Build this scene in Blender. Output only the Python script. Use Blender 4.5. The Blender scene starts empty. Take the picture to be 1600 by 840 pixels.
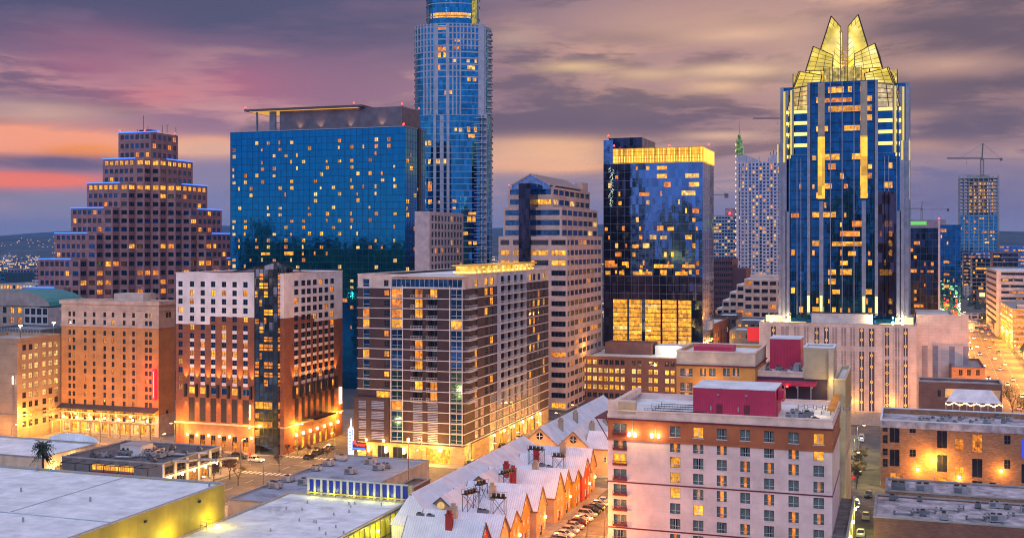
import bpy, math, random
from mathutils import Vector, Matrix
R = math.radians
rnd = random.Random(7)
# ---------------------------------------------------------------- camera, world, sun, exposure
FPX, CX, HY, H = 1793.0, 800.0, 378.0, 65.0
YAW = math.atan(610.0 / FPX)
SN, CS = math.sin(YAW), math.cos(YAW)
scene = bpy.context.scene
COL = scene.collection
cam_d = bpy.data.cameras.new("camera"); cam = bpy.data.objects.new("camera", cam_d); COL.objects.link(cam)
cam.location = (0, 0, H); cam.rotation_euler = (R(90), 0, YAW)
cam_d.sensor_width = 36; cam_d.lens = 36 * FPX / 1600; cam_d.shift_y = -(420 - HY) / 1600
cam_d.clip_start = 1; cam_d.clip_end = 60000
scene.camera = cam
scene.view_settings.view_transform = 'Standard'; scene.view_settings.look = 'None'
scene.view_settings.exposure = 0.0; scene.view_settings.gamma = 1
cy = scene.cycles
cy.use_denoising = True; cy.filter_width = 1.1; cy.max_bounces = 5; cy.diffuse_bounces = 2; cy.glossy_bounces = 4; cy.transmission_bounces = 2
cy.sample_clamp_indirect = 4; cy.use_light_tree = True; cy.caustics_reflective = False; cy.caustics_refractive = False

def lin(c):
    return tuple(((x / 255) / 12.92 if x / 255 <= 0.04045 else ((x / 255 + 0.055) / 1.055) ** 2.4) for x in c)

class NT:                                   # tiny node tree writer
    def __init__(s, tree): s.t = tree; s.n = tree.nodes; s.l = tree.links
    def node(s, kind, **kw):
        n = s.n.new(kind)
        for k, v in kw.items(): setattr(n, k, v)
        return n
    def put(s, sock, v):
        if hasattr(v, 'is_output') or isinstance(v, bpy.types.NodeSocket): s.l.new(v, sock)
        elif v is not None:
            try: sock.default_value = v
            except Exception: sock.default_value = tuple(v) + (1.0,)
    def math(s, op, a, b=None, c=None, clamp=False):
        n = s.node('ShaderNodeMath', operation=op, use_clamp=clamp)
        for i, v in enumerate((a, b, c)):
            if v is not None: s.put(n.inputs[i], v)
        return n.outputs[0]
    def vec(s, op, a, b=None):
        n = s.node('ShaderNodeVectorMath', operation=op)
        s.put(n.inputs[0], a)
        if b is not None: s.put(n.inputs[1], b)
        return n.outputs['Value'] if op in ('DOT_PRODUCT', 'LENGTH', 'DISTANCE') else n.outputs[0]
    def mix(s, f, a, b, blend='MIX'):
        n = s.node('ShaderNodeMix', data_type='RGBA', blend_type=blend)
        s.put(n.inputs[0], f); s.put(n.inputs[6], a); s.put(n.inputs[7], b)
        return n.outputs[2]
    def ramp(s, f, stops, interp='LINEAR'):
        n = s.node('ShaderNodeValToRGB'); cr = n.color_ramp; cr.interpolation = interp
        while len(cr.elements) < len(stops): cr.elements.new(0.5)
        for e, (p, c) in zip(cr.elements, stops):
            e.position = p; e.color = tuple(c) + (1.0,) if len(c) == 3 else c
        s.put(n.inputs[0], f); return n.outputs[0]
    def noise(s, vec, scale, detail=3, rough=0.5, dist=0.0):
        n = s.node('ShaderNodeTexNoise'); n.inputs['Scale'].default_value = scale
        n.inputs['Detail'].default_value = detail; n.inputs['Roughness'].default_value = rough
        n.inputs['Distortion'].default_value = dist
        s.put(n.inputs['Vector'], vec); return n.outputs[0]
    def smooth(s, v, a, b):
        n = s.node('ShaderNodeMapRange', interpolation_type='SMOOTHSTEP')
        s.put(n.inputs[0], v); n.inputs[1].default_value = a; n.inputs[2].default_value = b
        return n.outputs[0]

SUN_EL, SUN_AZ = 20.0, 205.0                # the soft dusk light comes from behind the camera
world = bpy.data.worlds.new("World"); scene.world = world; world.use_nodes = True
w = NT(world.node_tree); w.n.clear()
wo = w.node('ShaderNodeOutputWorld')
tc = w.node('ShaderNodeTexCoord').outputs['Generated']
sep = w.node('ShaderNodeSeparateXYZ'); w.put(sep.inputs[0], tc)
dx, dy, dz = sep.outputs
# angles around the view axis (degrees, plus = clockwise) and elevation
fwd = w.vec('DOT_PRODUCT', tc, (-SN, CS, 0)); rgt = w.vec('DOT_PRODUCT', tc, (CS, SN, 0))
az = w.math('MULTIPLY', w.math('ARCTAN2', rgt, fwd), 57.2958)
el = w.math('MULTIPLY', w.math('ARCSINE', dz), 57.2958)
base = w.ramp(w.math('DIVIDE', el, 90, clamp=True), [(0.0, lin((148, 146, 172))), (0.03, lin((150, 138, 158))), (0.075, lin((160, 128, 140))),
              (0.14, lin((128, 108, 134))), (0.3, (0.62, 0.62, 0.90)), (1.0, (1.22, 1.62, 2.35))])
def blob(a0, e0, sa, se, k=1.0):            # soft patch of sky round (azimuth, elevation)
    a = w.math('DIVIDE', w.math('SUBTRACT', az, a0), sa); e = w.math('DIVIDE', w.math('SUBTRACT', el, e0), se)
    r2 = w.math('ADD', w.math('MULTIPLY', a, a), w.math('MULTIPLY', e, e))
    return w.math('MULTIPLY', w.math('EXPONENT', w.math('MULTIPLY', r2, -1.0)), k)
def px_blob(x, y, sx, sy, k=1.0):
    a0 = math.degrees(math.atan((x - CX) / FPX)); e0 = math.degrees(math.atan((HY - y) / FPX))
    return blob(a0, e0, sx / 31.3, sy / 31.3, k)
sc3 = w.node('ShaderNodeVectorMath', operation='MULTIPLY'); w.put(sc3.inputs[0], tc); sc3.inputs[1].default_value = (1, 1, 5.0)
P = sc3.outputs[0]
warp = w.math('MULTIPLY', w.noise(P, 2.5, 1, 0.4), 0.35)
wv = w.node('ShaderNodeCombineXYZ'); w.put(wv.inputs[0], warp); w.put(wv.inputs[2], w.math('MULTIPLY', warp, 0.8))
P2 = w.vec('ADD', P, wv.outputs[0])
n1 = w.noise(P2, 6.0, 7, 0.55)
n2 = w.noise(P2, 12.0, 8, 0.6)
n3 = w.noise(P2, 2.1, 2, 0.5)
col = base
warmside = w.smooth(az, -9, 12)
left_pink = w.mix(w.math('MULTIPLY', px_blob(380, 130, 420, 130), 0.85), col, lin((150, 100, 130)))
lightc = w.mix(warmside, lin((206, 150, 150)), lin((242, 186, 150)))
col = w.mix(w.math('MULTIPLY', warmside, w.math('MULTIPLY', w.smooth(el, 1.5, 5), 0.75)), left_pink, lin((194, 146, 134)))
col = w.mix(w.math('MULTIPLY', w.smooth(n1, 0.49, 0.62), w.math('MULTIPLY', w.smooth(el, 0.5, 4.0), 1.0)), col, lightc)
darkc = w.mix(warmside, lin((80, 72, 106)), lin((98, 74, 96)))
dm = w.math('MULTIPLY', w.smooth(w.math('ADD', w.math('MULTIPLY', n2, 0.45), w.math('MULTIPLY', n3, 0.55)), 0.485, 0.57), w.smooth(el, 1.5, 4.0))
col = w.mix(w.math('MULTIPLY', dm, 0.8), col, darkc)
for (x, y, sx, sy, k, c) in [
        (160, 5, 460, 62, 1.1, (78, 76, 110)), (120, 90, 160, 40, 0.6, (96, 84, 116)), (1500, 300, 220, 60, 0.7, (122, 114, 150)), (1000, 320, 260, 40, 0.5, (136, 126, 158)), (1480, 60, 180, 26, 0.7, (98, 78, 96)), (1020, 60, 160, 12, 0.5, (100, 80, 98)), (990, 195, 200, 14, 0.5, (106, 86, 110)), (1120, 140, 60, 10, 0.6, (246, 196, 150)), (860, 262, 90, 8, 0.8, (252, 178, 128)), (1440, 190, 70, 8, 0.5, (232, 176, 140)), (640, 190, 40, 8, 0.5, (236, 190, 160)), (330, 225, 50, 8, 0.7, (250, 170, 130)), (1150, 60, 110, 14, 0.6, (236, 186, 156)), (1130, 215, 70, 8, 0.5, (240, 190, 160)), (1440, 235, 60, 10, 0.5, (226, 170, 145)), (800, 60, 50, 16, 0.5, (226, 184, 160)), (600, 40, 200, 60, 0.6, (88, 80, 112)), (60, 190, 110, 16, 0.55, (214, 172, 150)),
        (150, 115, 110, 50, 0.45, (170, 100, 128)), (380, 140, 90, 30, 0.35, (196, 104, 126)), (250, 160, 60, 18, 0.3, (216, 110, 120)),
        (70, 232, 150, 20, 1.5, (255, 162, 126)), (150, 246, 66, 10, 1.1, (255, 150, 70)), (310, 238, 80, 14, 1.1, (250, 184, 140)), (850, 245, 110, 22, 0.8, (250, 190, 146)), (40, 288, 130, 12, 1.2, (254, 126, 94)),
        (110, 264, 100, 12, 0.9, (112, 94, 124)), (330, 300, 60, 60, 0.5, (132, 134, 176)),
        (1540, 130, 140, 60, 0.75, (98, 78, 98)), (1590, 20, 120, 60, 0.6, (106, 86, 100)), (840, 130, 70, 60, 0.45, (112, 90, 108)), (900, 105, 60, 9, 0.45, (250, 205, 150)), (1010, 118, 60, 10, 0.4, (244, 200, 150)),
        (1150, 115, 80, 12, 0.6, (246, 200, 158)), (1080, 40, 220, 30, 0.45, (212, 166, 140)), (850, 228, 110, 14, 0.7, (244, 184, 140)), (820, 255, 90, 9, 0.7, (246, 180, 140)),
        (1480, 120, 90, 16, 0.6, (222, 172, 146)), (980, 165, 140, 22, 0.5, (112, 92, 106)), (1540, 205, 150, 34, 0.6, (104, 86, 108)), (1250, 100, 60, 60, 0.3, (220, 176, 146))]:
    pb = px_blob(x, y, sx, sy, k * 1.35)
    pb = w.math('MULTIPLY', pb, w.math('ADD', 0.0, w.math('MULTIPLY', n2, 2.0)), clamp=True)
    col = w.mix(pb, col, lin(c))
back = w.smooth(fwd, 0.35, -0.35)           # the sky behind the camera has already gone blue
bcol = w.ramp(w.math('DIVIDE', el, 90, clamp=True), [(0.0, lin((106, 140, 200))), (0.15, lin((100, 146, 220))), (0.45, (0.8, .98, 1.5)), (1.0, (1.22, 1.62, 2.35))])
bcol = w.mix(w.math('MULTIPLY', w.smooth(n1, 0.45, 0.65), 0.5), bcol, lin((176, 172, 204)))
col = w.mix(w.math('MULTIPLY', back, w.smooth(dz, 0.9, 0.4)), col, bcol)
col = w.mix(w.smooth(el, -0.5, -4), col, (0.02, 0.02, 0.03, 1))
b1 = w.node('ShaderNodeBackground'); w.put(b1.inputs[0], col); b1.inputs[1].default_value = 1.0
sky = w.node('ShaderNodeTexSky', sky_type='NISHITA'); sky.sun_disc = False
sky.sun_elevation = R(2.0); sky.sun_rotation = R(SUN_AZ)
b2 = w.node('ShaderNodeBackground'); w.put(b2.inputs[0], sky.outputs[0]); b2.inputs[1].default_value = 0.015
ad = w.node('ShaderNodeAddShader'); w.l.new(b1.outputs[0], ad.inputs[0]); w.l.new(b2.outputs[0], ad.inputs[1]); w.l.new(ad.outputs[0], wo.inputs[0])

sd = bpy.data.lights.new("sun", 'SUN'); sd.energy = 0.8; sd.angle = R(30); sd.color = (0.96, 0.93, 1.0)
so = bpy.data.objects.new("sun", sd); COL.objects.link(so); so.rotation_euler = (R(62), 0, R(14))

# ---------------------------------------------------------------- where things stand
def pt(x, y, z=0.0):                        # point of the place seen at photo pixel (x, y) and height z
    D = (H - z) * FPX / (y - HY); return at(x, D)
def at(x, D):
    X = (x - CX) / FPX * D; return (X * CS - D * SN, X * SN + D * CS)
def u_at(x, v): k = (x - CX) / FPX; return v / (SN * k + CS) * (CS * k - SN)
def v_at(x, u): k = (x - CX) / FPX; return u / (CS * k - SN) * (SN * k + CS)
def dep(u, v): return -SN * u + CS * v
def zy(y, u, v): return H - (y - HY) * dep(u, v) / FPX

# ---------------------------------------------------------------- materials
def mat(name, c, rough=0.7, metal=0.0, var=0.18, scale=0.35, bump=0.0, bscale=4.0, c2=None, spec=None, emit=None):
    m = bpy.data.materials.new(name); m.use_nodes = True; t = NT(m.node_tree)
    b = t.n['Principled BSDF']; b.inputs['Roughness'].default_value = rough; b.inputs['Metallic'].default_value = metal
    if spec is not None: b.inputs['Specular IOR Level'].default_value = spec
    g = t.node('ShaderNodeNewGeometry').outputs['Position']
    n = t.noise(g, scale, 4, 0.6)
    c = tuple(c); c2 = c2 or tuple(x * (1 - var * 1.6) for x in c)
    f = t.ramp(n, [(0.3, tuple(c2)), (0.68, tuple(min(1, x * (1 + var * 0.6)) for x in c))])
    t.put(b.inputs['Base Color'], f)
    if bump:
        bn = t.node('ShaderNodeBump'); bn.inputs['Strength'].default_value = bump; bn.inputs['Distance'].default_value = 0.1
        t.put(bn.inputs['Height'], t.noise(g, bscale, 3, 0.6)); t.l.new(bn.outputs[0], b.inputs['Normal'])
    return m
def emat(name, c, s=1.0, light=False):
    m = bpy.data.materials.new(name); m.use_nodes = True; t = NT(m.node_tree); b = t.n['Principled BSDF']
    b.inputs['Base Color'].default_value = tuple(c) + (1,); b.inputs['Emission Color'].default_value = tuple(c) + (1,)
    b.inputs['Emission Strength'].default_value = s
    if not light: m.cycles.emission_sampling = 'NONE'
    return m
def uvmat(name, c, mortar, bw, bh, ms=0.02, rough=0.8, var=0.25, offset=0.5, bump=0.2, squash=1.0):   # bricks, panels, boards in metres
    m = bpy.data.materials.new(name); m.use_nodes = True; t = NT(m.node_tree); b = t.n['Principled BSDF']
    b.inputs['Roughness'].default_value = rough
    uv = t.node('ShaderNodeUVMap').outputs[0]
    br = t.node('ShaderNodeTexBrick'); br.offset = offset; br.inputs['Scale'].default_value = 1
    br.inputs['Brick Width'].default_value = bw; br.inputs['Row Height'].default_value = bh; br.inputs['Mortar Size'].default_value = ms
    br.inputs['Color1'].default_value = tuple(c) + (1,); br.inputs['Color2'].default_value = tuple(x * (1 - var) for x in c) + (1,)
    br.inputs['Mortar'].default_value = tuple(mortar) + (1,); t.put(br.inputs['Vector'], uv)
    g = t.node('ShaderNodeNewGeometry').outputs['Position']
    n = t.ramp(t.noise(g, 0.25, 4, 0.6), [(0.25, (0.72, 0.72, 0.72)), (0.7, (1.1, 1.1, 1.1))])
    t.put(b.inputs['Base Color'], t.mix(1.0, br.outputs[0], n, 'MULTIPLY'))
    if bump:
        bn = t.node('ShaderNodeBump'); bn.invert = True; bn.inputs['Strength'].default_value = bump; bn.inputs['Distance'].default_value = 0.05
        t.put(bn.inputs['Height'], br.outputs[1]); t.l.new(bn.outputs[0], b.inputs['Normal'])
    return m
def glass(name, c, rough=0.06, metal=0.9, pw=1.5, ph=3.6, var=0.35, wob=0.02):      # coated curtain wall glass, every pane a little different
    m = bpy.data.materials.new(name); m.use_nodes = True; t = NT(m.node_tree); b = t.n['Principled BSDF']
    b.inputs['Metallic'].default_value = 1.0; b.inputs['Roughness'].default_value = rough
    uv = t.node('ShaderNodeUVMap').outputs[0]
    sn = t.node('ShaderNodeVectorMath', operation='SNAP'); t.put(sn.inputs[0], uv); sn.inputs[1].default_value = (pw, ph, 1)
    wn = t.node('ShaderNodeTexWhiteNoise', noise_dimensions='3D'); t.put(wn.inputs[0], sn.outputs[0])
    f = t.ramp(wn.outputs[0], [(0.0, tuple(x * (1 - var) for x in c)), (1.0, tuple(min(1, x * (1 + var * 0.5)) for x in c))])
    t.put(b.inputs['Base Color'], f)
    off = t.vec('MULTIPLY', t.vec('SUBTRACT', wn.outputs[1], (0.5, 0.5, 0.5)), (wob, wob, wob))
    g = t.node('ShaderNodeNewGeometry')
    wave = t.node('ShaderNodeBump'); wave.inputs['Strength'].default_value = 0.25; wave.inputs['Distance'].default_value = 0.05
    t.put(wave.inputs['Height'], t.noise(g.outputs['Position'], 0.5, 2, 0.5))
    nn = t.vec('NORMALIZE', t.vec('ADD', wave.outputs[0], off)); t.l.new(nn, b.inputs['Normal'])
    return m
def litmat(name, ca, cb, s, scale=0.9, dark=0.25, cell=(1.3, 1.3, 1.5)):      # a lit room behind glass: lamps, furniture and curtains as blotches of light
    m = bpy.data.materials.new(name); m.use_nodes = True; t = NT(m.node_tree); b = t.n['Principled BSDF']
    b.inputs['Base Color'].default_value = (0.03, 0.03, 0.03, 1); b.inputs['Roughness'].default_value = 0.15
    g = t.node('ShaderNodeNewGeometry').outputs['Position']
    st = t.vec('MULTIPLY', g, (1, 1, 0.8))
    n = t.noise(st, scale, 3, 0.65)
    c = t.ramp(n, [(0.3, tuple(x * dark for x in ca)), (0.46, ca), (0.66, cb)])
    sn = t.vec('SNAP', t.vec('ADD', g, (0.37, 0.21, 0.1)), cell); wn = t.node('ShaderNodeTexWhiteNoise', noise_dimensions='3D'); t.put(wn.inputs[0], sn)
    oi = t.node('ShaderNodeObjectInfo').outputs['Random']
    t.put(b.inputs['Emission Color'], c); k = t.math('MULTIPLY', t.math('ADD', 0.42, t.math('MULTIPLY', wn.outputs[0], 0.75)), t.math('ADD', 0.65, t.math('MULTIPLY', oi, 0.55)))
    t.put(b.inputs['Emission Strength'], t.math('MULTIPLY', k, s * 1.4))
    m.cycles.emission_sampling = 'NONE'
    return m
def spk(name, c, cell, dens, ec, s, glossc=(0.05, 0.08, 0.16), metal=0.8, rough=0.1):     # far facade: glass with small lit panes, in wall metres
    m = bpy.data.materials.new(name); m.use_nodes = True; t = NT(m.node_tree); b = t.n['Principled BSDF']
    b.inputs['Metallic'].default_value = metal; b.inputs['Roughness'].default_value = rough
    uv = t.node('ShaderNodeUVMap').outputs[0]
    sn = t.node('ShaderNodeVectorMath', operation='SNAP'); t.put(sn.inputs[0], uv); sn.inputs[1].default_value = (cell[0], cell[1], 1)
    wn = t.node('ShaderNodeTexWhiteNoise', noise_dimensions='3D'); t.put(wn.inputs[0], sn.outputs[0])
    fr = t.vec('SUBTRACT', uv, sn.outputs[0]); s2 = t.node('ShaderNodeSeparateXYZ'); t.put(s2.inputs[0], fr)
    inx = t.math('MULTIPLY', t.math('GREATER_THAN', s2.outputs[0], cell[0] * 0.12), t.math('LESS_THAN', s2.outputs[0], cell[0] * 0.88))
    iny = t.math('MULTIPLY', t.math('GREATER_THAN', s2.outputs[1], cell[1] * 0.25), t.math('LESS_THAN', s2.outputs[1], cell[1] * 0.85))
    inn = t.math('MULTIPLY', inx, iny)
    t.put(b.inputs['Base Color'], t.mix(inn, tuple(c) + (1,), tuple(glossc) + (1,)))
    t.put(b.inputs['Metallic'], t.math('MULTIPLY', inn, metal))
    t.put(b.inputs['Roughness'], t.math('SUBTRACT', 0.7, t.math('MULTIPLY', inn, 0.7 - rough)))
    g = t.node('ShaderNodeNewGeometry').outputs['Position']
    on = t.math('MULTIPLY', t.math('LESS_THAN', wn.outputs[0], dens), inn)
    on = t.math('MULTIPLY', on, t.math('ADD', 0.25, t.math('MULTIPLY', t.noise(g, 0.7, 3, 0.6), 1.5)))
    t.put(b.inputs['Emission Color'], tuple(ec) + (1,)); t.put(b.inputs['Emission Strength'], t.math('MULTIPLY', on, s))
    m.cycles.emission_sampling = 'NONE'
    return m
AMB, YEL, WARM = (1.0, 0.42, 0.05), (1.0, 0.62, 0.10), (1.0, 0.74, 0.30)
M = {}
M['frame'] = mat('window_frame', (0.10, 0.10, 0.11), 0.5, 0.3)
M['dark'] = mat('dark_glass', (0.012, 0.016, 0.03), 0.05, 0.0, spec=0.8)
M['blue'] = mat('blue_glass', (0.04, 0.17, 0.40), 0.08, 0.9, scale=0.8, var=0.4)
M['lit1'] = litmat('lit_room_yellow', (1.0, 0.33, 0.010), (1.0, 0.58, 0.06), 1.15, 1.3)
M['lit2'] = litmat('lit_room_amber', (0.85, 0.20, 0.008), (1.0, 0.40, 0.04), 0.95, 1.5, dark=0.1)
M['lit3'] = litmat('lit_room_pale', (1.0, 0.50, 0.10), (1.0, 0.74, 0.28), 1.05, 1.4, dark=0.4)
M['curt'] = mat('grey_green_curtain', (0.17, 0.23, 0.22), 0.9, scale=6, var=0.5)
M['louv'] = mat('grey_louver', (0.34, 0.33, 0.38), 0.5, 0.4)
M['wfrm'] = mat('white_frame', (0.62, 0.62, 0.66), 0.5)
M['litb'] = emat('blue_lit_room', (0.03, 0.06, 0.9), 1.0)
WM = [M[k] for k in ('frame', 'dark', 'blue', 'lit1', 'lit2', 'lit3', 'curt', 'louv', 'wfrm', 'litb')]
WI = {'f': 0, 'd': 1, 'b': 2, 'y': 3, 'o': 4, 'w': 5, 'c': 6, 'l': 7, 'wf': 8, 'u': 9}
def membrane(name, c, bw, bh, stain=0.55, sc=0.12):      # sheet roofing: seams, ponding marks and thin frost
    m = uvmat(name, c, tuple(x * .78 for x in c), bw, bh, .05, .85, .05, .4, .15); t = NT(m.node_tree); b = t.n['Principled BSDF']; l = b.inputs['Base Color'].links[0].from_socket
    g = t.node('ShaderNodeNewGeometry').outputs['Position']; n = t.noise(g, sc, 6, .62, .6); k = t.ramp(n, [(.34, (stain, stain, stain * 1.04)), (.46, (.9, .9, .92)), (.7, (1, 1, 1))])
    n2 = t.ramp(t.noise(g, 1.4, 4, .7), [(.3, (.92, .92, .93)), (.5, (1, 1, 1))])
    t.put(b.inputs['Base Color'], t.mix(1.0, t.mix(1.0, l, k, 'MULTIPLY'), n2, 'MULTIPLY')); return m
M['snow'] = membrane('frosted_white_roof', (0.83, 0.89, 0.93), 9, 2.2, .84)
M['roofg'] = mat('grey_gravel_roof', (0.30, 0.31, 0.35), 0.9, scale=0.5, var=0.3, bump=0.2)
M['roofd'] = mat('dark_tar_roof', (0.13, 0.12, 0.13), 0.9, scale=0.5, var=0.35, bump=0.2)
M['roofp'] = mat('patchy_frosted_roof', (0.52, 0.49, 0.55), 0.9, scale=0.35, c2=(0.15, 0.14, 0.165), bump=0.2)
M['metal'] = mat('galvanised_metal', (0.42, 0.43, 0.46), 0.45, 0.6, scale=2)
M['tanm'] = mat('tan_painted_metal', (0.42, 0.36, 0.35), 0.6, scale=2)
M['black'] = mat('black_metal', (0.02, 0.02, 0.024), 0.5, 0.2)
M['steel'] = mat('grey_steel', (0.22, 0.24, 0.27), 0.4, 0.7)
M['conc'] = mat('grey_concrete', (0.33, 0.32, 0.32), 0.9, bump=0.1)
M['lamp'] = emat('sodium_lamp', (1.0, 0.55, 0.16), 22)
M['lampw'] = emat('pale_lamp', (1.0, 0.8, 0.5), 22)
M['lampr'] = emat('red_beacon', (1.0, 0.03, 0.02), 10)
M['blue_led'] = emat('blue_led_strip', (0.04, 0.16, 1.0), 2.2)

# ---------------------------------------------------------------- mesh building
class MB:
    def __init__(s): s.v = []; s.f = []; s.m = []; s.uv = []; s.M = None
    def add(s, pts, m=0, uv=None):
        pts = [Vector(p) for p in pts]
        if s.M is not None: pts = [s.M @ p for p in pts]
        n = len(s.v); s.v += [tuple(p) for p in pts]; s.f.append(tuple(range(n, n + len(pts)))); s.m.append(m)
        if uv is None:
            a = Vector((0, 0, 0))
            for i in range(len(pts)):
                p, q = pts[i], pts[(i + 1) % len(pts)]
                a += Vector(((p.y - q.y) * (p.z + q.z), (p.z - q.z) * (p.x + q.x), (p.x - q.x) * (p.y + q.y)))
            if a.length: a.normalize()
            if abs(a.z) > 0.9: uv = [(p.x, p.y) for p in pts]
            else:
                t = Vector((-a.y, a.x, 0)); t.normalize(); k = 1 / max(0.2, math.sqrt(1 - a.z * a.z))
                uv = [(p.dot(t), p.z * k) for p in pts]
        s.uv += uv
    def box(s, x0, x1, y0, y1, z0, z1, m=0, top=None, skip=''):
        if x0 > x1: x0, x1 = x1, x0
        if y0 > y1: y0, y1 = y1, y0
        a = [(x0, y0), (x1, y0), (x1, y1), (x0, y1)]
        for i in range(4):
            if 'fRbL'[i] in skip: continue
            p, q = a[i], a[(i + 1) % 4]; s.add([(p[0], p[1], z0), (q[0], q[1], z0), (q[0], q[1], z1), (p[0], p[1], z1)], m)
        s.add([(x, y, z1) for x, y in a], m if top is None else top); s.add([(x, y, z0) for x, y in reversed(a)], m)
    def prism(s, poly, z0, z1, m=0, top=None, bot=True):
        k = len(poly)
        for i in range(k):
            p, q = poly[i], poly[(i + 1) % k]; s.add([(p[0], p[1], z0), (q[0], q[1], z0), (q[0], q[1], z1), (p[0], p[1], z1)], m)
        s.add([(x, y, z1) for x, y in poly], m if top is None else top)
        if bot: s.add([(x, y, z0) for x, y in reversed(poly)], m)
    def beam(s, a, b, r=0.1, m=0, sides=4, r2=None):
        a, b = Vector(a), Vector(b); d = b - a
        if d.length < 1e-6: return
        d.normalize(); x = d.cross(Vector((0, 0, 1)))
        if x.length < 1e-3: x = Vector((1, 0, 0))
        x.normalize(); y = d.cross(x); r2 = r if r2 is None else r2
        ra = [a + (x * math.cos(t) + y * math.sin(t)) * r for t in [2 * math.pi * (i + .5) / sides for i in range(sides)]]
        rb = [b + (x * math.cos(t) + y * math.sin(t)) * r2 for t in [2 * math.pi * (i + .5) / sides for i in range(sides)]]
        for i in range(sides):
            j = (i + 1) % sides; s.add([ra[i], rb[i], rb[j], ra[j]], m)
        s.add(rb[::-1], m); s.add(ra, m)
    def cyl(s, x, y, z0, z1, r, m=0, n=12, r2=None): s.beam((x, y, z0), (x, y, z1), r, m, n, r2)
    def build(s, name, mats, parent=None, loc=None):
        me = bpy.data.meshes.new(name); me.from_pydata(s.v, [], s.f)
        for mm in (mats if isinstance(mats, (list, tuple)) else [mats]): me.materials.append(mm)
        me.polygons.foreach_set('material_index', s.m)
        ul = me.uv_layers.new(name='UVMap'); ul.data.foreach_set('uv', [c for p in s.uv for c in p])
        me.update()
        o = bpy.data.objects.new(name, me); COL.objects.link(o)
        if parent is not None:
            o.parent = parent
            if loc is None: o.location = (-parent['ox'], -parent['oy'], -parent['oz'])
        if loc is not None: o.location = loc
        return o

def tag(o, label=None, cat=None, group=None, kind=None):
    if label: o['label'] = label
    if cat: o['category'] = cat
    if group: o['group'] = group
    if kind: o['kind'] = kind
    return o
def thing(name, label, cat, loc, group=None, rz=0.0):
    o = bpy.data.objects.new(name, None); COL.objects.link(o); o.location = loc; o.rotation_euler.z = rz; o.empty_display_size = 0.5
    o['ox'], o['oy'], o['oz'] = loc
    return tag(o, label, cat, group)
def local(o):
    o['ox'] = o['oy'] = o['oz'] = 0.0; return o
def copy_tree(o, parent=None):
    c = o.copy(); COL.objects.link(c)
    if parent is not None: c.parent = parent
    for ch in list(o.children): copy_tree(ch, c)
    return c
ORD = ['first', 'second', 'third', 'fourth', 'fifth', 'sixth', 'seventh', 'eighth', 'ninth', 'tenth', 'eleventh', 'twelfth', 'thirteenth', 'fourteenth',
       'fifteenth', 'sixteenth', 'seventeenth', 'eighteenth', 'nineteenth', 'twentieth', 'twenty-first', 'twenty-second', 'twenty-third', 'twenty-fourth']

# windows: local x across, z up, -y towards the outside; origin at the lower corner of the opening in the wall plane
def window_into(mb, w_, h_, kind, style):
    d = 0.22; g = WI.get(kind, 1); f = 0; t = 0.07
    if style == 'louver':
        mb.add([(0, d, 0), (w_, d, 0), (w_, d, h_), (0, d, h_)], g if kind in 'yow' else 1)
        n = max(3, int(h_ / 0.42))
        for i in range(n):
            z = (i + 0.15) * h_ / n; mb.add([(0, 0.02, z), (w_, 0.02, z), (w_, 0.14, z + h_ / n * 0.62), (0, 0.14, z + h_ / n * 0.62)], 7)
        return
    if style == 'curtain':                  # hotel room: drawn curtains with a gap, the gap lit or dark
        mb.add([(0, d + 0.3, 0), (w_, d + 0.3, 0), (w_, d + 0.3, h_), (0, d + 0.3, h_)], g if kind != 'c' else 6)
        if kind != 'c':
            for (a, b) in ((0.0, 0.34), (0.66, 1.0)):
                if kind == 'y' : continue
                k = 5; 
                for i in range(k):
                    xa, xb = w_ * (a + (b - a) * i / k), w_ * (a + (b - a) * (i + 1) / k); ya, yb = (d + 0.2, d + 0.12) if i % 2 else (d + 0.12, d + 0.2)
                    mb.add([(xa, ya, 0), (xb, yb, 0), (xb, yb, h_), (xa, ya, h_)], 6)
        mb.box(w_ * 0.5 - 0.04, w_ * 0.5 + 0.04, d - 0.08, d, 0, h_, 8)
        mb.box(0, w_, d - 0.07, d, h_ * 0.28, h_ * 0.28 + 0.07, 8)
        for (a, b) in ((0, 0.07), (w_ - 0.07, w_)): mb.box(a, b, d - 0.1, d, 0, h_, 0)
        mb.box(0.07, w_ - 0.07, d - 0.1, d, h_ - 0.07, h_, 0); mb.box(0.07, w_ - 0.07, d - 0.1, d, 0, 0.07, 0)
        mb.box(-0.1, w_ + 0.1, -0.08, 0.02, -0.16, -0.02, 8)
        return
    mb.add([(0, d, 0), (w_, d, 0), (w_, d, h_), (0, d, h_)], g)
    if style == 'bare': return
    fm = 8 if style in ('white', 'wband', 'wgrid') else 0
    for (a, b) in ((0, t), (w_ - t, w_)): mb.box(a, b, d - 0.09, d - 0.003, 0, h_, fm)
    mb.box(t, w_ - t, d - 0.09, d - 0.003, h_ - t, h_, fm); mb.box(t, w_ - t, d - 0.09, d - 0.003, 0, t, fm)
    if style in ('band', 'wband', 'wgrid'):
        n = max(1, int(round(w_ / 1.5)))
        for i in range(1, n): mb.box(w_ * i / n - 0.04, w_ * i / n + 0.04, d - 0.08, d - 0.002, t, h_ - t, fm)
        if style == 'wgrid': mb.box(t, w_ - t, d - 0.07, d - 0.001, h_ * 0.33, h_ * 0.33 + 0.08, fm)
    else:
        mb.box(w_ / 2 - 0.04, w_ / 2 + 0.04, d - 0.08, d - 0.002, t, h_ - t, fm)
        if style in ('sash', 'white'): mb.box(t, w_ - t, d - 0.07, d - 0.001, h_ * 0.45, h_ * 0.45 + 0.07, fm)
_wcache = {}
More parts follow.
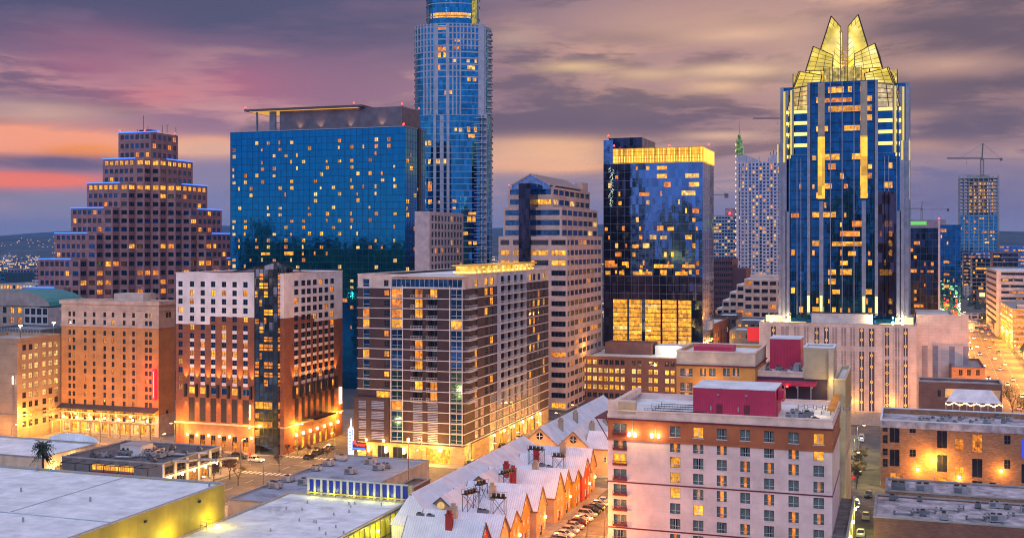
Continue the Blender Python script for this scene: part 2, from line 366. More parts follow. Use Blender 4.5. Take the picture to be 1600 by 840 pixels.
def window_parts(w_, h_, kind, style, name, split):
    b = MB(); window_into(b, w_, h_, kind, style)
    def pick_faces(keep):
        n = MB(); k = 0
        for f, m in zip(b.f, b.m):
            if keep(m): i0 = len(n.v); n.v += [b.v[i] for i in f]; n.f.append(tuple(range(i0, i0 + len(f)))); n.m.append(m); n.uv += b.uv[k:k + len(f)]
            k += len(f)
        return n
    if not split: o = b.build(name, WM); d = (o.data,); bpy.data.objects.remove(o); return d
    out = []
    for nm, keep in ((name, lambda m: m in (0, 7, 8)), ('pane', lambda m: m not in (0, 7, 8, 6)), ('curtain', lambda m: m == 6)):
        q = pick_faces(keep)
        if q.f: o = q.build(nm, WM); out.append(o.data); bpy.data.objects.remove(o)
    return tuple(out)
def put_windows(root, wins, cap=95, name='window'):
    """wins: (u, v, z, dirx, diry, w, h, kind, style); the largest in view become window parts, any further ones one part"""
    def size(q):
        D = max(20, dep(q[0], q[1])); return -q[5] * q[6] / D / D * (1 if q[3] > 0.5 else 0.5) * (1.15 if q[7] in 'yow' else 1)
    wins = sorted(wins, key=size)
    rest = MB()
    for i, q in enumerate(wins):
        mtx = Matrix.Translation((q[0], q[1], q[2])) @ Matrix.Rotation(math.atan2(q[4], q[3]), 4, 'Z')
        if i < cap:
            key = (round(q[5], 2), round(q[6], 2), q[7], q[8], name)
            if key not in _wcache:
                _wcache[key] = window_parts(q[5], q[6], q[7], q[8], name, q[8] != 'bare' and dep(q[0], q[1]) < 345)
            o = bpy.data.objects.new(name, _wcache[key][0]); COL.objects.link(o); o.parent = root
            o.location = (q[0] - root['ox'], q[1] - root['oy'], q[2] - root['oz']); o.rotation_euler.z = math.atan2(q[4], q[3])
            for md in _wcache[key][1:]: c = bpy.data.objects.new(md.name.split('.')[0], md); COL.objects.link(c); c.parent = o
        else:
            rest.M = mtx; window_into(rest, q[5], q[6], q[7], q[8])
    if rest.f: rest.build(name, WM, root)['kind'] = 'stuff'

class Face:
    def __init__(s, p0, p1, z0, z1):
        s.p0 = Vector((p0[0], p0[1])); d = Vector((p1[0] - p0[0], p1[1] - p0[1])); s.L = d.length; s.d = d / s.L
        s.n = Vector((s.d.y, -s.d.x)); s.z0, s.z1 = z0, z1; s.ops = []; s.zones = []
    def P(s, a, z, out=0.0): q = s.p0 + s.d * a + s.n * out; return (q.x, q.y, z)
    def sx(s, x):                           # where the ray through photo column x meets this face
        k = (x - CX) / FPX; r = Vector((CS * k - SN, SN * k + CS)); 
        den = r.x * s.n.x + r.y * s.n.y; t = (s.p0.x * s.n.x + s.p0.y * s.n.y) / den
        return (r * t - s.p0).dot(s.d)
    def zc(s, y, x=None):                   # height seen at photo row y (at column x)
        a = s.sx(x) if x is not None else 0; q = s.p0 + s.d * a; return zy(y, q.x, q.y)
    def op(s, a, b, z0, z1, kind='d', style='sash'):
        a, b = max(0.05, a), min(s.L - 0.05, b)
        if b - a > 0.15 and z1 - z0 > 0.15: s.ops.append((a, b, z0, z1, kind, style))
    def grid(s, cols, rows, pick, style='sash'):
        for j, (za, zb) in enumerate(rows):
            for i, (a, b) in enumerate(cols):
                k = pick(i, j)
                if k: s.op(a, b, za, zb, k, style)
    def wall(s, mb, m=0, rev=None, depth=0.22):
        xs = sorted({round(x, 3) for o in s.ops + s.zones for x in o[:2]} | {0.0, round(s.L, 3)})
        zs = sorted({round(z, 3) for o in s.ops + s.zones for z in o[2:4]} | {round(s.z0, 3), round(s.z1, 3)})
        xi = {x: i for i, x in enumerate(xs)}; zi = {z: i for i, z in enumerate(zs)}
        g = [[m] * (len(xs) - 1) for _ in range(len(zs) - 1)]
        for o in s.zones:
            for j in range(zi[round(o[2], 3)], zi[round(o[3], 3)]):
                for i in range(xi[round(o[0], 3)], xi[round(o[1], 3)]): g[j][i] = o[4]
        for o in s.ops:
            for j in range(zi[round(o[2], 3)], zi[round(o[3], 3)]):
                for i in range(xi[round(o[0], 3)], xi[round(o[1], 3)]): g[j][i] = -1
        for j, row in enumerate(g):
            i = 0
            while i < len(row):
                if row[i] < 0: i += 1; continue
                k = i
                while k + 1 < len(row) and row[k + 1] == row[i]: k += 1
                mb.add([s.P(xs[i], zs[j]), s.P(xs[k + 1], zs[j]), s.P(xs[k + 1], zs[j + 1]), s.P(xs[i], zs[j + 1])], row[i]); i = k + 1
        rv = m if rev is None else rev; dd = -depth
        for (a, b, z0, z1, k, st) in s.ops:
            q = -0.55 if st == 'curtain' else (dd if st != 'balc' else -1.6)
            mb.add([s.P(a, z0, q), s.P(a, z0), s.P(a, z1), s.P(a, z1, q)], rv); mb.add([s.P(b, z0), s.P(b, z0, q), s.P(b, z1, q), s.P(b, z1)], rv)
            mb.add([s.P(a, z0), s.P(b, z0), s.P(b, z0, q), s.P(a, z0, q)], rv); mb.add([s.P(a, z1, q), s.P(b, z1, q), s.P(b, z1), s.P(a, z1)], rv)
    def wins(s):
        out = []
        for (a, b, z0, z1, k, st) in s.ops:
            off = -1.38 if st == 'balc' else 0.0
            p = s.P(a, z0, off); out.append((p[0], p[1], z0, s.d.x, s.d.y, b - a, z1 - z0, k, 'band' if st == 'balc' else st))
        return out
def cols(L, n, wfrac=0.5, m0=0.0, m1=0.0):
    st = (L - m0 - m1) / n; return [(m0 + st * (i + 0.5 - wfrac / 2), m0 + st * (i + 0.5 + wfrac / 2)) for i in range(n)]
def pairs(L, n, w_, gap, m0=0.0, m1=0.0):
    st = (L - m0 - m1) / n; out = []
    for i in range(n):
        c = m0 + st * (i + 0.5); out += [(c - gap / 2 - w_, c - gap / 2), (c + gap / 2, c + gap / 2 + w_)]
    return out
def rows(z0, z1, n, hfrac=0.5, off=0.55):
    st = (z1 - z0) / n; return [(z0 + st * (i + off - hfrac / 2), z0 + st * (i + off + hfrac / 2)) for i in range(n)]
def pick(p, kinds='yyo', base='d', seed=1):
    r = random.Random(seed)
    return lambda i, j: (r.choice(kinds) if r.random() < p else (base if len(base) == 1 else r.choice(base)))

class Bld:
    def __init__(s, name, label, cat, u0, u1, v0, v1, z0, z1, group=None):
        s.u0, s.u1, s.v0, s.v1, s.z0, s.z1 = u0, u1, v0, v1, z0, z1
        s.root = thing(name, label, cat, ((u0 + u1) / 2, (v0 + v1) / 2, z0), group)
        s.f = Face((u0, v0), (u1, v0), z0, z1); s.r = Face((u1, v0), (u1, v1), z0, z1)
        s.b = Face((u1, v1), (u0, v1), z0, z1); s.l = Face((u0, v1), (u0, v0), z0, z1); s.extra = []
    def done(s, mats, roof, par=0.9, cap=95, capm=None, wname='window', rev=None, style_roof=True):
        mats = mats if isinstance(mats, list) else [mats]
        mb = MB()
        for fc in (s.f, s.r, s.b, s.l): fc.wall(mb, 0, rev)
        t = 0.35; z = s.z1
        if par:
            for (a, b, c, d) in ((s.u0, s.u1, s.v0, s.v0 + t), (s.u0, s.u1, s.v1 - t, s.v1), (s.u0, s.u0 + t, s.v0 + t, s.v1 - t), (s.u1 - t, s.u1, s.v0 + t, s.v1 - t)):
                mb.add([(a, c, z), (b, c, z), (b, d, z), (a, d, z)], 0)
            a, b, c, d, y = s.u0 + t, s.u1 - t, s.v0 + t, s.v1 - t, z - par
            mb.add([(b, c, y), (a, c, y), (a, c, z), (b, c, z)], 0); mb.add([(a, d, y), (b, d, y), (b, d, z), (a, d, z)], 0)
            mb.add([(a, c, y), (a, d, y), (a, d, z), (a, c, z)], 0); mb.add([(b, d, y), (b, c, y), (b, c, z), (b, d, z)], 0)
        mb.build('wall', mats, s.root)
        rf = MB(); tt = t if par else 0; z = s.z1 - par
        rf.box(s.u0 + tt + 0.01, s.u1 - tt - 0.01, s.v0 + tt + 0.01, s.v1 - tt - 0.01, z - 0.3, z + 0.02, 0); rf.build('roof', roof, s.root)
        if capm is not None:                # coping along the parapet
            cb = MB(); o = 0.12; z = s.z1
            for (a, b, c, d) in ((s.u0 - o, s.u1 + o, s.v0 - o, s.v0 + t + .05), (s.u0 - o, s.u1 + o, s.v1 - t - .05, s.v1 + o), (s.u0 - o, s.u0 + t + .05, s.v0 + t + .053, s.v1 - t - .053), (s.u1 - t - .05, s.u1 + o, s.v0 + t + .053, s.v1 - t - .053)):
                cb.box(a, b, c, d, z - 0.18, z + 0.1)
            cb.build('coping', capm, s.root)
        wn = []
        for fc in (s.f, s.r, s.l, s.b): wn += fc.wins()
        if wn: put_windows(s.root, wn, cap, wname)
        return s.root
    def band(s, z, h=0.3, out=0.15, m=None, name='cornice', sides='fr'):
        mb = MB(); o = out
        if 'f' in sides: mb.box(s.u0 - o, s.u1 + o, s.v0 - o, s.v0 - 0.003, z, z + h)
        if 'r' in sides: mb.box(s.u1 + 0.003, s.u1 + o, s.v0, s.v1, z, z + h)
        if 'l' in sides: mb.box(s.u0 - o, s.u0 - 0.003, s.v0, s.v1, z, z + h)
        return mb.build(name, m, s.root)

def point(parent, loc, e, c=(1.0, 0.44, 0.06), r=0.25, world=True):
    d = bpy.data.lights.new('lamp_light', 'POINT'); d.energy = e; d.color = c; d.shadow_soft_size = r
    o = bpy.data.objects.new('lamp_light', d); COL.objects.link(o); o.parent = parent
    o.location = (loc[0] - parent['ox'], loc[1] - parent['oy'], loc[2] - parent['oz']) if world else loc
    return o
def spot(parent, loc, tgt, e, c=(1.0, 0.5, 0.14), ang=70, blend=0.6):
    d = bpy.data.lights.new('lamp_light', 'SPOT'); d.energy = e; d.color = c; d.shadow_soft_size = 0.15; d.spot_size = R(ang); d.spot_blend = blend
    o = bpy.data.objects.new('lamp_light', d); COL.objects.link(o); o.parent = parent
    o.location = (loc[0] - parent['ox'], loc[1] - parent['oy'], loc[2] - parent['oz'])
    dv = Vector(tgt) - Vector(loc); o.rotation_euler = dv.to_track_quat('-Z', 'Y').to_euler()
    return o
# ---------------------------------------------------------------- ground, streets, hills
def sheet(name, x0, x1, y0, y1, z, m, kind='structure'):
    b = MB(); b.add([(x0, y0, z), (x1, y0, z), (x1, y1, z), (x0, y1, z)]); return tag(b.build(name, m), kind=kind)
M['ground'] = mat('city_ground', (0.07, 0.075, 0.085), 0.95, scale=0.02, var=0.5, c2=(0.03, 0.04, 0.035))
M['asph'] = mat('asphalt', (0.12, 0.11, 0.11), 0.85, scale=0.3, var=0.3, bump=0.15)
M['pave'] = uvmat('pavement', (0.30, 0.28, 0.26), (0.16, 0.15, 0.14), 1.5, 1.5, 0.03, offset=0)
M['paint'] = mat('road_paint', (0.62, 0.62, 0.58), 0.7, scale=2, var=0.3)
M['painty'] = mat('yellow_road_paint', (0.6, 0.42, 0.06), 0.7, scale=2, var=0.3)
sheet('ground', -8000, 8000, -1200, 8400, 0, M['ground'])
STREETS = [('u', -700, 400, 286, 306), ('v', -178, -158, 100, 1100), ('v', -119, -106, 60, 430), ('v', -73.5, -62, 100, 405), ('u', -700, 30, 405, 422),
           ('v', -13, -5.7, 120, 430), ('u', -10, 400, 300, 320), ('v', 24, 57, 330, 560), ('u', 57, 400, 560, 576), ('u', -600, 29, 520, 534)]
for i, (ax, a, b, c, d) in enumerate(STREETS):
    if ax == 'u': sheet('street', a, b, c, d, 0.004 * (i + 1), M['asph'])
    else: sheet('street', a, b, c, d, 0.004 * (i + 1), M['asph'])
AV = lambda v: 46 + .0284 * (v - 692)       # centre line of the bright avenue
b_ = MB(); b_.add([(AV(380) - 14, 380, .045), (AV(380) + 14, 380, .045), (AV(4000) + 14, 4000, .045), (AV(4000) - 14, 4000, .045)]); tag(b_.build('avenue', M['asph']), kind='structure')
def pave(x0, x1, y0, y1): b = MB(); b.box(x0, x1, y0, y1, 0, 0.14); tag(b.build('pavement', M['pave']), kind='structure')
for q in ((-420, -178, 306, 402), (-158, -119, 306, 402), (-106, -73.5, 100, 295), (-106, -69, 308, 403), (-62, -13, 150, 299), (-62, -13, 325, 404),
          (-158, -119, 120, 286), (-420, -178, 120, 286), (-5.7, 29, 320.5, 500), (-5.7, 120, 130, 299), (-62, -6, 426, 515), (60, 120, 330, 559), (64, 160, 577, 900), (3, 27, 534, 700)): pave(*q)
mk = MB()
for k in range(60):
    v = 400 + k * 12
    for o_ in (-7, -.1, 7): mk.box(AV(v) + o_, AV(v) + o_ + .2, v, v + 5, 0.05, 0.054)
for k in range(40): mk.box(-168.1, -167.9, 120 + k * 10, 124 + k * 10, 0.04, 0.044)
for k in range(50): mk.box(-400 + k * 8, -396 + k * 8, 295.9, 296.1, 0.05, 0.054)
for x in (-176.5, -159.5): mk.box(x, x + 0.15, 210, 284, 0.04, 0.044)
for k in range(12): mk.box(-177 + k * 1.6, -176.2 + k * 1.6, 281.5, 284.5, 0.06, 0.064); mk.box(-177 + k * 1.6, -176.2 + k * 1.6, 306.5, 309, 0.06, 0.064)
for k in range(10): mk.box(-62.5, -67.5, 215 + k * 3.5, 215.12 + k * 3.5, 0.05, 0.054)
for k in range(22): mk.box(-73.4, -69.0, 206 + k * 3.4, 206.12 + k * 3.4, 0.05, 0.054)
tag(mk.build('road_markings', M['paint']), kind='structure')
M['hill'] = mat('wooded_hill', (0.05, 0.06, 0.05), 0.95, scale=0.01, var=0.5)
def hills(x0, x1, y, zs, seed):
    r = random.Random(seed); b = MB(); n = 60; pr = []
    for i in range(n + 1):
        t = i / n; x = x0 + (x1 - x0) * t
        z = zs * (0.75 + 0.18 * math.sin(t * 9 + seed) + 0.10 * math.sin(t * 23 + seed * 2) + 0.03 * math.sin(t * 71))
        pr.append((x, z))
    for i in range(n):
        (xa, za), (xb, zb) = pr[i], pr[i + 1]
        b.add([(xa, y, 0), (xb, y, 0), (xb, y + 900, zb), (xa, y + 900, za)]); b.add([(xa, y + 900, za), (xb, y + 900, zb), (xb, y + 2200, 0), (xa, y + 2200, 0)])
    tag(b.build('hills', M['hill']), kind='structure')
hills(-5200, 300, 3300, 112, 1); hills(-200, 5200, 4300, 180, 3.4); hills(-7800, 7800, 6100, 190, 5)
# far low town: the mass of houses one cannot count
M['town1'] = spk('far_walls_pale', (0.42, 0.42, 0.46), (5, 3.5), 0.25, (1.0, 0.6, 0.25), 1.6)
M['town2'] = spk('far_walls_grey', (0.16, 0.18, 0.22), (5, 3.5), 0.3, (1.0, 0.6, 0.2), 1.8)
M['leaf_far'] = mat('far_tree_green', (0.03, 0.05, 0.035), 0.95, scale=0.1)
tb = MB(); r = random.Random(11)
for k in range(900):
    v = 900 + 2400 * r.random() ** 1.3; x = r.uniform(-80, 1680)
    u = u_at(x, v); w_, d_ = r.uniform(12, 45), r.uniform(12, 40); h_ = r.choice([5, 6, 8, 8, 12, 18]) * (1 if v < 2000 else 1.3)
    if 22 < u < 62: continue
    tb.box(u, u + w_, v, v + d_, 0, h_, r.choice([0, 1, 1]), top=2)
tag(tb.build('far_low_town', [M['town1'], M['town2'], M['roofg']]), kind='stuff', label='far low town of pale roofs and scattered lamps stretching to the hills')
wb = MB()
for k in range(3200):
    v = 700 + 3000 * r.random() ** 1.2; x = r.uniform(-80, 1680); u = u_at(x, v)
    if 22 < u < 62: continue
    s_ = r.uniform(4, 9); z = r.uniform(2, 8); a = r.random() * 6.3
    p = [(u + s_ * math.cos(a + t) * r.uniform(.6, 1), v + s_ * math.sin(a + t) * r.uniform(.6, 1)) for t in (0, 1.3, 2.5, 3.8, 5)]
    for i in range(5): wb.add([(p[i][0], p[i][1], 0.5), (p[(i + 1) % 5][0], p[(i + 1) % 5][1], 0.5), (u, v, z + s_ * .7)])
tag(wb.build('far_woods', M['leaf_far']), kind='stuff', label='dark far woods between the low houses')
lb = MB()
for k in range(420):
    v = 800 + 3300 * r.random(); x = r.uniform(-40, 1640); u = u_at(x, v)
    if k % 6 == 0: x = rnd.uniform(-20, 130) if k % 12 == 0 else rnd.uniform(1500, 1640); v = 3600 + 350 * r.random(); u = u_at(x, v)
    z = 9 if v < 3300 else (v - 3300) / 900 * 85 + 15 if x < 400 else 12
    s_ = 0.5 + v / 3500 * 0.9; lb.box(u, u + s_, v, v + s_, z - s_, z)
tag(lb.build('far_lights', emat('far_lamps', (1.0, 0.55, 0.2), 3.0)), kind='stuff', label='scattered orange street lights of the far town')

# ---------------------------------------------------------------- facade materials
M['terra'] = uvmat('dusky_granite', (0.40, 0.195, 0.20), (0.20, 0.11, 0.11), 1.7, 1.3, 0.03, offset=0, bump=0.1)
M['terrad'] = mat('dark_granite', (0.12, 0.07, 0.08), 0.5)
M['jw'] = glass('deep_blue_glass', (0.008, 0.21, 0.49), 0.05, 0.95, 1.45, 2.95, 0.12, 0.006)
M['jwmul'] = mat('dark_blue_mullion', (0.01, 0.06, 0.13), 0.4, 0.5)
M['aus'] = glass('sea_blue_glass', (0.05, 0.32, 0.52), 0.06, 0.95, 1.6, 3.3, 0.4, 0.03)
M['lav'] = mat('lavender_white_frame', (0.36, 0.38, 0.50), 0.6)
M['frost'] = glass('cobalt_glass', (0.025, 0.17, 0.37), 0.05, 0.95, 1.5, 3.8, 0.35, 0.02)
M['frostd'] = glass('reflection_tone_glass', (0.13, 0.085, 0.12), 0.06, 0.95, 1.5, 3.8, 0.5, 0.08)
M['goog'] = glass('steel_blue_glass', (0.13, 0.32, 0.68), 0.06, 0.95, 1.5, 3.9, 0.25, 0.02)
M['silver'] = glass('pale_silver_glass', (0.46, 0.46, 0.62), 0.15, 0.9, 1.5, 3.9, 0.15, 0.02)
M['dkgl'] = glass('dark_navy_glass', (0.05, 0.06, 0.11), 0.06, 0.9, 1.5, 3.9, 0.5, 0.05)
M['pink'] = uvmat('pink_stucco', (0.76, 0.59, 0.57), (0.62, 0.48, 0.46), 6.5, 3.16, 0.03, offset=0, var=0.06, bump=0.1)
M['pinkt'] = mat('cream_pink_trim', (0.80, 0.60, 0.50), 0.8)
M['rust'] = uvmat('rust_panels', (0.42, 0.13, 0.05), (0.26, 0.085, 0.045), 5.2, 3.4, 0.02, offset=0, var=0.12, bump=0.1)
M['crim'] = None
m = mat('crimson_corrugated_metal', (0.52, 0.028, 0.08), 0.5, 0.1, var=0.12); M['crim'] = m
t = NT(m.node_tree); wv = t.node('ShaderNodeTexWave'); wv.inputs['Scale'].default_value = 0.9
t.put(wv.inputs['Vector'], t.node('ShaderNodeUVMap').outputs[0]); bn = t.node('ShaderNodeBump'); bn.inputs['Strength'].default_value = 0.7; bn.inputs['Distance'].default_value = 0.08
t.put(bn.inputs['Height'], wv.outputs[1]); t.l.new(bn.outputs[0], t.n['Principled BSDF'].inputs['Normal'])
M['dcrim'] = mat('dark_crimson_metal', (0.16, 0.02, 0.03), 0.5, 0.2)
M['tan'] = uvmat('tan_stucco', (0.50, 0.40, 0.26), (0.36, 0.28, 0.18), 12, 5, 0.03, offset=0, var=0.05, bump=0.05)
M['orange'] = mat('orange_stucco', (0.62, 0.28, 0.06), 0.8, scale=0.2)
M['cream'] = mat('cream_stucco', (0.66, 0.50, 0.36), 0.85)
M['brick'] = uvmat('red_brown_brick', (0.33, 0.105, 0.045), (0.20, 0.09, 0.06), 0.9, 0.3, 0.03, var=0.3, bump=0.2)
M['bwhite'] = uvmat('white_stucco', (0.90, 0.79, 0.78), (0.72, 0.62, 0.61), 4.2, 2.7, 0.03, offset=0, var=0.05, bump=0.05)
M['dbrick'] = uvmat('plum_brick', (0.062, 0.034, 0.042), (0.035, 0.02, 0.024), 0.9, 0.3, 0.04, var=0.35, bump=0.1)
M['stone'] = uvmat('golden_limestone', (0.52, 0.38, 0.20), (0.30, 0.22, 0.13), 1.4, 0.55, 0.04, var=0.35, bump=0.3)
M['old'] = uvmat('old_orange_brick', (0.40, 0.20, 0.10), (0.25, 0.14, 0.09), 0.75, 0.28, 0.035, var=0.45, bump=0.4)
M['gtan'] = uvmat('warm_tan_brick', (0.58, 0.27, 0.095), (0.42, 0.2, 0.08), 3.2, 2.63, 0.05, offset=0, var=0.08, bump=0.1)
M['gcream'] = mat('cream_stone', (0.62, 0.45, 0.36), 0.8)
M['htan'] = uvmat('sand_precast', (0.46, 0.31, 0.20), (0.32, 0.21, 0.14), 6, 3.1, 0.06, offset=0, var=0.06, bump=0.2)
M['gran'] = uvmat('pink_granite', (0.60, 0.42, 0.38), (0.44, 0.3, 0.27), 1.6, 1.2, 0.03, offset=0, var=0.1, bump=0.1)
M['beig'] = uvmat('beige_limestone', (0.62, 0.51, 0.48), (0.45, 0.37, 0.35), 2.4, 1.2, 0.04, offset=0, var=0.08, bump=0.15)
M['beigd'] = mat('recess_shade_stone', (0.09, 0.075, 0.095), 0.8)  # dark limestone tone, recess shade put into the colour
M['ibrick'] = uvmat('office_brick', (0.26, 0.11, 0.08), (0.16, 0.08, 0.07), 0.9, 0.3, 0.04, var=0.3)
M['goldl'] = emat('gold_light', (1.0, 0.52, 0.03), 1.5)
M['gol2'] = emat('warm_strip_light', (1.0, 0.62, 0.16), 2.4)

def lit_panels(root, face, cw, z0, z1, fh, p, kinds, seed, m0=0.5, m1=0.5, h_=0.62, merge=0.3, cap=95, wfr=0.8, skip=None, name='lit_window'):
    """lit rooms of a curtain wall: framed panes standing a hand's breadth proud of the glass"""
    r = random.Random(seed); n = int((face.L - m0 - m1) / cw); nr = int((z1 - z0) / fh); out = []
    for j in range(nr):
        i = 0
        while i < n:
            pp = p(i / n, j / nr) if callable(p) else p
            if r.random() < pp and not (skip and skip(i, j)):
                k = 1
                while r.random() < merge and i + k < n: k += 1
                a = m0 + i * cw + cw * (1 - wfr) / 2; zz = z0 + j * fh + fh * (1 - h_) / 2
                hh = h_ * fh * r.choice([1, 1, 0.75, 0.9]); ww = cw * k - cw * (1 - wfr)
                if r.random() < 0.35 and k == 1: ww *= 0.55
                q = face.P(a, zz, 0.27); out.append((q[0], q[1], zz, face.d.x, face.d.y, ww, hh, r.choice(kinds), 'bare' if cw < 2.2 else 'sash')); i += k
            i += 1
    put_windows(root, out, cap, name)
def mullions(root, face, cw, fh, z0, z1, m, r1=0.06, r2=0.08, out=0.08, a0=0.0, a1=None, name='mullion', zoff=0.0):
    b = MB(); a1 = face.L if a1 is None else a1; n = max(1, int(round((a1 - a0) / cw)))
    def bar(sa, sb, za, zb, o):
        p = [face.P(sa, za), face.P(sb, za), face.P(sb, zb), face.P(sa, zb)]; q = [face.P(sa, za, o), face.P(sb, za, o), face.P(sb, zb, o), face.P(sa, zb, o)]
        b.add(q); b.add([p[0], q[0], q[3], p[3]]); b.add([q[1], p[1], p[2], q[2]]); b.add([q[3], q[2], p[2], p[3]]); b.add([p[0], p[1], q[1], q[0]])
    if cw:
        for i in range(n + 1): s_ = a0 + (a1 - a0) * i / n; bar(s_ - r1, s_ + r1, z0, z1, out)
    if fh:
        k = int((z1 - z0) / fh)
        for j in range(k + 1): z = z0 + zoff + j * fh; bar(a0, a1, z - r2, z + r2, out + 0.03)
    return b.build(name, m, root)

def beacon(root, u, v, z, s_=0.6):
    s_ *= .65
    b = MB(); b.cyl(u, v, z, z + 0.8, 0.12); o = b.build('beacon', M['black'], root); g = MB(); g.cyl(u, v, z + 0.8, z + 0.8 + s_ * 1.4, s_ * 0.7, 0, 8, s_ * 0.4); g.build('beacon_lamp', M['lampr'], root)

# ---------------------------------------------------------------- stepped granite tower (far side of the hotels)
def stepped():
    c0 = at(236, 573); z_t = [zy(y, *c0) for y in (206, 248, 286.5, 325.5, 364.5, 404)] + [43, 29, 15]
    root = thing('stepped_office_tower', 'dusky pink granite office tower stepping up like a ziggurat with blue lit ledges', 'office tower', (c0[0], c0[1], 0))
    a = 5.3; wd = 19.5; wall = MB(); wins = []; r = random.Random(5)
    roof = MB()
    for k, zt in enumerate(z_t):
        zb = z_t[k + 1] if k + 1 < len(z_t) else 0
        st = [(c0[0] - a * k, c0[1] - a * k)]
        for i in range(-k, k + 1):
            u_, v_ = st[-1]
            st.append((c0[0] + a * i, v_ + (a if True else 0))) if False else None
            if i > -k: st.append((c0[0] + a * i, c0[1] + a * (i - 1))); st.append((c0[0] + a * i, c0[1] + a * i))
        # outline: near side, stairs, far right side, back, left
        L0 = (c0[0] - a * k - wd, c0[1] - a * k); R1 = (c0[0] + a * k, c0[1] + a * k + wd + 3)
        poly = [L0] + st + [R1, (L0[0], R1[1])]
        fh = 4.15; nf = max(1, int(round((zt - zb) / fh)))
        for i in range(len(poly)):
            p, q = poly[i], poly[(i + 1) % len(poly)]
            fc = Face(p, q, zb, zt)
            back = i >= len(poly) - 2
            if not back:
                isu = abs(fc.d.x) > 0.5
                if fc.L > 8: cl = cols(fc.L, 6 if isu else 5, 0.68, 0.8, 0.8)
                else: cl = [(1.0, fc.L - 1.0)] if isu else [(0.5, fc.L - 0.5)]
                gl = (k in (1, 2))
                for j, (za, zc_) in enumerate(rows(zb, zt, nf, 0.52, 0.48)):
                    for (x0, x1) in cl:
                        kd = 'd'
                        top = j == nf - 1
                        if gl and top: kd = 'y' if r.random() < 0.95 else 'o'
                        elif r.random() < (0.10 if k < 5 else 0.2): kd = r.choice('yoo')
                        elif r.random() < 0.3: kd = 'b'
                        if not isu and fc.L < 8 and kd == 'd': kd = 'd'
                        fc.op(x0, x1, za, zc_, kd, 'sash' if x1 - x0 < 3 else 'band')
            fc.wall(wall, 0); wins += fc.wins()
        roof.add([(x, y, zt - 0.01) for x, y in poly])
        t = 0.25                       # blue strip along the ledge of the two outer faces
        if k > 0 or True:
            led = MB(); led.box(L0[0], c0[0] - a * k + (0 if k else a), L0[1] - t - 0.05, L0[1] - 0.05, zt - 0.15, zt + 0.35)
            led.build('ledge_light', M['blue_led'], root); led = MB()
            led.box(R1[0] + 0.05, R1[0] + t + 0.05, R1[1] - wd - 3, R1[1], zt - 0.15, zt + 0.35) if k else None
            if k: led.build('ledge_light', M['blue_led'], root)
        for (uu, vv) in ():
            pass
    wall.build('wall', M['terra'], root); roof.build('roof', M['roofd'], root)
    put_windows(root, wins, 95)
    ant = MB(); zt = z_t[0]
    for (du, dv, h_) in ((-9, 6, 9), (-4, 3, 3), (3, 9, 4), (-2, 12, 4.5), (4, 15, 3.5), (-14, 8, 2.5)): ant.beam((c0[0] + du, c0[1] + dv, zt), (c0[0] + du, c0[1] + dv, zt + h_), 0.12)
    ant.beam((c0[0] + 2.2, c0[1] + 9, zt + 4), (c0[0] + 4, c0[1] + 9, zt + 4), 0.12); ant.box(c0[0] - 10, c0[0] - 3, c0[1] + 4, c0[1] + 9, zt, zt + 1.6)
    ant.build('roof_antenna', M['black'], root)
    for (du, dv) in ((-19, 0.4), (-0.6, 21), (-6, 3)): beacon(root, c0[0] + du, c0[1] + dv, zt, 0.8)
stepped()

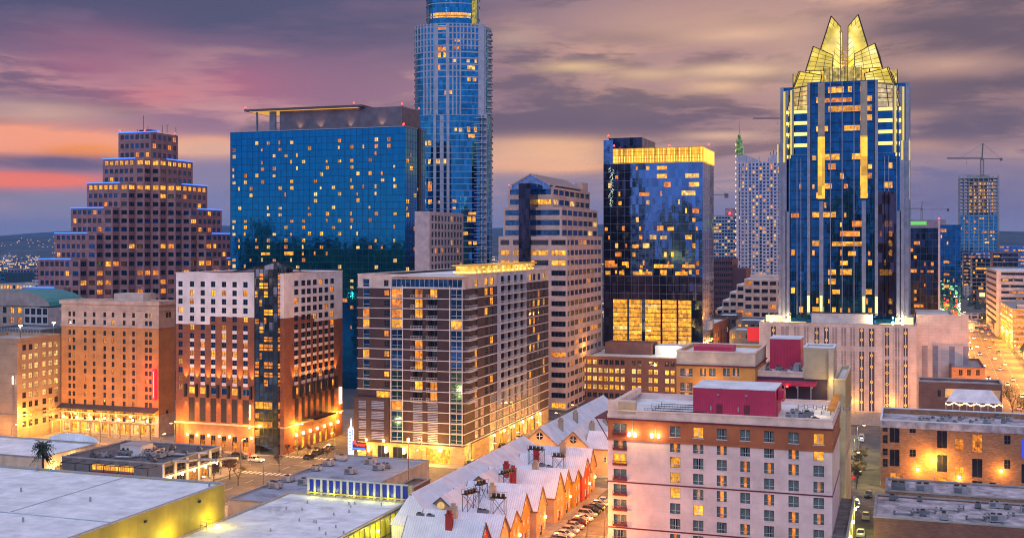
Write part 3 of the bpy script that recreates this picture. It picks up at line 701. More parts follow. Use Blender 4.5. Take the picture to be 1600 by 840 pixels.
# ---------------------------------------------------------------- blue glass hotel slab
def blue_hotel():
    cu, cv = at(633, 500); u0 = u_at(360, cv); z1 = zy(197, cu, cv); v1 = v_at(664, cu)
    b = Bld('blue_glass_hotel', 'wide deep blue glass hotel slab with scattered lit rooms and flat canopy roof', 'hotel tower', u0, cu, cv, v1, 0, z1)
    b.done(M['jw'], M['roofg'], 1.0, capm=M['metal']); rt = b.root
    mullions(rt, b.f, 2.9, 2.95, 0, z1, M['jwmul'], 0.05, 0.09, 0.06)
    mullions(rt, b.r, 2.9, 2.95, 0, z1, M['jwmul'], 0.05, 0.09, 0.06)
    d = lambda x, y: (0.5 if x < 0.09 else 0.32) * (1.0 if (y > 0.72 or 0.36 < y < 0.62) else 0.5)
    lit_panels(rt, b.f, 3.0, 20, z1 - 2, 2.95, d, 'yowwo', 21, merge=0.03, h_=0.62, cap=98, wfr=0.58)
    lit_panels(rt, b.r, 4, 40, z1 - 2, 2.95, 0.14, 'wyo', 4, merge=0, name='side_lit_window')
    nb = MB(); nb.box(cu + 0.05, cu + 0.4, cv + 14, cv + 17, 0, z1 + 0.5); nb.build('dark_slot', M['black'], rt)
    # plant screen and canopy on the roof
    v = cv + 4; ua, ub = u_at(437, v), u_at(628, v); zt = zy(166, ub, v); vb = v_at(656, ub)
    ps = MB(); ps.box(ua, ub, v, vb, z1 - 0.5, zt); ps.build('plant_screen', mat('dusky_metal_panel', (0.17, 0.14, 0.17), 0.5, 0.5), rt)
    uc = u_at(387, v); cn = MB(); zc_ = zy(166.5, uc, v) + 3; cn.box(uc, u_at(570, v), v - 3, vb, zt + 0.2, zt + 1.1); cn.build('canopy', mat('canopy_metal', (0.10, 0.07, 0.07), 0.5), rt)
    gl = MB(); gl.box(uc + 1.5, u_at(560, v), v - 1.5, vb - 2, zt + 0.06, zt + 0.17); gl.build('canopy_soffit_light', emat('soffit_glow', (1.0, 0.5, 0.08), 0.7), rt)
    for x in (400, 421):
        q = MB(); uu = u_at(x, v); q.box(uu, uu + (0.7 if x == 400 else 3.2), v, v + 0.8, z1 - 0.5, zt + 0.05); q.build('canopy_column', M['steel'], rt)
    lad = MB(); uu = u_at(430, v)
    for k in range(4): lad.box(uu, uu + 6, v + 1, v + 1.5, z1 + 1 + k * 3, z1 + 1.3 + k * 3)
    lad.build('screen_rail', M['metal'], rt)
    for x in (469, 501, 548, 597):
        uu = u_at(x, v); f = MB(); f.box(uu - 0.5, uu + 0.5, v - 1.2, v - 0.6, z1 - 0.4, z1 + 0.1); f.build('screen_floodlight', M['gol2'], rt)
        spot(rt, (uu, v - 1.6, z1 + 0.3), (uu, v + 0.5, z1 + 6), 1500, (1.0, 0.55, 0.18), 80, 1)
    for (x, y, z) in ((ub, v, zt), (uc, v - 2, zt + 1), (u_at(556, v), v - 2, zt + 1), (cu - 1, cv + 1, z1), (ub, vb - 1, zt), (u_at(630, v), v, z1)): beacon(rt, x, y, z, 0.7)
blue_hotel()
def white_block():
    cu, cv = at(671, 452); u0 = u_at(648, cv); v1 = v_at(724, cu); z1 = zy(330, cu, cv)
    b = Bld('white_grid_block', 'pale pink concrete block with a grid of small square windows before the glass towers', 'building', u0, cu, cv, v1, 0, z1)
    b.r.grid(cols(b.r.L, 10, 0.62, 1.5, 1), rows(2, z1 - 1, 23, 0.66, 0.5), pick(0.1, 'oyb', 'ddb', 3))
    b.done(mat('pale_pink_concrete', (0.50, 0.40, 0.42), 0.8), M['roofg'])
white_block()

# ---------------------------------------------------------------- tallest rounded glass tower
def rounded_tower():
    D = 610; k = D / FPX
    cu, cv = at(708, D + 22)
    root = thing('rounded_glass_tower', 'tallest rounded blue glass residential tower with white frame grid and balconies', 'residential tower', (cu, cv, 0))
    rx = lambda px: px * k
    def outline(halfw, dp, n=22, p=2.6):            # superellipse plan turned to face the grid
        out = []
        for i in range(n * 2):
            t = math.pi * 2 * i / (n * 2); c, s_ = math.cos(t), math.sin(t)
            x = halfw * math.copysign(abs(c) ** (2 / p), c); y = dp * math.copysign(abs(s_) ** (2 / p), s_)
            out.append((cu + x * CS - y * SN, cv + x * SN + y * CS))
        return out
    zA = H + (HY - 36) * k; zB = H + (HY - 178) * k; zT = zA + 30
    mid = MB(); mid.prism(outline(rx(62), 17), zB, zA); mid.prism(outline(rx(63.5), 19), 0, zB); body = mid.build('glass_facade', M['aus'], root)
    top = MB(); top.prism(outline(rx(43), 14), zA, zT); top.build('crown_glass', M['aus'], root)
    def ring(mb, hw, dp, z, h_, o=0.25, i0=0, i1=None):
        pl = outline(hw + o, dp + o); n = len(pl); i1 = n if i1 is None else i1
        pin = outline(hw - 0.4, dp - 0.4)
        for i in range(i0, i1):
            a, b = pl[i % n], pl[(i + 1) % n]; c, d = pin[i % n], pin[(i + 1) % n]
            mb.add([(*a, z), (*b, z), (*b, z + h_), (*a, z + h_)]); mb.add([(*a, z + h_), (*b, z + h_), (*d, z + h_), (*c, z + h_)]); mb.add([(*c, z), (*d, z), (*b, z), (*a, z)])
    sl = MB(); fh = 3.35
    z = zB
    while z < zA + 0.5: ring(sl, rx(62), 17, z, 0.75 if z > zB + 20 else 0.3); z += fh
    z = 2
    while z < zB + 0.5: ring(sl, rx(63.5), 19, z, 0.28, 0.45); z += fh
    for z in (zA + 1, zA + 5.2, zA + 12, zA + 16, zA + 20, zA + 24): ring(sl, rx(43), 14, z, 0.5)
    sl.build('floor_edge', M['lav'], root)
    # upright ribs: wide piers where the photo shows the white frames
    pr = MB(); n44 = outline(rx(62), 17)
    def front(x, hw, dp, p=2.6):                   # front point for screen offset x metres
        q = max(-0.999, min(0.999, x / hw)); return -dp * (1 - abs(q) ** p) ** (1 / p)
    def pier(x, w_, z0, z1, hw, dp, o=0.35, m=0):
        y0 = front(x, hw, dp); p = [(x - w_ / 2, y0 - o), (x + w_ / 2, y0 - o), (x + w_ / 2, y0 + 1.2), (x - w_ / 2, y0 + 1.2)]
        pr.prism([(cu + a * CS - b_ * SN, cv + a * SN + b_ * CS) for a, b_ in p], z0, z1, m)
    for px_ in (649, 653.5, 658.5, 664, 669, 675, 680.5): pier((px_ - 708) * k, 0.8, zB if px_ > 662 else zA - 14, zA + 0.8, rx(62), 17)
    for px_ in (684, 702, 710, 716, 722): pier((px_ - 708) * k, 1.9 if px_ in (684, 702) else 0.8, zB, zA + 0.8, rx(62), 17, 0.5)
    for px_ in (727, 733, 739, 745): pier((px_ - 708) * k, 0.8, zA - 13, zA + 0.8, rx(62), 17)
    pier((753 - 708) * k, 4.5, zB, zA + 1, rx(62), 17, 0.6); pier((760 - 708) * k, 1.2, zB, zA + 1, rx(62), 17, 0.6)
    for px_ in (682, 703): pier((px_ - 708) * k, 1.5, 0, zB + 0.6, rx(63.5), 19, 0.8)
    pier((693 - 708) * k, 2.0, 0, zB, rx(63.5), 19, 0.3); pier((761 - 708) * k, 1.6, 0, zB + 1, rx(63.5), 19, 0.9); pier((755 - 708) * k, 0.7, 0, zB, rx(63.5), 19, 0.7)
    pr.build('pier', M['lav'], root)
    # balconies at the right
    bl = MB(); z = zB + 1
    while z < zA - 1:
        x = (765 - 708) * k; y0 = front(x, rx(62), 17)
        p = [(x - 1.6, y0 - 0.9), (x + 2.2, y0 - 0.5), (x + 2.6, y0 + 5), (x - 1.6, y0 + 5)]
        bl.prism([(cu + a * CS - b_ * SN, cv + a * SN + b_ * CS) for a, b_ in p], z, z + 0.9); z += fh
    z = 4
    while z < zB - 1:
        x = (751 - 708) * k; y0 = front(x, rx(63.5), 19)
        p = [(x - 3.4, y0 - 1.2), (x + 4.2, y0 - 1.2), (x + 3.9, y0 + 2), (x - 3.4, y0 + 1)]
        bl.prism([(cu + a * CS - b_ * SN, cv + a * SN + b_ * CS) for a, b_ in p], z, z + 0.35); z += fh
    bl.build('balcony', M['lav'], root)
    out = []; r = random.Random(8)
    def lit(px0, px1, y0, y1, kd):
        hw, dp = (rx(63.5), 19) if y0 > 178 else ((rx(62), 17) if y0 > 36 else (rx(43), 14))
        xa, xb = (px0 - 708) * k, (px1 - 708) * k; ya, yb = front(xa, hw, dp), front(xb, hw, dp)
        A = (cu + xa * CS - (ya - .35) * SN, cv + xa * SN + (ya - .35) * CS); B = (cu + xb * CS - (yb - .35) * SN, cv + xb * SN + (yb - .35) * CS)
        d = Vector((B[0] - A[0], B[1] - A[1])); w_ = d.length; d /= w_
        z0 = H + (HY - y1) * k; out.append((A[0], A[1], z0, d.x, d.y, w_, (y1 - y0) * k, kd, 'bare'))
    for (a, b_, c, d, e) in ((686, 692, 68, 77, 'o'), (695, 701, 79, 87, 'y'), (686, 691, 80, 87, 'y'), (686, 700, 71, 78, 'o'), (711, 716, 90, 95, 'w'), (732, 748, 90, 95, 'w'), (733, 745, 100, 106, 'w'), (733, 747, 117.5, 124.5, 'y'),
                             (704, 709, 140, 145, 'y'), (697, 700, 140, 146, 'y'), (686, 690, 99, 107, 'o'), (686, 701, 37, 44, 'o'), (711, 724, 36, 43, 'y'), (733, 738, 36, 43, 'o'), (713, 722, 58, 63, 'o'), (712, 720, 70, 75, 'o'),
                             (733, 748, 197, 205, 'y'), (735, 745, 208, 214, 'y'), (713, 717, 199, 204, 'w'), (720, 725, 199, 205, 'w'), (664, 669, 219, 226, 'w'), (671, 676, 219, 226, 'w'), (664, 667, 248, 255, 'o'), (671, 675, 248, 255, 'w'), (684, 700, 247, 255, 'w'),
                             (664, 667, 283, 289, 'o'), (671, 677, 283, 298, 'o'), (710, 716, 311, 317, 'y'), (735, 747, 331, 335, 'y'), (733, 746, 338, 347, 'y'), (664, 667, 311, 318, 'o'), (671, 677, 311, 318, 'y'), (687, 691, 313, 318, 'o'), (710, 715, 323, 327, 'y'), (724, 734, 362, 367, 'y'), (735, 748, 377, 382, 'y'), (704, 714, 350, 354, 'o'),
                             (764, 769, 244, 275, 'o')): lit(a, b_, c, d, e)
    put_windows(root, out, 95, 'lit_window'); out.clear()
    seg = [(667 + i * 6.5, 667 + i * 6.5 + 6.2) for i in range(11)]
    for (a, b_) in seg: lit(a, b_, 15, 23, 'w' if a > 720 else 'y')
    put_windows(root, out, 95, 'crown_window')
    xs = (743 - 708) * k; ys = front(xs, rx(43), 14); cb = MB(); q = (cu + xs * CS - ys * SN, cv + xs * SN + ys * CS); cb.box(q[0] - .6, q[0] + 1.0, q[1] - 2, q[1] + 1, zA + 1, zT); cb.build('crown_lit_column', litmat('crown_yellow_light', (0.45, 0.34, 0.02), (0.7, 0.55, 0.05), 0.7, .5, .3), root)
rounded_tower()

# ---------------------------------------------------------------- pink granite banded office with gable
def gable_office():
    D = 452; cu, cv = at(866, D)
    root_u0 = u_at(792, cv)
    z1 = zy(291, cu, cv); z2 = zy(324, cu, cv); z3 = zy(369, cu, cv)
    # lower body first (widest), then two set back tiers
    u0 = u_at(779, cv - 6); cuL, cvL = cu + 7, cv - 6
    v1 = v_at(941, cuL)
    b = Bld('gabled_granite_office', 'pink granite office tower with dark window bands and glazed gable top', 'office tower', u0, cuL, cvL, v1, 0, z3)
    fh = 3.95; nf = int(z3 / fh)
    rw = [(z3 - fh * (j + 1) + 0.5, z3 - fh * (j + 1) + 2.5) for j in range(nf) if z3 - fh * (j + 1) > 0]
    def hi(i, j): return 'y' if j in (1, 2) and R_.random() < 0.9 else (R_.choice('yo') if R_.random() < 0.10 else 'd')
    R_ = random.Random(3)
    xs = [(781, 786), (788, 796), (800, 806), (846, 860), (862, 873)]
    cl = [(0.8, 4.5), (6, 15)] + [(b.f.L - 13.5, b.f.L - 7.6), (b.f.L - 6.4, b.f.L - 0.6)]
    b.f.grid(cl, rw, hi, 'band')
    b.r.grid([(0.6, 3.6)] + [(5 + i * ((b.r.L - 6) / 8), 5 + (i + 0.86) * ((b.r.L - 6) / 8)) for i in range(8)], rw, lambda i, j: 'o' if R_.random() < 0.09 else ('b' if R_.random() < 0.4 else 'd'), 'band')
    b.done(M['gran'], M['roofg'], 0.6, cap=90); rt = b.root
    def tier(ua, ub, va, vb, z0, z1, left, m=M['gran']):
        fs = [Face((ua, va), (ub, va), z0, z1), Face((ub, va), (ub, vb), z0, z1), Face((ub, vb), (ua, vb), z0, z1), Face((ua, vb), (ua, va), z0, z1)]
        rr = [(z1 - fh * (j + 1) + 0.9, z1 - fh * (j + 1) + 3.0) for j in range(int((z1 - z0) / fh + 0.3))]
        fs[0].grid([(1.0, left), (fs[0].L - left, fs[0].L - 0.8)], rr, lambda i, j: 'y' if (R_.random() < 0.12) else 'b', 'band')
        fs[1].grid([(1 + i * ((fs[1].L - 1) / 7), 1 + (i + 0.86) * ((fs[1].L - 1) / 7)) for i in range(7)], rr, lambda i, j: 'w' if R_.random() < 0.07 else 'b', 'band')
        mb = MB(); wn = []
        for f_ in fs: f_.wall(mb, 0); wn += f_.wins()
        mb.add([(ua, va, z1), (ub, va, z1), (ub, vb, z1), (ua, vb, z1)]); mb.build('upper_wall', m, rt); put_windows(rt, wn, 60, 'upper_window')
    ua2 = u_at(786, cv); tier(ua2, cu + 3, cv, v_at(934, cu + 3), z3, z2, 12)
    ua1 = u_at(793, cv + 3); ub1 = cu - 1.5; vb1 = v_at(922, ub1); tier(ua1, ub1, cv + 3, vb1, z2, z1, 11)
    # dark glass slot and the gable
    g = MB(); um = u_at(828, cv); hw = 6.0; vf = cvL - 0.9
    g.box(um - 2.4, um + 2.4, vf, cv + 6, 0, z1 + 1); g.build('glass_shaft', M['dkgl'], rt)
    g2 = MB(); zp = zy(272, um, cv); vv = cv + 1.2
    gx = [(um - 8, z1 - 1), (um - 8, z1 + 0.8), (um, zp), (um + 8, z1 + 0.8), (um + 8, z1 - 1)]
    g2.add([(x, vv, z) for x, z in gx]); g2.build('gable_glass', M['goog'], rt)
    g3 = MB(); e = vb1 - 12
    g3.add([(um + 8.4, vv - .5, z1 + 0.6), (um + 8.4, e, z1 + 0.6), (um, e, zp + .2), (um, vv - .5, zp + .2)]); g3.add([(um, vv - .5, zp + .2), (um, e, zp + .2), (um - 8.4, e, z1 + 0.6), (um - 8.4, vv - .5, z1 + 0.6)])
    g3.add([(um - 8, e, z1), (um + 8, e, z1), (um, e, zp)]); g3.build('gable_roof', mat('ribbed_glass_roof', (0.26, 0.24, 0.33), 0.3, 0.6), rt)
    rb = MB(); n = 12
    for i in range(n + 1):
        y = vv - .5 + (e - vv + .5) * i / n; rb.beam((um, y, zp + .3), (um + 8.4, y, z1 + 0.75), 0.12); rb.beam((um, y, zp + .3), (um - 8.4, y, z1 + 0.75), 0.12)
    for s_ in (-1, 1):
        for t in (0.33, 0.66): rb.beam((um + s_ * 8 * t, vv - .1, z1), (um + s_ * 8 * t, vv - .1, zp - (zp - z1) * t), 0.12)
        rb.beam((um, vv - .3, zp), (um + s_ * 8.2, vv - .3, z1 + .6), 0.28); rb.beam((um - s_ * 6, vv - .1, z1), (um + s_ * 1.5, vv - .1, zp - 1.5), 0.1)
    rb.build('gable_rib', M['gran'], rt)
    sh = MB(); sh.box(ub1 - 4, ub1 - 0.5, e + 1, e + 10, z1, z1 + 4); sh.build('stair_head', M['gran'], rt)
    for x, y in ((ua1 + .5, cv + 3.5), (ub1 - 1, vb1 - 2)): beacon(rt, x, y, z1, 0.4)
    for k, (ux, vx, zz) in enumerate(((cuL + 1, v_at(935, cuL), 14), (cuL + 1, v_at(912, cuL), 22))): point(rt, (ux + 2, vx, zz), 2500)
gable_office()

# ---------------------------------------------------------------- glass office with gold lit crown over a car park
def gold_office():
    cu, cv = at(1098, 508); u0 = u_at(943, cv); v1 = v_at(1115, cu); v1 = min(v1, cv + 55)
    z1 = zy(253, cu, cv)
    b = Bld('gold_crowned_glass_office', 'blue glass office block with glowing gold crown above and lit parking decks below', 'office tower', u0, cu, cv, v1, 0, z1)
    f = b.f; zt2 = f.zc(431, 1000); zb2 = f.zc(468, 1000); zb0 = f.zc(537, 1000)
    a0, a1 = f.sx(958), f.sx(1081)
    f.zones.append((0, f.sx(985), zt2, z1, 1)); f.zones.append((0, f.L, zb2, zt2, 2)); f.zones.append((0, a0, 0, zb2, 2)); f.zones.append((a1, f.L, 0, zb2, 4))  # darker upper left zone paints a mirrored dark building into the glass
    bays = [(958, 980), (983, 1003), (1008, 1032), (1035, 1057), (1060, 1080)]
    n = 10; hh = (zb2 - zb0) / n
    for (p, q) in bays:
        for j in range(n): f.op(f.sx(p), f.sx(q), zb0 + j * hh + 0.28, zb0 + (j + 1) * hh, 'y' if rnd.random() < .9 else 'w', 'bare')
    b.r.zones.append((0, b.r.L * 0.62, 0, z1, 3)); b.r.zones.append((b.r.L * 0.62, b.r.L, 0, z1, 1))
    rt = b.done([M['goog'], M['dkgl'], glass('plum_tinted_glass', (.13, .12, .20), .12, .9, 1.6, 3.9, .5, .04), M['silver'], M['dkgl']], M['roofg'], 0.5, cap=50, wname='parking_opening')
    mullions(rt, f, 3.2, 3.9, zb2, z1, mat('pale_mullion', (0.16, 0.20, 0.34), 0.4, 0.4), 0.04, 0.06, 0.08, zoff=(z1 - zb2) % 3.9)
    mullions(rt, b.r, 5, 3.9, 4, z1, M['lav'], 0.04, 0.06, 0.05)
    nf = int((z1 - zt2) / 3.9)
    lit_panels(rt, f, 1.6, z1 - nf * 3.9, z1, 3.9, lambda x, y: 0.34 if y < 0.12 else (0.20 if y < 0.45 else 0.12), 'yyow', 17, merge=0.35, h_=0.55, cap=95, wfr=0.85)
    lit_panels(rt, f, 3.2, f.zc(432, 1000), f.zc(409, 1000), 3.2, 0.9, 'yyo', 5, merge=0.6, h_=0.55, cap=60, name='lobby_window')
    ca, cb, zc1 = u_at(958, cv), cu, zy(229, cu, cv)
    cr = MB(); cr.box(ca, cb + .3, cv - 0.3, v1 + 0.0, z1 + 0.3, zc1); cr.build('crown_screen', litmat('gold_screen', (0.95, 0.40, 0.006), (1.0, 0.58, 0.03), 1.35, .35, .8, (1.6, 9, 9)), rt)
    cl = MB(); r = random.Random(2); n = 34
    for i in range(n):
        u = ca + (cb - ca) * (i + 0.5) / n; cl.box(u - 0.18, u + 0.18, cv - 0.5, cv - 0.3, z1 + 0.5, zc1 - (0.4 if i % 2 else 3.5))
    for i in range(12): v = cv + (v1 - cv) * (i + .5) / 12; cl.box(cu + .32, cu + .5, v - .25, v + .25, z1 + .5, zc1 - .4)
    cl.build('crown_light', emat('gold_tube', (1.0, 0.66, 0.10), 1.3), rt)
    cf = MB()
    for k in range(5): z = z1 + 0.3 + (zc1 - z1 - 0.3) * k / 4; cf.box(ca - .05, cb + .35, cv - 0.62, cv - 0.52, z - 0.06, z + 0.06)
    for i in range(26): u = ca + (cb + .3 - ca) * i / 25; cf.box(u - .05, u + .05, cv - 0.7, cv - 0.63, z1 + .3, zc1)
    cf.build('crown_mesh', mat('bronze_mesh', (0.25, 0.12, 0.01), 0.4, 0.5), rt)
    pb = MB(); vv = cv + 8; ub = u_at(1003, vv); pb.box(u0 + 0.5, ub, vv, vv + 30, z1, zy(216, u0, vv)); pb.build('plant_room', M['dkgl'], rt)
    p2 = MB(); p2.box(u0 - 0.02, u_at(958, cv) - 0.1, cv + .1, vv - 0.2, z1 - 0.4, zy(219, u0, cv)); p2.build('corner_screen', M['goog'], rt)
    for (x, y, z) in ((u0 + .3, vv, zy(216, u0, vv)), (ca, cv + 2, zc1 + .5), (u_at(1044, cv), cv + 3, zc1), (cu + 2, cv + 4, zc1)): beacon(rt, x, y, z, 0.8)
    # glowing strokes painting reflected string lights onto the dark glass
    sg = MB(); r = random.Random(4)
    for k in range(46):
        a = f.sx(953 + r.uniform(0, 5)); z = f.zc(262 + k * 1.3, 955); q = f.P(a, z, 0.3); p2_ = f.P(a + r.uniform(-1, 1), z - r.uniform(.2, 1.0), 0.3); sg.beam(q, p2_, 0.09)
    sg.build('string_light_reflection', emat('greenish_white_reflection', (0.7, 0.85, 0.6), 0.9), rt)
gold_office()
# ---------------------------------------------------------------- crowned tower with folded glass top
def crown_tower():
    D = 455; k = D / FPX
    fu, fv = at(1316, D); R0 = 25.0; cu, cv = fu, fv + R0
    root = thing('crowned_glass_tower', 'tall cobalt glass tower with golden lit folded glass crown of pointed leaves', 'office tower', (cu, cv, 0))
    Z = lambda y: H + (HY - y) * k
    zb = Z(492); zlow = Z(240); zsh = Z(140); zbay = Z(127)
    def four(fn, mb, name=None, mt=None):
        for q in range(4):
            if name: mb = MB()
            mb.M = Matrix.Translation((cu, cv, 0)) @ Matrix.Rotation(q * math.pi / 2, 4, 'Z'); fn(mb)
            if name: mb.M = None; mb.build(name, mt, root)
        mb.M = None
    g = MB(); g.M = Matrix.Translation((cu, cv, 0))
    g.box(-24.2, 24.2, -20, 20, zb - 3, zlow); g.box(-20, 20, -24.2, 24.2, zb - 3, zlow - .02)
    g.box(-21.2, 21.2, -18.5, 18.5, zlow, Z(167)); g.box(-18.5, 18.5, -21.2, 21.2, zlow, Z(167) - .02); g.M = None
    g.build('glass_body', M['frost'], root)
    def bay(mb):
        mb.prism([(-12.6, -24.0), (-12.0, -R0), (12.0, -R0), (12.6, -24.0), (12.6, -15), (-12.6, -15)], zb - 3, zbay)
    four(bay, None, 'centre_bay', M['frost'])
    def bay2(mb): mb.box(13.5, 20, -24.6, -23.9, zb, Z(300))
    four(bay2, None, 'reflection_tone_bay', M['frostd'])  # brownish bay puts a neighbouring building's reflection into the glass colour
    # upright fins
    def fins(mb):
        for x, w_, z1 in ((-8.0, 1.6, Z(314)), (8.2, 1.6, Z(314)), (-12.9, 1.2, zbay), (12.9, 1.2, zbay), (-4.5, .3, zbay), (0, .3, zbay), (4.5, .3, zbay), (-17.5, .25, Z(245)), (17.5, .25, Z(245)), (-20.5, .25, Z(245)), (20.5, .25, Z(245)), (-16, .25, Z(245)), (16, .25, Z(245))):
            d_ = R0 + 0.7 if abs(x) < 12.5 else (R0 + 0.2 if abs(x) < 13 else 24.6)
            mb.box(x - w_ / 2, x + w_ / 2, -d_, -d_ + 1.4, zb, z1)
        for s_ in (-1, 1):
            mb.box(s_ * 23.0, s_ * 24.9, -23.2, -21.6, zb - 2, Z(222))
            mb.box(s_ * 20.6, s_ * 22.0, -24.9, -23.4, zb - 2, Z(330))
            mb.box(s_ * 21.4, s_ * 22.4, -20.4, -18.9, zlow, Z(136)); 
    four(fins, None, 'stone_fin', mat('lavender_fins', (0.24, 0.27, 0.38), 0.35, 0.4))
    def lc(mb):
        for x in (-8.0, 8.2): mb.box(x - 1.35, x + 1.35, -R0 - 0.35, -R0 - 0.02, Z(310), Z(213)); 
    four(lc, None, 'lit_column', litmat('gold_column_light', (1.0, 0.48, 0.02), (1.0, 0.60, 0.06), 1.3, 0.5, 0.8, (5, 5, 3.8)))
    def lc2(mb):
        for x in (-8.0, 8.2): mb.box(x - 1.3, x + 1.3, -R0 - 0.33, -R0 - 0.02, Z(213), zbay - .3)
    four(lc2, None, 'upper_column', mat('grey_gold_column', (0.36, 0.30, 0.22), 0.5))
    def floors(mb):
        n = int((zbay - zb) / 3.8)
        for j in range(n + 1):
            z = zb + j * 3.8
            mb.box(-11.9, 11.9, -R0 - 0.12, -R0 + .1, z, z + 0.35)
            if z < zlow - 2:
                for s_ in (-1, 1): mb.box(s_ * 13.5, s_ * 20.4, -24.32, -24.1, z, z + 0.35)
    four(floors, None, 'floor_edge', M['dkgl'])
    def mull(mb):
        for i in range(16): x = -11.4 + i * 1.52; mb.box(x - .05, x + .05, -R0 - 0.1, -R0 + .05, zb, zbay)
        for s_ in (-1, 1):
            for i in range(5): x = s_ * (13.8 + i * 1.6); mb.box(x - .05, x + .05, -24.3, -24.1, zb, zlow)
    four(mull, None, 'mullion', M['jwmul'])
    # louvre bars of light at the shoulders, golden edges
    def bars(mb):
        for s_ in (-1, 1):
            for y in (171, 189, 206.5, 224.5, 242): mb.box(s_ * 13.6, s_ * 20.6, -22.1, -21.3, Z(y) - 0.65, Z(y) + 0.65)
    four(bars, None, 'shoulder_light', emat('pale_gold_bar', (1.0, 0.68, 0.18), 1.35))
    def edges(mb, s_):
        if 1:
            mb.box(s_ * 22.5, s_ * 23.3, -20.3, -19.6, zlow, Z(137)); mb.box(s_ * 24.95, s_ * 25.5, -22.9, -22.1, Z(252), Z(222))
    eg_ = emat('edge_gold', (0.72, 0.55, 0.10), 0.6); four(lambda mb: edges(mb, -1), None, 'edge_light', eg_); four(lambda mb: edges(mb, 1), None, 'edge_light', eg_)
    # crown of folded leaves, the same on the four sides
    leaf = [  # offsets from the axis (px/px-row) -> (x m, z)
        [(-36, 98), (-20, 25), (-5.5, 42), (-5.5, 100), (-7, 103)],
    ]
    def q3(x, y, zz): return (x, y, zz)
    pan = MB(); ed = MB(); cr = MB()
    def tri(mb, mbE, pts, sub, thick=0.35):
        # pts: outer bottom, apex, inner top, inner bottom
        o, a, i_, b_ = [Vector(p) for p in pts]
        n = (a - o).cross(b_ - o).normalized() * thick; n = n if n.y > 0 else -n
        mb.add([o, a, i_, b_]); mb.add([b_ + n, i_ + n, a + n, o + n]); o, a, i_, b_ = [q_ - n * .35 for q_ in (o, a, i_, b_)]
        for p, q in ((o, a), (a, i_), (i_, b_), (b_, o)): mb.add([p, p + n, q + n, q]); mbE.beam(p, q, 0.2)
        for t in [x / sub for x in range(1, sub)]:
            mbE.beam(o.lerp(a, t), b_.lerp(i_, t) + Vector((0, 0, -1.2)) * 0, 0.09); 
        for t in (0.33, 0.66): mbE.beam(o.lerp(b_, t), a.lerp(i_, t), 0.09)
    zz = lambda y: Z(y)
    def crown(mb):
        for s_ in (-1, 1):
            m0 = mb.M; ed.M = m0
            # (corner x=y offset) leaves lean inward towards the apex
            tri(mb, ed, [(s_ * 9.8, -9.8, zz(82) + 2.4), (s_ * 5.3, -5.3, zz(24) + 3.6), (s_ * 1.5, -6.8, zz(42) + 3.2), (s_ * 1.5, -9.5, zz(102))], 7)
            tri(mb, ed, [(s_ * 14.8, -14.8, zz(108) + 1.4), (s_ * 12.0, -12.0, zz(70) + 2.0), (s_ * 4.1, -13.8, zz(86) + 1.8), (s_ * 4.4, -15.2, zz(104))], 5)
            tri(mb, ed, [(s_ * 19.6, -19.0, zz(131)), (s_ * 17.4, -16.6, zz(104)), (s_ * 8.2, -19, zz(113)), (s_ * 8.8, -20, zz(128))], 4)
    crown(pan) if False else four(crown, pan); ed.M = None
    pan.build('crown_leaf', M['leafg'], root); ed.build('crown_frame', mat('dark_bronze_frame', (0.05, 0.035, 0.015), 0.5, 0.4), root)
    def inner(mb):
        mb.box(-7.3, 7.3, -20.4, -14, zbay - .5, Z(103)); 
    four(inner, None, 'crown_lantern', litmat('lantern_gold', (0.62, 0.42, 0.04), (0.95, 0.72, 0.22), 0.9, 0.9, 0.6))
    def ribs(mb):
        for x in (-7.3, -5, -4, -1.8, -.8, .8, 1.8, 4, 5, 7.3): mb.box(x - .12, x + .12, -20.75, -20.4, zbay, Z(102))
    four(ribs, None, 'lantern_rib', M['black'])
    def wing(mb, s_):
        if 1:
            mb.add([(s_ * 21.6, -21.4, Z(168)), (s_ * 13.4, -22.2, Z(168)), (s_ * 13.2, -20.6, Z(130)), (s_ * 19.8, -19.6, Z(134))])
            mb.add([(s_ * 13.4, -22.25, Z(168)), (s_ * 21.6, -21.45, Z(168)), (s_ * 19.8, -19.65, Z(134)), (s_ * 13.2, -20.65, Z(130))])
    lg_ = litmat('louver_gold', (0.9, 0.55, 0.10), (1.0, 0.8, 0.35), 0.8, 0.5, 0.45); four(lambda mb: wing(mb, -1), None, 'sloping_wing', lg_); four(lambda mb: wing(mb, 1), None, 'sloping_wing', lg_)
    def winf(mb):
        for s_ in (-1, 1):
            for t in (0, .2, .4, .6, .8, 1.0): mb.beam((s_ * (21.6 - 1.8 * t), -21.7 + 1.9 * t, Z(168) + (Z(134) - Z(168)) * t), (s_ * 13.3, -22.5 + 1.6 * t, Z(168) + (Z(130) - Z(168)) * t), .14)
            for a in (0, .5, 1): mb.beam((s_ * (21.6 - 8.2 * a), -21.7 - .8 * a, Z(168)), (s_ * (19.8 - 6.6 * a), -19.9 - a, Z(134) + a * .8), .16)
    four(winf, None, 'wing_frame', M['dkgl'])
    lk = MB(); lk.M = Matrix.Translation((cu, cv, 0))
    for y in (96, 84, 74, 62):
        for a, b_ in (((-6, -6), (6, -6)), ((-6, 6), (6, 6)), ((-6, -6), (-6, 6)), ((6, -6), (6, 6))): lk.beam((*a, Z(y)), (*b_, Z(y)), .22); lk.beam((*a, Z(y)), (*b_, Z(y) - 2.8), .12)
    for x in (-1.6, 1.6): lk.beam((x, -5.5, Z(103)), (x, -5.5, Z(58)), 0.25)
    lk.M = None; lk.build('crown_truss', mat('gold_light_tone_steel', (0.5, 0.35, 0.08), 0.5), root)  # gold crown light is put into the steel's base colour
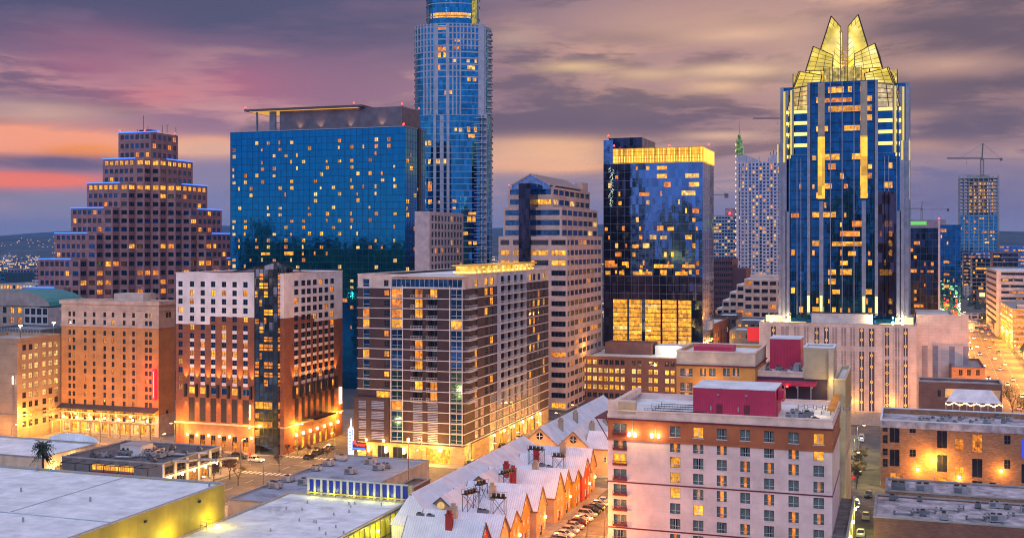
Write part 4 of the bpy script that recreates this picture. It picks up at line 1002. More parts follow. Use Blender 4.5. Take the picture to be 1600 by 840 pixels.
    co = MB(); co.M = Matrix.Translation((cu, cv, 0)); co.prism([(-16, -16), (16, -16), (16, 16), (-16, 16)], Z(168), Z(128)); co.prism([(-9, -9), (9, -9), (9, 9), (-9, 9)], Z(128), Z(103)); co.M = None
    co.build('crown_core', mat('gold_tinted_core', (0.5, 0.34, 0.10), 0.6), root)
    for (x, y, z, e) in ((-4, -11, Z(98), 2500), (4, -11, Z(98), 2500), (0, 4, Z(98), 3500), (-10, -18, Z(118), 1200), (10, -18, Z(118), 1200)): point(root, (cu + x, cv + y, z), e, (1.0, 0.72, 0.2), 0.6)
    for s_ in (-1, 1): beacon(root, cu + s_ * 5.1, cv - 5.1, Z(25), .5)
    F_ = Face((cu - 12, cv - R0 - .2), (cu + 12, cv - R0 - .2), zb, zbay)
    lit_panels(root, F_, 1.52, zb, zbay - 1, 3.8, lambda x, y: 0.4 if y > 0.88 else (0.16 if y > .3 else 0.26), 'yyoy', 31, merge=.6, h_=.6, cap=98, wfr=.95)
    for s_ in (-1, 1):
        F2 = Face((cu + (13.6 if s_ > 0 else -20.4), cv - 24.55), (cu + (20.4 if s_ > 0 else -13.6), cv - 24.55), zb, zlow)
        lit_panels(root, F2, 1.6, zb, zlow - 1, 3.8, 0.2, 'yyo', 40 + s_, merge=.65, h_=.6, cap=45, wfr=.95, name='shoulder_window')
    lb = MB(); lb.box(cu - 11.6, cu + 11.6, cv - R0 - 3.2, cv - R0 - 0.9, Z(507), Z(489)); lb.build('base_screen', M['beig'], root)
    eq = MB(); eq.box(cu - 12, cu + 12, cv - R0 - 3, cv - R0 - 1, Z(489) + .01, Z(487)); eq.build('base_coping', M['black'], root)
    gb = MB()
    for x in (-12.9, -8, 8.2, 12.9): gb.box(cu + x - .5, cu + x + .5, cv - R0 - 1.3, cv - R0 - .9, Z(488), Z(462))
    gb.build('base_light', emat('green_white_uplight', (0.7, 0.75, 0.3), 0.9), root)
    # podium
    vf = cv - R0 - 14; ul, ur = u_at(1186, vf), u_at(1432, vf); zt = zy(508, ur, vf)
    b = Bld('stone_podium', 'beige stone podium with recessed bays and round brass lamps under the crowned tower', 'podium building', ul, ur, vf, cv + 28, 0, zt)
    f = b.f; zg = f.zc(640, 1320)
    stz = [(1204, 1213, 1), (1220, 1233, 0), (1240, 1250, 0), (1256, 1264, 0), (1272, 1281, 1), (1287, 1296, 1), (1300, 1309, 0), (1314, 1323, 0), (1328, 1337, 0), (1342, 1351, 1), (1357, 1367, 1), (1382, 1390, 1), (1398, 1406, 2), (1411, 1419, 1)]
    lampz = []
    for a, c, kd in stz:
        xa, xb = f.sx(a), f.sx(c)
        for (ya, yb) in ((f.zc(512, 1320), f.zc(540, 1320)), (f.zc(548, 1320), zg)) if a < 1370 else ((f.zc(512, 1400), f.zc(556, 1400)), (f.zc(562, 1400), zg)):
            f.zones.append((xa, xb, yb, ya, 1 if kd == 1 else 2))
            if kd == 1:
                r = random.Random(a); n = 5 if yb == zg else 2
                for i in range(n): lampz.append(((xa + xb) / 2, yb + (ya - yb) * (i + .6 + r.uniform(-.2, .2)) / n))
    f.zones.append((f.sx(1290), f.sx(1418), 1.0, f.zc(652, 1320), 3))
    rt = b.done([M['beig'], M['beigd'], mat('bay_shade_tone', (0.36, 0.30, 0.31), 0.8), litmat('lit_arcade', (1.0, .42, .08), (1.0, .7, .3), .7)], M['snow'], 1.0, capm=M['metal'])  # flat bays and strips carry their shade in the wall colour
    rb = MB(); r = random.Random(3)
    for a, c, kd in stz:
        xa, xb = f.sx(a), f.sx(c); m_ = (xa + xb) / 2
        for x in (xa, m_, xb): p = f.P(x, 3, .0); rb.box(p[0] - .14, p[0] + .14, p[1] - .35, p[1] - .003, zg, zt - 1.2)
        for i in range(14): z = zg + (zt - 1.5 - zg) * i / 13; p0, p1 = f.P(xa + .15, 0), f.P(xb - .15, 0); rb.box(p0[0], p1[0], p0[1] - .2, p0[1] - .003, z, z + .12) if kd != 1 else None
    rb.build('stone_rib', M['beig'], rt)
    for i, (x, z) in enumerate(lampz):
        q = f.P(x, z, 0.3); g = MB(); 
        for a in range(10):
            t0, t1 = a * math.pi / 5, (a + 1) * math.pi / 5; g.beam((q[0] + .46 * math.cos(t0), q[1] - .15, z + .46 * math.sin(t0)), (q[0] + .46 * math.cos(t1), q[1] - .15, z + .46 * math.sin(t1)), .11)
        g.build('round_lamp', M['brass'], rt)
    for x in (1205, 1230, 1360, 1395, 1410):
        u = u_at(x, cv - R0 - 2); b_ = MB(); b_.box(u - .4, u + .4, cv - R0 - 3, cv - R0 - 2.4, zt - .9, zt + .3); b_.build('roof_floodlight', M['lampw'], rt); point(rt, (u, cv - R0 - 4, zt + 1.4), 1800, (1, .7, .3))
    lt = MB(); lt.box(ul + 1, cu - 14, cv - R0 + 1, cv - R0 + 1.6, zt - .8, zt + 1.8); lt.box(cu + 14, ur - 1, cv - R0 + 1, cv - R0 + 1.6, zt - .8, zt + 1.8); lt.build('lit_roof_wall', M['litwall'], rt)
    for i in range(4): point(rt, (f.P(8 + i * 14, 3, 2.5)[0], vf - 3, 4), 1500)
    b2 = Bld('plain_grey_annex', 'plain lavender grey stone block beside the podium with a stack of shallow panels', 'building', ur + 0.1, u_at(1490, vf + 16), vf + 16, vf + 50, 0, zy(491, ur, vf + 16))
    b2.f.zones.append((2, 4.2, 4, b2.z1 - 12, 1)); b2.f.zones.append((6, 8, 4, b2.z1 - 12, 1)); b2.f.zones.append((12, 14, 4, b2.z1 - 12, 1)); b2.f.zones.append((17, 19, 4, b2.z1 - 12, 1))
    b2.done([M['beig'], mat('mauve_stone', (0.30, 0.26, 0.30), 0.8)], M['snow'], capm=M['beig'])
m = bpy.data.materials.new('golden_crown_glass'); m.use_nodes = True; t = NT(m.node_tree); b_ = t.n['Principled BSDF']
g = t.node('ShaderNodeNewGeometry').outputs['Position']
b_.inputs['Base Color'].default_value = (0.35, 0.27, 0.05, 1); b_.inputs['Roughness'].default_value = 0.3
t.put(b_.inputs['Emission Color'], t.ramp(t.noise(g, 0.14, 2, .5), [(0.36, (0.40, 0.28, 0.01)), (0.50, (0.72, 0.50, 0.012)), (0.60, (1.0, 0.76, 0.12)), (0.70, (1, .92, .5))])); b_.inputs['Emission Strength'].default_value = 0.95
m.cycles.emission_sampling = 'NONE'; M['leafg'] = m
M['brass'] = emat('brass_lamp_ring', (0.9, 0.55, 0.12), 0.8)
M['litwall'] = emat('painted_floodlight_wall', (0.9, 0.62, 0.25), 0.75)  # the wall itself emits, floodlight is put into its colour
crown_tower()

# ---------------------------------------------------------------- farther towers
# towers on the camera's side of town: never in the frame, but the glass fronts mirror them
M['behind'] = spk('dusk_tower_wall', (.10, .065, .07), (3, 3.8), .22, (1, .5, .1), 1.1, (.02, .03, .06), .3, .2)
def behind(vf, xa, xb, y, vb, what):
    v2 = 2 * vf - vb; ua, ub = u_at(xa, v2), u_at(xb, v2); z = zy(y, (ua + ub) / 2, v2)
    b = Bld('tower_behind_camera', what, 'office tower', ua, ub, vb - 30, vb, 0, z); b.done([M['behind']], M['roofd'], .8)
    b.b.L
behind(at(1317, 455)[1], 1302, 1350, 286, -170, 'dusky tower behind the camera mirrored in the crowned tower'); behind(at(1317, 455)[1], 1368, 1400, 330, -200, 'second dusky tower behind the camera mirrored beside the first')
behind(at(1098, 508)[1], 930, 984, 250, -160, 'dark slab tower behind the camera mirrored in the gold crowned office'); behind(at(1098, 508)[1], 1034, 1092, 322, -240, 'broad dusky tower behind the camera mirrored in the gold crowned office')
behind(at(633, 500)[1], 395, 402, 345, -150, 'slim tower behind the camera mirrored at the foot of the blue hotel')
for i in range(9): behind(at(633, 500)[1], 370 + i * 30, 392 + i * 30, 372 + (i * 7 % 13), -120 - i * 25, f'low block behind the camera, {ORD[i]} of the row mirrored in the blue hotel')

def simple(name, label, x0, xc, x1, D, ytop, mf, mr=None, cat='building', group=None, roof='roofg', z1=None, depth=None, par=0.8, fcols=None):
    """box block with its near corner at photo column xc; x0 the far end of the front"""
    if x1 is not None and (x1 >= xc or xc <= 1400):
        cu, cv = at(xc, D); u0 = u_at(x0, cv); u1 = cu; v1 = cv + (depth or max(4, v_at(x1, cu) - cv))
    z = zy(ytop, cu, cv) if z1 is None else z1
    return Bld(name, label, cat, u0, u1, cv, v1, 0, z, group)
b = simple('far_office_slab', 'pale blue far office slab with rows of lit windows and red roof light', 1114, 1150, 1153, 980, 336, None, cat='office building', depth=25)
b.f.grid(cols(b.f.L, 8, .8), rows(2, b.z1 - 1, 30, .5), pick(.22, 'yow', 'b', 4), 'bare'); b.done(mat('pale_blue_band', (.3, .38, .5), .6), M['roofg'], cap=60); beacon(b.root, b.u0 + 14, b.v0 + 2, b.z1, 2)
pr = MB(); pr.box(b.u0 + 10, b.u0 + 18, b.v0 + 4, b.v0 + 14, b.z1 - .5, b.z1 + 6); pr.build('plant_room', M['roofg'], b.root)
b = simple('dark_red_brick_tower', 'dark maroon office block with stepped top behind the white terraces', 1114, 1144, 1150, 700, 404, None, depth=25)
b.f.grid(cols(b.f.L, 9, .6), rows(2, b.z1 - 1, 14, .5), pick(.03, 'o', 'd', 5), 'bare'); b.done(mat('maroon_wall', (.10, .035, .045), .7), M['roofd'], cap=40)
b2 = MB(); b2.box(b.u1 + .01, b.u1 + 8, b.v0 + 2, b.v1, 0, b.z1 - 6); b2.build('lower_wing', mat('maroon_wing', (.09, .035, .045), .7), b.root)
def terraces():
    D = 640; lv = [(1126, 437, 1218), (1148, 437, 1218)]
    cu, cv = at(1240, D); root = thing('white_terraced_building', 'cream white office stepping up in terraces between the glass towers', 'building', (cu - 20, cv, 0))
    wall = MB(); rf = MB(); wn = []; r = random.Random(6)
    st = [(1120, 484), (1129, 471), (1140, 458), (1151, 446), (1163, 437)]
    for i, (x, y) in enumerate(st):
        ua = u_at(x, cv); ub = u_at(st[i + 1][0], cv) if i + 1 < len(st) else cu; zt = zy(y, cu, cv)
        f = Face((ua, cv + i * .0), (ub, cv), 0, zt); f.grid(cols(f.L, max(1, int(f.L / 4.4)), .76), [(zt - 4.4 * (j + 1) + 1.2, zt - 4.4 * (j + 1) + 3.4) for j in range(7)], lambda a, b_: 'o' if r.random() < .12 else 'd', 'bare')
        f.wall(wall); wn += f.wins()
        for fc in (Face((ub, cv), (ub, cv + 30), 0, zt), Face((ub, cv + 30), (ua, cv + 30), 0, zt), Face((ua, cv + 30), (ua, cv), 0, zt)): fc.wall(wall)
        rf.box(ua + .01, ub - .01, cv + .01, cv + 30, zt - .3, zt + .3)
    wall.build('wall', mat('cream_white_wall', (.52, .45, .42), .8), root); rf.build('roof', M['snow'], root); put_windows(root, wn, 90)
    pr = MB(); pr.box(u_at(1163, cv) + 3, cu - 6, cv + 3, cv + 20, zy(437, cu, cv), zy(430, cu, cv)); pr.build('plant_room', M['beig'], root)
terraces()
def spire_tower():
    D = 900; cu, cv = at(1226, D); u0 = u_at(1152, cv)
    z1 = zy(252, cu, cv)
    b = Bld('white_spired_residential_tower', 'slim pale blue residential tower with a green lit spire and curved roof', 'residential tower', u0, cu, cv, cv + 34, 0, z1)
    L = b.f.L; r = random.Random(9)
    b.f.grid(cols(L, 13, .74, 1, 1), rows(0, z1 - 1, 46, .78), lambda i, j: r.choice('yow') if r.random() < .17 else 'b', 'bare')
    b.done(mat('lavender_white_pier', (.46, .46, .60), .6), M['roofg'], cap=80); rt = b.root
    rb = MB()
    for i in range(14): u = u0 + L * i / 13; rb.box(u - .5, u + .5, cv - 1.3, cv - .003, 0, z1 + (4 if i % 3 == 0 else 0))
    rb.build('pier', mat('white_rib', (.52, .52, .64), .6), rt)
    bl = MB()
    for j in range(44):
        z = 4 + j * (z1 / 46); 
        for i in (2, 5, 8, 11): u = u0 + L * i / 13; bl.box(u - 3, u + 3, cv - 1.6, cv - .01, z, z + 1.1)
    bl.build('balcony', mat('pale_balcony', (.40, .42, .55), .6), rt)
    # curved top: two raised shoulders
    tp = MB(); a, bb = u_at(1152, cv), u_at(1186, cv); n = 8
    pts = [(a + (bb - a) * i / n, zy(238 + 12 * (i / n) ** 1.5, cu, cv)) for i in range(n + 1)]
    for i in range(n):
        (xa, za), (xb, zb_) = pts[i], pts[i + 1]
        tp.add([(xa, cv + .2, z1 - 1), (xb, cv + .2, z1 - 1), (xb, cv + .2, zb_), (xa, cv + .2, za)]); tp.add([(xa, cv + .2, za), (xb, cv + .2, zb_), (xb, cv + 28, zb_), (xa, cv + 28, za)]); tp.add([(xa, cv + 28, za), (xb, cv + 28, zb_), (xb, cv + 28, z1 - 1), (xa, cv + 28, z1 - 1)])
    tp.add([(a, cv + 28, z1 - 1), (a, cv + .2, z1 - 1), (a, cv + .2, pts[0][1]), (a, cv + 28, pts[0][1])])
    tp.box(u_at(1200, cv), cu - 1, cv + 2, cv + 26, z1 - 1, zy(246, cu, cv)); tp.box(u_at(1204, cv), cu, cv + 6, cv + 18, z1 - 1, zy(240, cu, cv)); tp.build('roof_shoulder', M['lav'], rt)
    sp = MB(); su = u_at(1154.5, cv); zt = zy(238, cu, cv)
    for i, (w_, h0, h1) in enumerate(((3.2, 0, 7), (2.2, 7, 12), (1.2, 12, 16))): sp.box(su - w_, su + w_, cv + 3 - w_, cv + 3 + w_, zt - 1 + h0, zt - 1 + h1)
    sp.build('spire_lantern', litmat('green_lit_lantern', (.10, .28, .05), (.5, .6, .2), .7, .5, .3), rt)
    s2 = MB(); s2.cyl(su, cv + 3, zt + 14, zt + 27, .45, 0, 8, .12); s2.box(u0 - .9, u0 - .1, cv - .5, cv + 2, 0, zt); s2.build('spire_mast', M['lav'], rt)
    ln = MB()
    for j in range(30): z = 8 + j * 4.6; ln.box(u0 - 1.2, u0 - .9, cv - 1, cv - .2, z, z + 1.6)
    ln.build('edge_lamps', M['gol2'], rt); ln2 = MB()
    for i in range(5): ln2.beam((cu - 12 + i * 2.4, cv + 10, zy(240, cu, cv)), (cu - 12 + i * 2.4, cv + 10, zy(236 - (i % 2) * 3, cu, cv)), .3)
    ln2.build('roof_mast', M['black'], rt)
spire_tower()

# right of the crowned tower
b = simple('dark_reflecting_office', 'dark glass office block right beside the crowned tower with amber lit floors', 1410, 1466, 1467, 640, 356, None, cat='office tower', depth=30)
rt = b.done(M['dkgl'], M['roofd']); mullions(rt, b.f, 3.1, 3.9, 0, b.z1, M['jwmul'])
lit_panels(rt, b.f, 1.8, 4, b.z1 - 1, 3.9, lambda x, y: .30 if .55 < y < .8 else .12, 'oyoo', 51, merge=.45, h_=.5, cap=90)
fr = MB(); fr.box(b.u1 - .1, b.u1 + 1.0, b.v0 - .6, b.v0 + 2, 0, b.z1 + 4); fr.build('corner_fin', M['lav'], rt); beacon(rt, b.u1 + .5, b.v0, b.z1 + 4, 1)
b = simple('navy_glass_office', 'navy glass office block reflecting red and green lamps beside the bright avenue', 1468, 1501, 1502, 720, 351, None, cat='office tower', depth=34)
rt = b.done(M['frost'], M['roofd']); mullions(rt, b.f, 3.1, 3.9, 0, b.z1, M['jwmul'])
lit_panels(rt, b.f, 1.8, 4, b.z1 - 1, 3.9, lambda x, y: .10 if y > .6 else .22, 'oyo', 52, merge=.45, h_=.5, cap=80)
rr = random.Random(4)
for cnm, cc, za, zc_, n in (('red', (.9, .05, .04), 0.0, .33, 44), ('green', (.1, .5, .25), .36, .5, 14)):
    em_ = emat(cnm + '_reflection_glow', cc, .9)
    for i in range(n): g = MB(); a = rr.uniform(0, b.f.L - 2); z = 4 + (b.z1) * rr.uniform(za, zc_) ; q = b.f.P(a, z, .35); g.box(q[0], q[0] + rr.uniform(.5, 1.6), q[1], q[1] + .1, z, z + rr.uniform(.4, 1.6)); g.build(cnm + '_lamp', em_, rt)  # small glowing boxes paint reflected red and green lamps on the glass
b = simple('far_green_lit_block', 'far low block with green lit top edge behind the dark glass office', 1410, 1478, 1479, 1100, 343, None, depth=30)
rt = b.done(mat('mauve_far_wall', (.25, .2, .27), .7), M['roofd']); g = MB(); g.box(b.u0, b.u0 + 22, b.v0 - .4, b.v0 - .1, b.z1 - 5, b.z1 - 1.5); g.build('green_lit_sign', emat('green_red_light', (.12, .55, .1), .8), rt)
b.root['label'] = 'far mauve block with green lit top edge behind the dark glass office'

def construction():
    D = 1400; cu, cv = at(1560, D); u0 = u_at(1499, cv); z1 = zy(276, cu, cv); zg = zy(335, cu, cv)
    root = thing('unfinished_tower', 'unfinished concrete tower with open lit upper floors and glass going up', 'construction tower', ((u0 + cu) / 2, cv, 0))
    g = MB(); g.box(u0 + 1, cu - 1, cv + .5, cv + 28, 0, zg); g.build('glass_facade', M['aus'], root)
    s_ = MB(); fh = 4.2; n = int((z1 - 0) / fh)
    for j in range(n + 1): z = j * fh; s_.box(u0, cu, cv, cv + 29, z, z + (.9 if z > zg else .5))
    s_.build('floor_slab', M['conc'], root)
    c = MB()
    for i in range(9):
        for w_ in (0, 14, 27): x = u0 + (cu - u0) * i / 8; c.box(x - .5 if i else x, x + .5 if i < 8 else x, cv + .4 + w_, cv + 1.4 + w_, 0, z1 + 1)
    c.box(u0 + 10, cu - 9, cv + 9, cv + 20, 0, z1 + 3); c.build('column', M['conc'], root)
    lp = MB(); r = random.Random(1)
    for j in range(n):
        z = j * fh
        if z < zg + 2 or z > z1 - 8: continue
        for i in range(2, 8):
            if r.random() < .85: x = u0 + (cu - u0) * (i + .2) / 8.6; lp.box(x, x + r.uniform(1.5, 4), cv + 6, cv + 6.4, z + 1.2, z + 3.4)
    lp.build('work_light', litmat('work_lights', (1, .38, .04), (1, .62, .15), 1.2, .4, .2), root)
    sc = MB()
    for x0_ in (u0, cu):
        for i in range(3): sc.beam((x0_ + (i - 1) * .8, cv - 1, 0), (x0_ + (i - 1) * .8, cv - 1, z1 + 2), .2)
    for j in range(int(z1 / 6)): sc.beam((u0 - .8, cv - 1, j * 6), (u0 + .8, cv - 1, j * 6 + 6), .12)
    fr_ = Face((u0, cv), (cu, cv), 0, z1)
    for j in range(4): sc.beam((u0 - .5, cv - .8, zg + j * 9), (cu + .5, cv - .8, zg + j * 9), .25)
    for i in range(12): x = u0 + (cu - u0) * i / 11; sc.beam((x, cv - .5, z1), (x, cv - .5, z1 + 3.2), .15)
    sc.beam((u0, cv - .5, z1 + 3.2), (cu, cv - .5, z1 + 3.2), .2); sc.build('scaffold', M['steel'], root)
    lit_panels(root, Face((u0 + 1, cv + .3), (cu - 1, cv + .3), 0, zg), 3, 8, zg - 1, 4.2, .12, 'wyo', 77, cap=60, h_=.5)
    return cu, cv, z1
def crane(name, label, u, v, z0, zt, jl, jr, ang, s_=1.0, zb=None):
    root = thing(name, label, 'tower crane', (u, v, z0)); m = M['craneg']
    ms = MB(); w_ = .9 * s_
    for a, b_ in ((-w_, -w_), (w_, -w_), (w_, w_), (-w_, w_)): ms.beam((u + a, v + b_, z0), (u + a, v + b_, zt), .2 * s_)
    n = int((zt - z0) / 3)
    for i in range(n):
        za, zb_ = z0 + (zt - z0) * i / n, z0 + (zt - z0) * (i + 1) / n
        for a, b_, c, d in ((-w_, -w_, w_, -w_), (w_, -w_, w_, w_)): ms.beam((u + a, v + b_, za), (u + c, v + d, zb_), .13 * s_); ms.beam((u + c, v + d, za), (u + a, v + b_, zb_), .13 * s_)
    ms.build('mast', m, root)
    ca, sa = math.cos(ang), math.sin(ang)
    def J(x, y, z): return (u + x * ca - y * sa, v + x * sa + y * ca, z)
    jb = MB(); z = zt
    for (x1,) in ((-jl,),):
        for y in (-.7, .7): jb.beam(J(0, y, z), J(x1, y, z), .16 * s_)
        jb.beam(J(0, 0, z + 1.8), J(x1, 0, z + 1.4), .16 * s_); k = int(jl / 2.5)
        for i in range(k):
            xa, xb = -jl * i / k, -jl * (i + .5) / k
            for y in (-.7, .7): jb.beam(J(xa, y, z), J(xb, 0, z + 1.6), .1 * s_); jb.beam(J(xb, 0, z + 1.6), J(-jl * (i + 1) / k, y, z), .1 * s_)
    jb.build('jib', m, root)
    cj = MB(); 
    for y in (-.8, .8): cj.beam(J(0, y, z), J(jr, y, z), .25 * s_)
    cj.box(*sorted((J(jr - 3, 0, 0)[0], J(jr, 0, 0)[0])), J(jr, 0, 0)[1] - 1, J(jr, 0, 0)[1] + 1, z - 2.5, z + 1); cj.build('counterweight_jib', m, root)
    hd = MB(); hd.beam(J(0, 0, z), J(1.0, 0, z + 8.5 * s_), .4 * s_); hd.beam(J(1, 0, z + 8.5 * s_), J(-jl * .6, 0, z + 1.6), .08 * s_); hd.beam(J(1, 0, z + 8.5 * s_), J(jr * .9, 0, z + .5), .08 * s_)
    hd.box(u - 1.2, u + 1.4, v - 1.5, v + 1, z - 1.5, z + .8); hd.build('cab_and_ties', m, root)
    hk = MB(); hk.beam(J(-jl * .45, 0, z), J(-jl * .45, 0, z - 5), .07 * s_); hk.box(J(-jl * .45, 0, 0)[0] - .4, J(-jl * .45, 0, 0)[0] + .4, J(-jl * .45, 0, 0)[1] - .4, J(-jl * .45, 0, 0)[1] + .4, z - 6, z - 5); hk.build('hook', m, root)
M['craneg'] = mat('crane_grey', (.16, .13, .15), .6)
cu, cv, z1 = construction()
du, dv = at(1534.5, 1414); crane('tower_crane', 'grey tower crane standing on the unfinished tower with long jib', du, dv, z1 + 2, zy(248, du, dv), 43, 25, YAW, 2.2)
du, dv = at(1246, 1300); crane('tower_crane', 'tower crane seen behind the crowned tower, jib pointing past it', du, dv, 0, zy(186, du, dv), 50, 14, YAW, 1.6)
du, dv = at(1104, 900); crane('tower_crane', 'tower crane behind the gold crowned office, short arm showing beside it', du, dv, 0, zy(304, du, dv), 18, 17, YAW, 1.3)
du, dv = at(1440, 1500); crane('tower_crane', 'pale far crane above the green lit block near the horizon', du, dv, 0, zy(327, du, dv), 30, 36, YAW, 1.2)

def rblock(name, label, xl, xr, D, ytop, wallm, cat='office building', vd=50, rf='snow', par=.8, **kw):
    """block right of the avenue: near corner is its left one"""
    u0, v0 = at(xl, D); u1 = u_at(xr, v0); return Bld(name, label, cat, u0, u1, v0, v0 + vd, 0, zy(ytop, u0, v0))
b = rblock('white_banded_office', 'white office block with dark ribbon windows on the corner of the bright avenue', 1557, 1680, 790, 423, None, vd=v_at(1541, at(1557, 790)[0]) - at(1557, 790)[1])
zr = [(b.z1 - 4.2 * (j + 1) + 1.3, b.z1 - 4.2 * (j + 1) + 3.1) for j in range(10) if b.z1 - 4.2 * (j + 1) > 4]
R2 = random.Random(8)
b.f.grid([(3, b.f.L - 1)], zr, lambda i, j: 'd', 'band'); b.l.grid([(2, b.l.L - 2)], zr, lambda i, j: 'd', 'band')
rt = b.done(mat('white_precast', (.50, .45, .46), .7), M['snow'], capm=M['metal'])
lit_panels(rt, Face((b.u0 + 3, b.v0 + .12), (b.u1, b.v0 + .12), 0, b.z1), 2.2, b.z1 - 4.2 * 9 + .1, b.z1, 4.2, .28, 'yoo', 61, merge=.5, h_=.32, cap=80)
b = rblock('lit_parking_garage', 'low yellow lit parking garage at the avenue junction', 1582, 1700, 690, 482, None, vd=v_at(1563, at(1582, 690)[0]) - at(1582, 690)[1], cat='parking garage')
zr = [(b.z1 - 3.3 * (j + 1) + .7, b.z1 - 3.3 * (j + 1) + 2.6) for j in range(int(b.z1 / 3.3))]
b.f.grid(cols(b.f.L, 5, .9), zr, lambda i, j: 'o', 'bare'); b.l.grid(cols(b.l.L, 7, .85), zr, lambda i, j: 'y' if j else 'w', 'bare'); b.done(mat('garage_concrete', (.45, .36, .26), .8), M['roofg'], cap=80)
pr = MB(); pr.box(b.u0 + 3, b.u0 + 12, b.v0 + 6, b.v0 + 13, b.z1 - .8, b.z1 + 2.2); pr.build('rooftop_unit', M['metal'], b.root)
for (nm, lb, xl, xr, D, y, mm, p_) in (
        ('glass_banded_office', 'blue grey glass office with lit floors behind the white banded office', 1519, 1568, 1180, 404, 'dkgl', .35),
        ('dark_topped_office', 'dark glass office with overhanging brown roof frame behind the white banded office', 1551, 1591, 980, 396, 'dkgl', .2),
        ('pale_lit_office', 'pale blue office slab with lit top floor and red lamp at the photo edge', 1561, 1640, 1400, 383, 'goog', .35),
        ('amber_glass_podium', 'amber lit glass podium at the foot of the unfinished tower', 1505, 1562, 1330, 393, 'goog', .75)):
    b = rblock(nm, lb, xl, xr, D, y, None, vd=30); rt = b.done(M[mm], M['roofd']); mullions(rt, b.f, 4, 4.0, 0, b.z1, M['steel'], .08, .3)
    lit_panels(rt, b.f, 2.6, b.z1 % 4, b.z1, 4, p_, 'oyoy', xl, merge=.4, h_=.5, cap=70)
    if nm == 'dark_topped_office':
        tf = MB(); tf.box(b.u0 - 1, b.u1 + 1, b.v0 - 2, b.v0 + 20, b.z1 + .05, b.z1 + 1.2); tf.box(b.u0 - 1, b.u0, b.v0 - 2, b.v0 - 1, b.z1 - 16, b.z1); tf.build('roof_frame', mat('brown_frame', (.12, .05, .03), .6), rt)
b = rblock('pale_narrow_building', 'pale stone building with amber lit side at the far end of the avenue', 1506, 1524, 1320, 446, None, vd=30)
b.f.grid(cols(b.f.L, 3, .4), rows(2, b.z1, 8, .5), pick(.3, 'yo', 'd', 2)); b.done(mat('pale_stone_wall', (.42, .36, .36), .8), M['snow'])
b = rblock('brown_corner_building', 'brown corner building with square lit screen beside the avenue trees', 1527, 1545, 1160, 456, None, vd=20)
b.f.grid(cols(b.f.L, 2, .5), rows(2, b.z1 - 6, 6, .5), pick(.5, 'yo', 'd', 2)); rt = b.done(mat('brown_wall', (.18, .11, .09), .8), M['snow']); g = MB(); q = b.f.P(b.f.L * .2, b.z1 - 4.5, .3); g.box(q[0], q[0] + 5, q[1], q[1] + .15, q[2], q[2] + 3.6); g.build('lit_screen', M['gol2'], rt)

# far blocks left
for (nm, lb, xl, xr, D, y, col_, vd, n, nr, p_) in (
        ('far_brick_office', 'far wide mauve brick office beyond the left end of the city', 12, 72, 900, 421, (.26, .17, .2), 40, 12, 5, .15),
        ('far_teal_block', 'small dark teal block at the left edge before the hills', -30, 8, 850, 427, (.03, .10, .16), 30, 5, 5, .05),
        ('far_lit_shed', 'long low lit building beyond the barrel roofed apartments', -10, 70, 700, 444, (.42, .4, .4), 26, 16, 2, .7),
        ('far_pale_hall', 'pale far hall with flat roof beside the stepped granite tower', 50, 96, 760, 438, (.5, .5, .52), 24, 8, 2, .2)):
    u0, v0 = at(xl, D); u1 = u_at(xr, v0); z = zy(y, u1, v0); b = Bld(nm, lb, 'building', u0, u1, v0, v0 + vd, 0, z)
    b.f.grid(cols(b.f.L, n, .7), rows(2, z, nr + int(z / 5), .5), pick(p_, 'yow', 'dbb', int(D)), 'bare'); b.done(mat(nm + '_wall', col_, .8), M['snow'] if 'pale' in nm else M['roofg'], cap=60)
def barrel():
    u0, v0 = at(-10, 480); u1 = u_at(60, v0); z = zy(478, u1, v0)
    b = Bld('barrel_roofed_apartments', 'tan apartment block with teal barrel roof and lit windows at the left edge', 'apartment block', u0, u1, v0, v0 + 22, 0, z)
    b.f.grid(cols(b.f.L, 6, .5), rows(1, z, 9, .62), pick(.32, 'yyo', 'd', 6)); rt = b.done(mat('warm_tan_wall', (.36, .29, .25), .8), M['roofg'], 0)
    r_ = MB(); n = 12; uc, hw = u_at(10, v0), 18
    pts = [(uc + hw * math.cos(math.pi * (1 - i / n)) * 1.25, z + 6.5 * math.sin(math.pi * i / n)) for i in range(n + 1)]
    for i in range(n): (a, za), (c, zc_) = pts[i], pts[i + 1]; r_.add([(a, v0 - .5, za), (c, v0 - .5, zc_), (c, v0 + 22, zc_), (a, v0 + 22, za)], 1)
    r_.add([(x, v0 - .5, y) for x, y in pts], 0); r_.add([(x, v0 + 22, y) for x, y in pts[::-1]], 0); r_.build('barrel_roof', [mat('tan_gable', (.34, .28, .26), .8), mat('teal_roof', (.03, .22, .22), .5)], rt)
    u0, v0 = at(38, 470); u1 = u_at(75, v0); z = zy(480, u0, v0)
    b = Bld('white_framed_apartments', 'white framed apartment block with large dark rounded windows beside the stepped tower', 'apartment block', u0, u1, v0, v0 + 20, 0, z)
    b.f.grid(cols(b.f.L, 4, .76), rows(0, z, 11, .72), pick(.02, 'o', 'd', 6)); b.done(mat('white_frame_wall', (.50, .46, .48), .8), M['snow'])
    u0, v0 = at(-25, 430); u1 = u_at(62, v0); z = zy(512, u0, v0)
    b = Bld('roof_deck_building', 'low building with railed roof deck behind the sand coloured office', 'building', u0, u1, v0, v0 + 20, 0, z); rt = b.done(M['steel'], M['roofg'])
    g = MB()
    for i in range(20): a = b.f.L * i / 19; q = b.f.P(a, z, .1); g.box(q[0] - .2, q[0] + .2, q[1], q[1] + .2, z - 4, z + .5)
    g.build('screen_post', M['metal'], rt)
barrel()
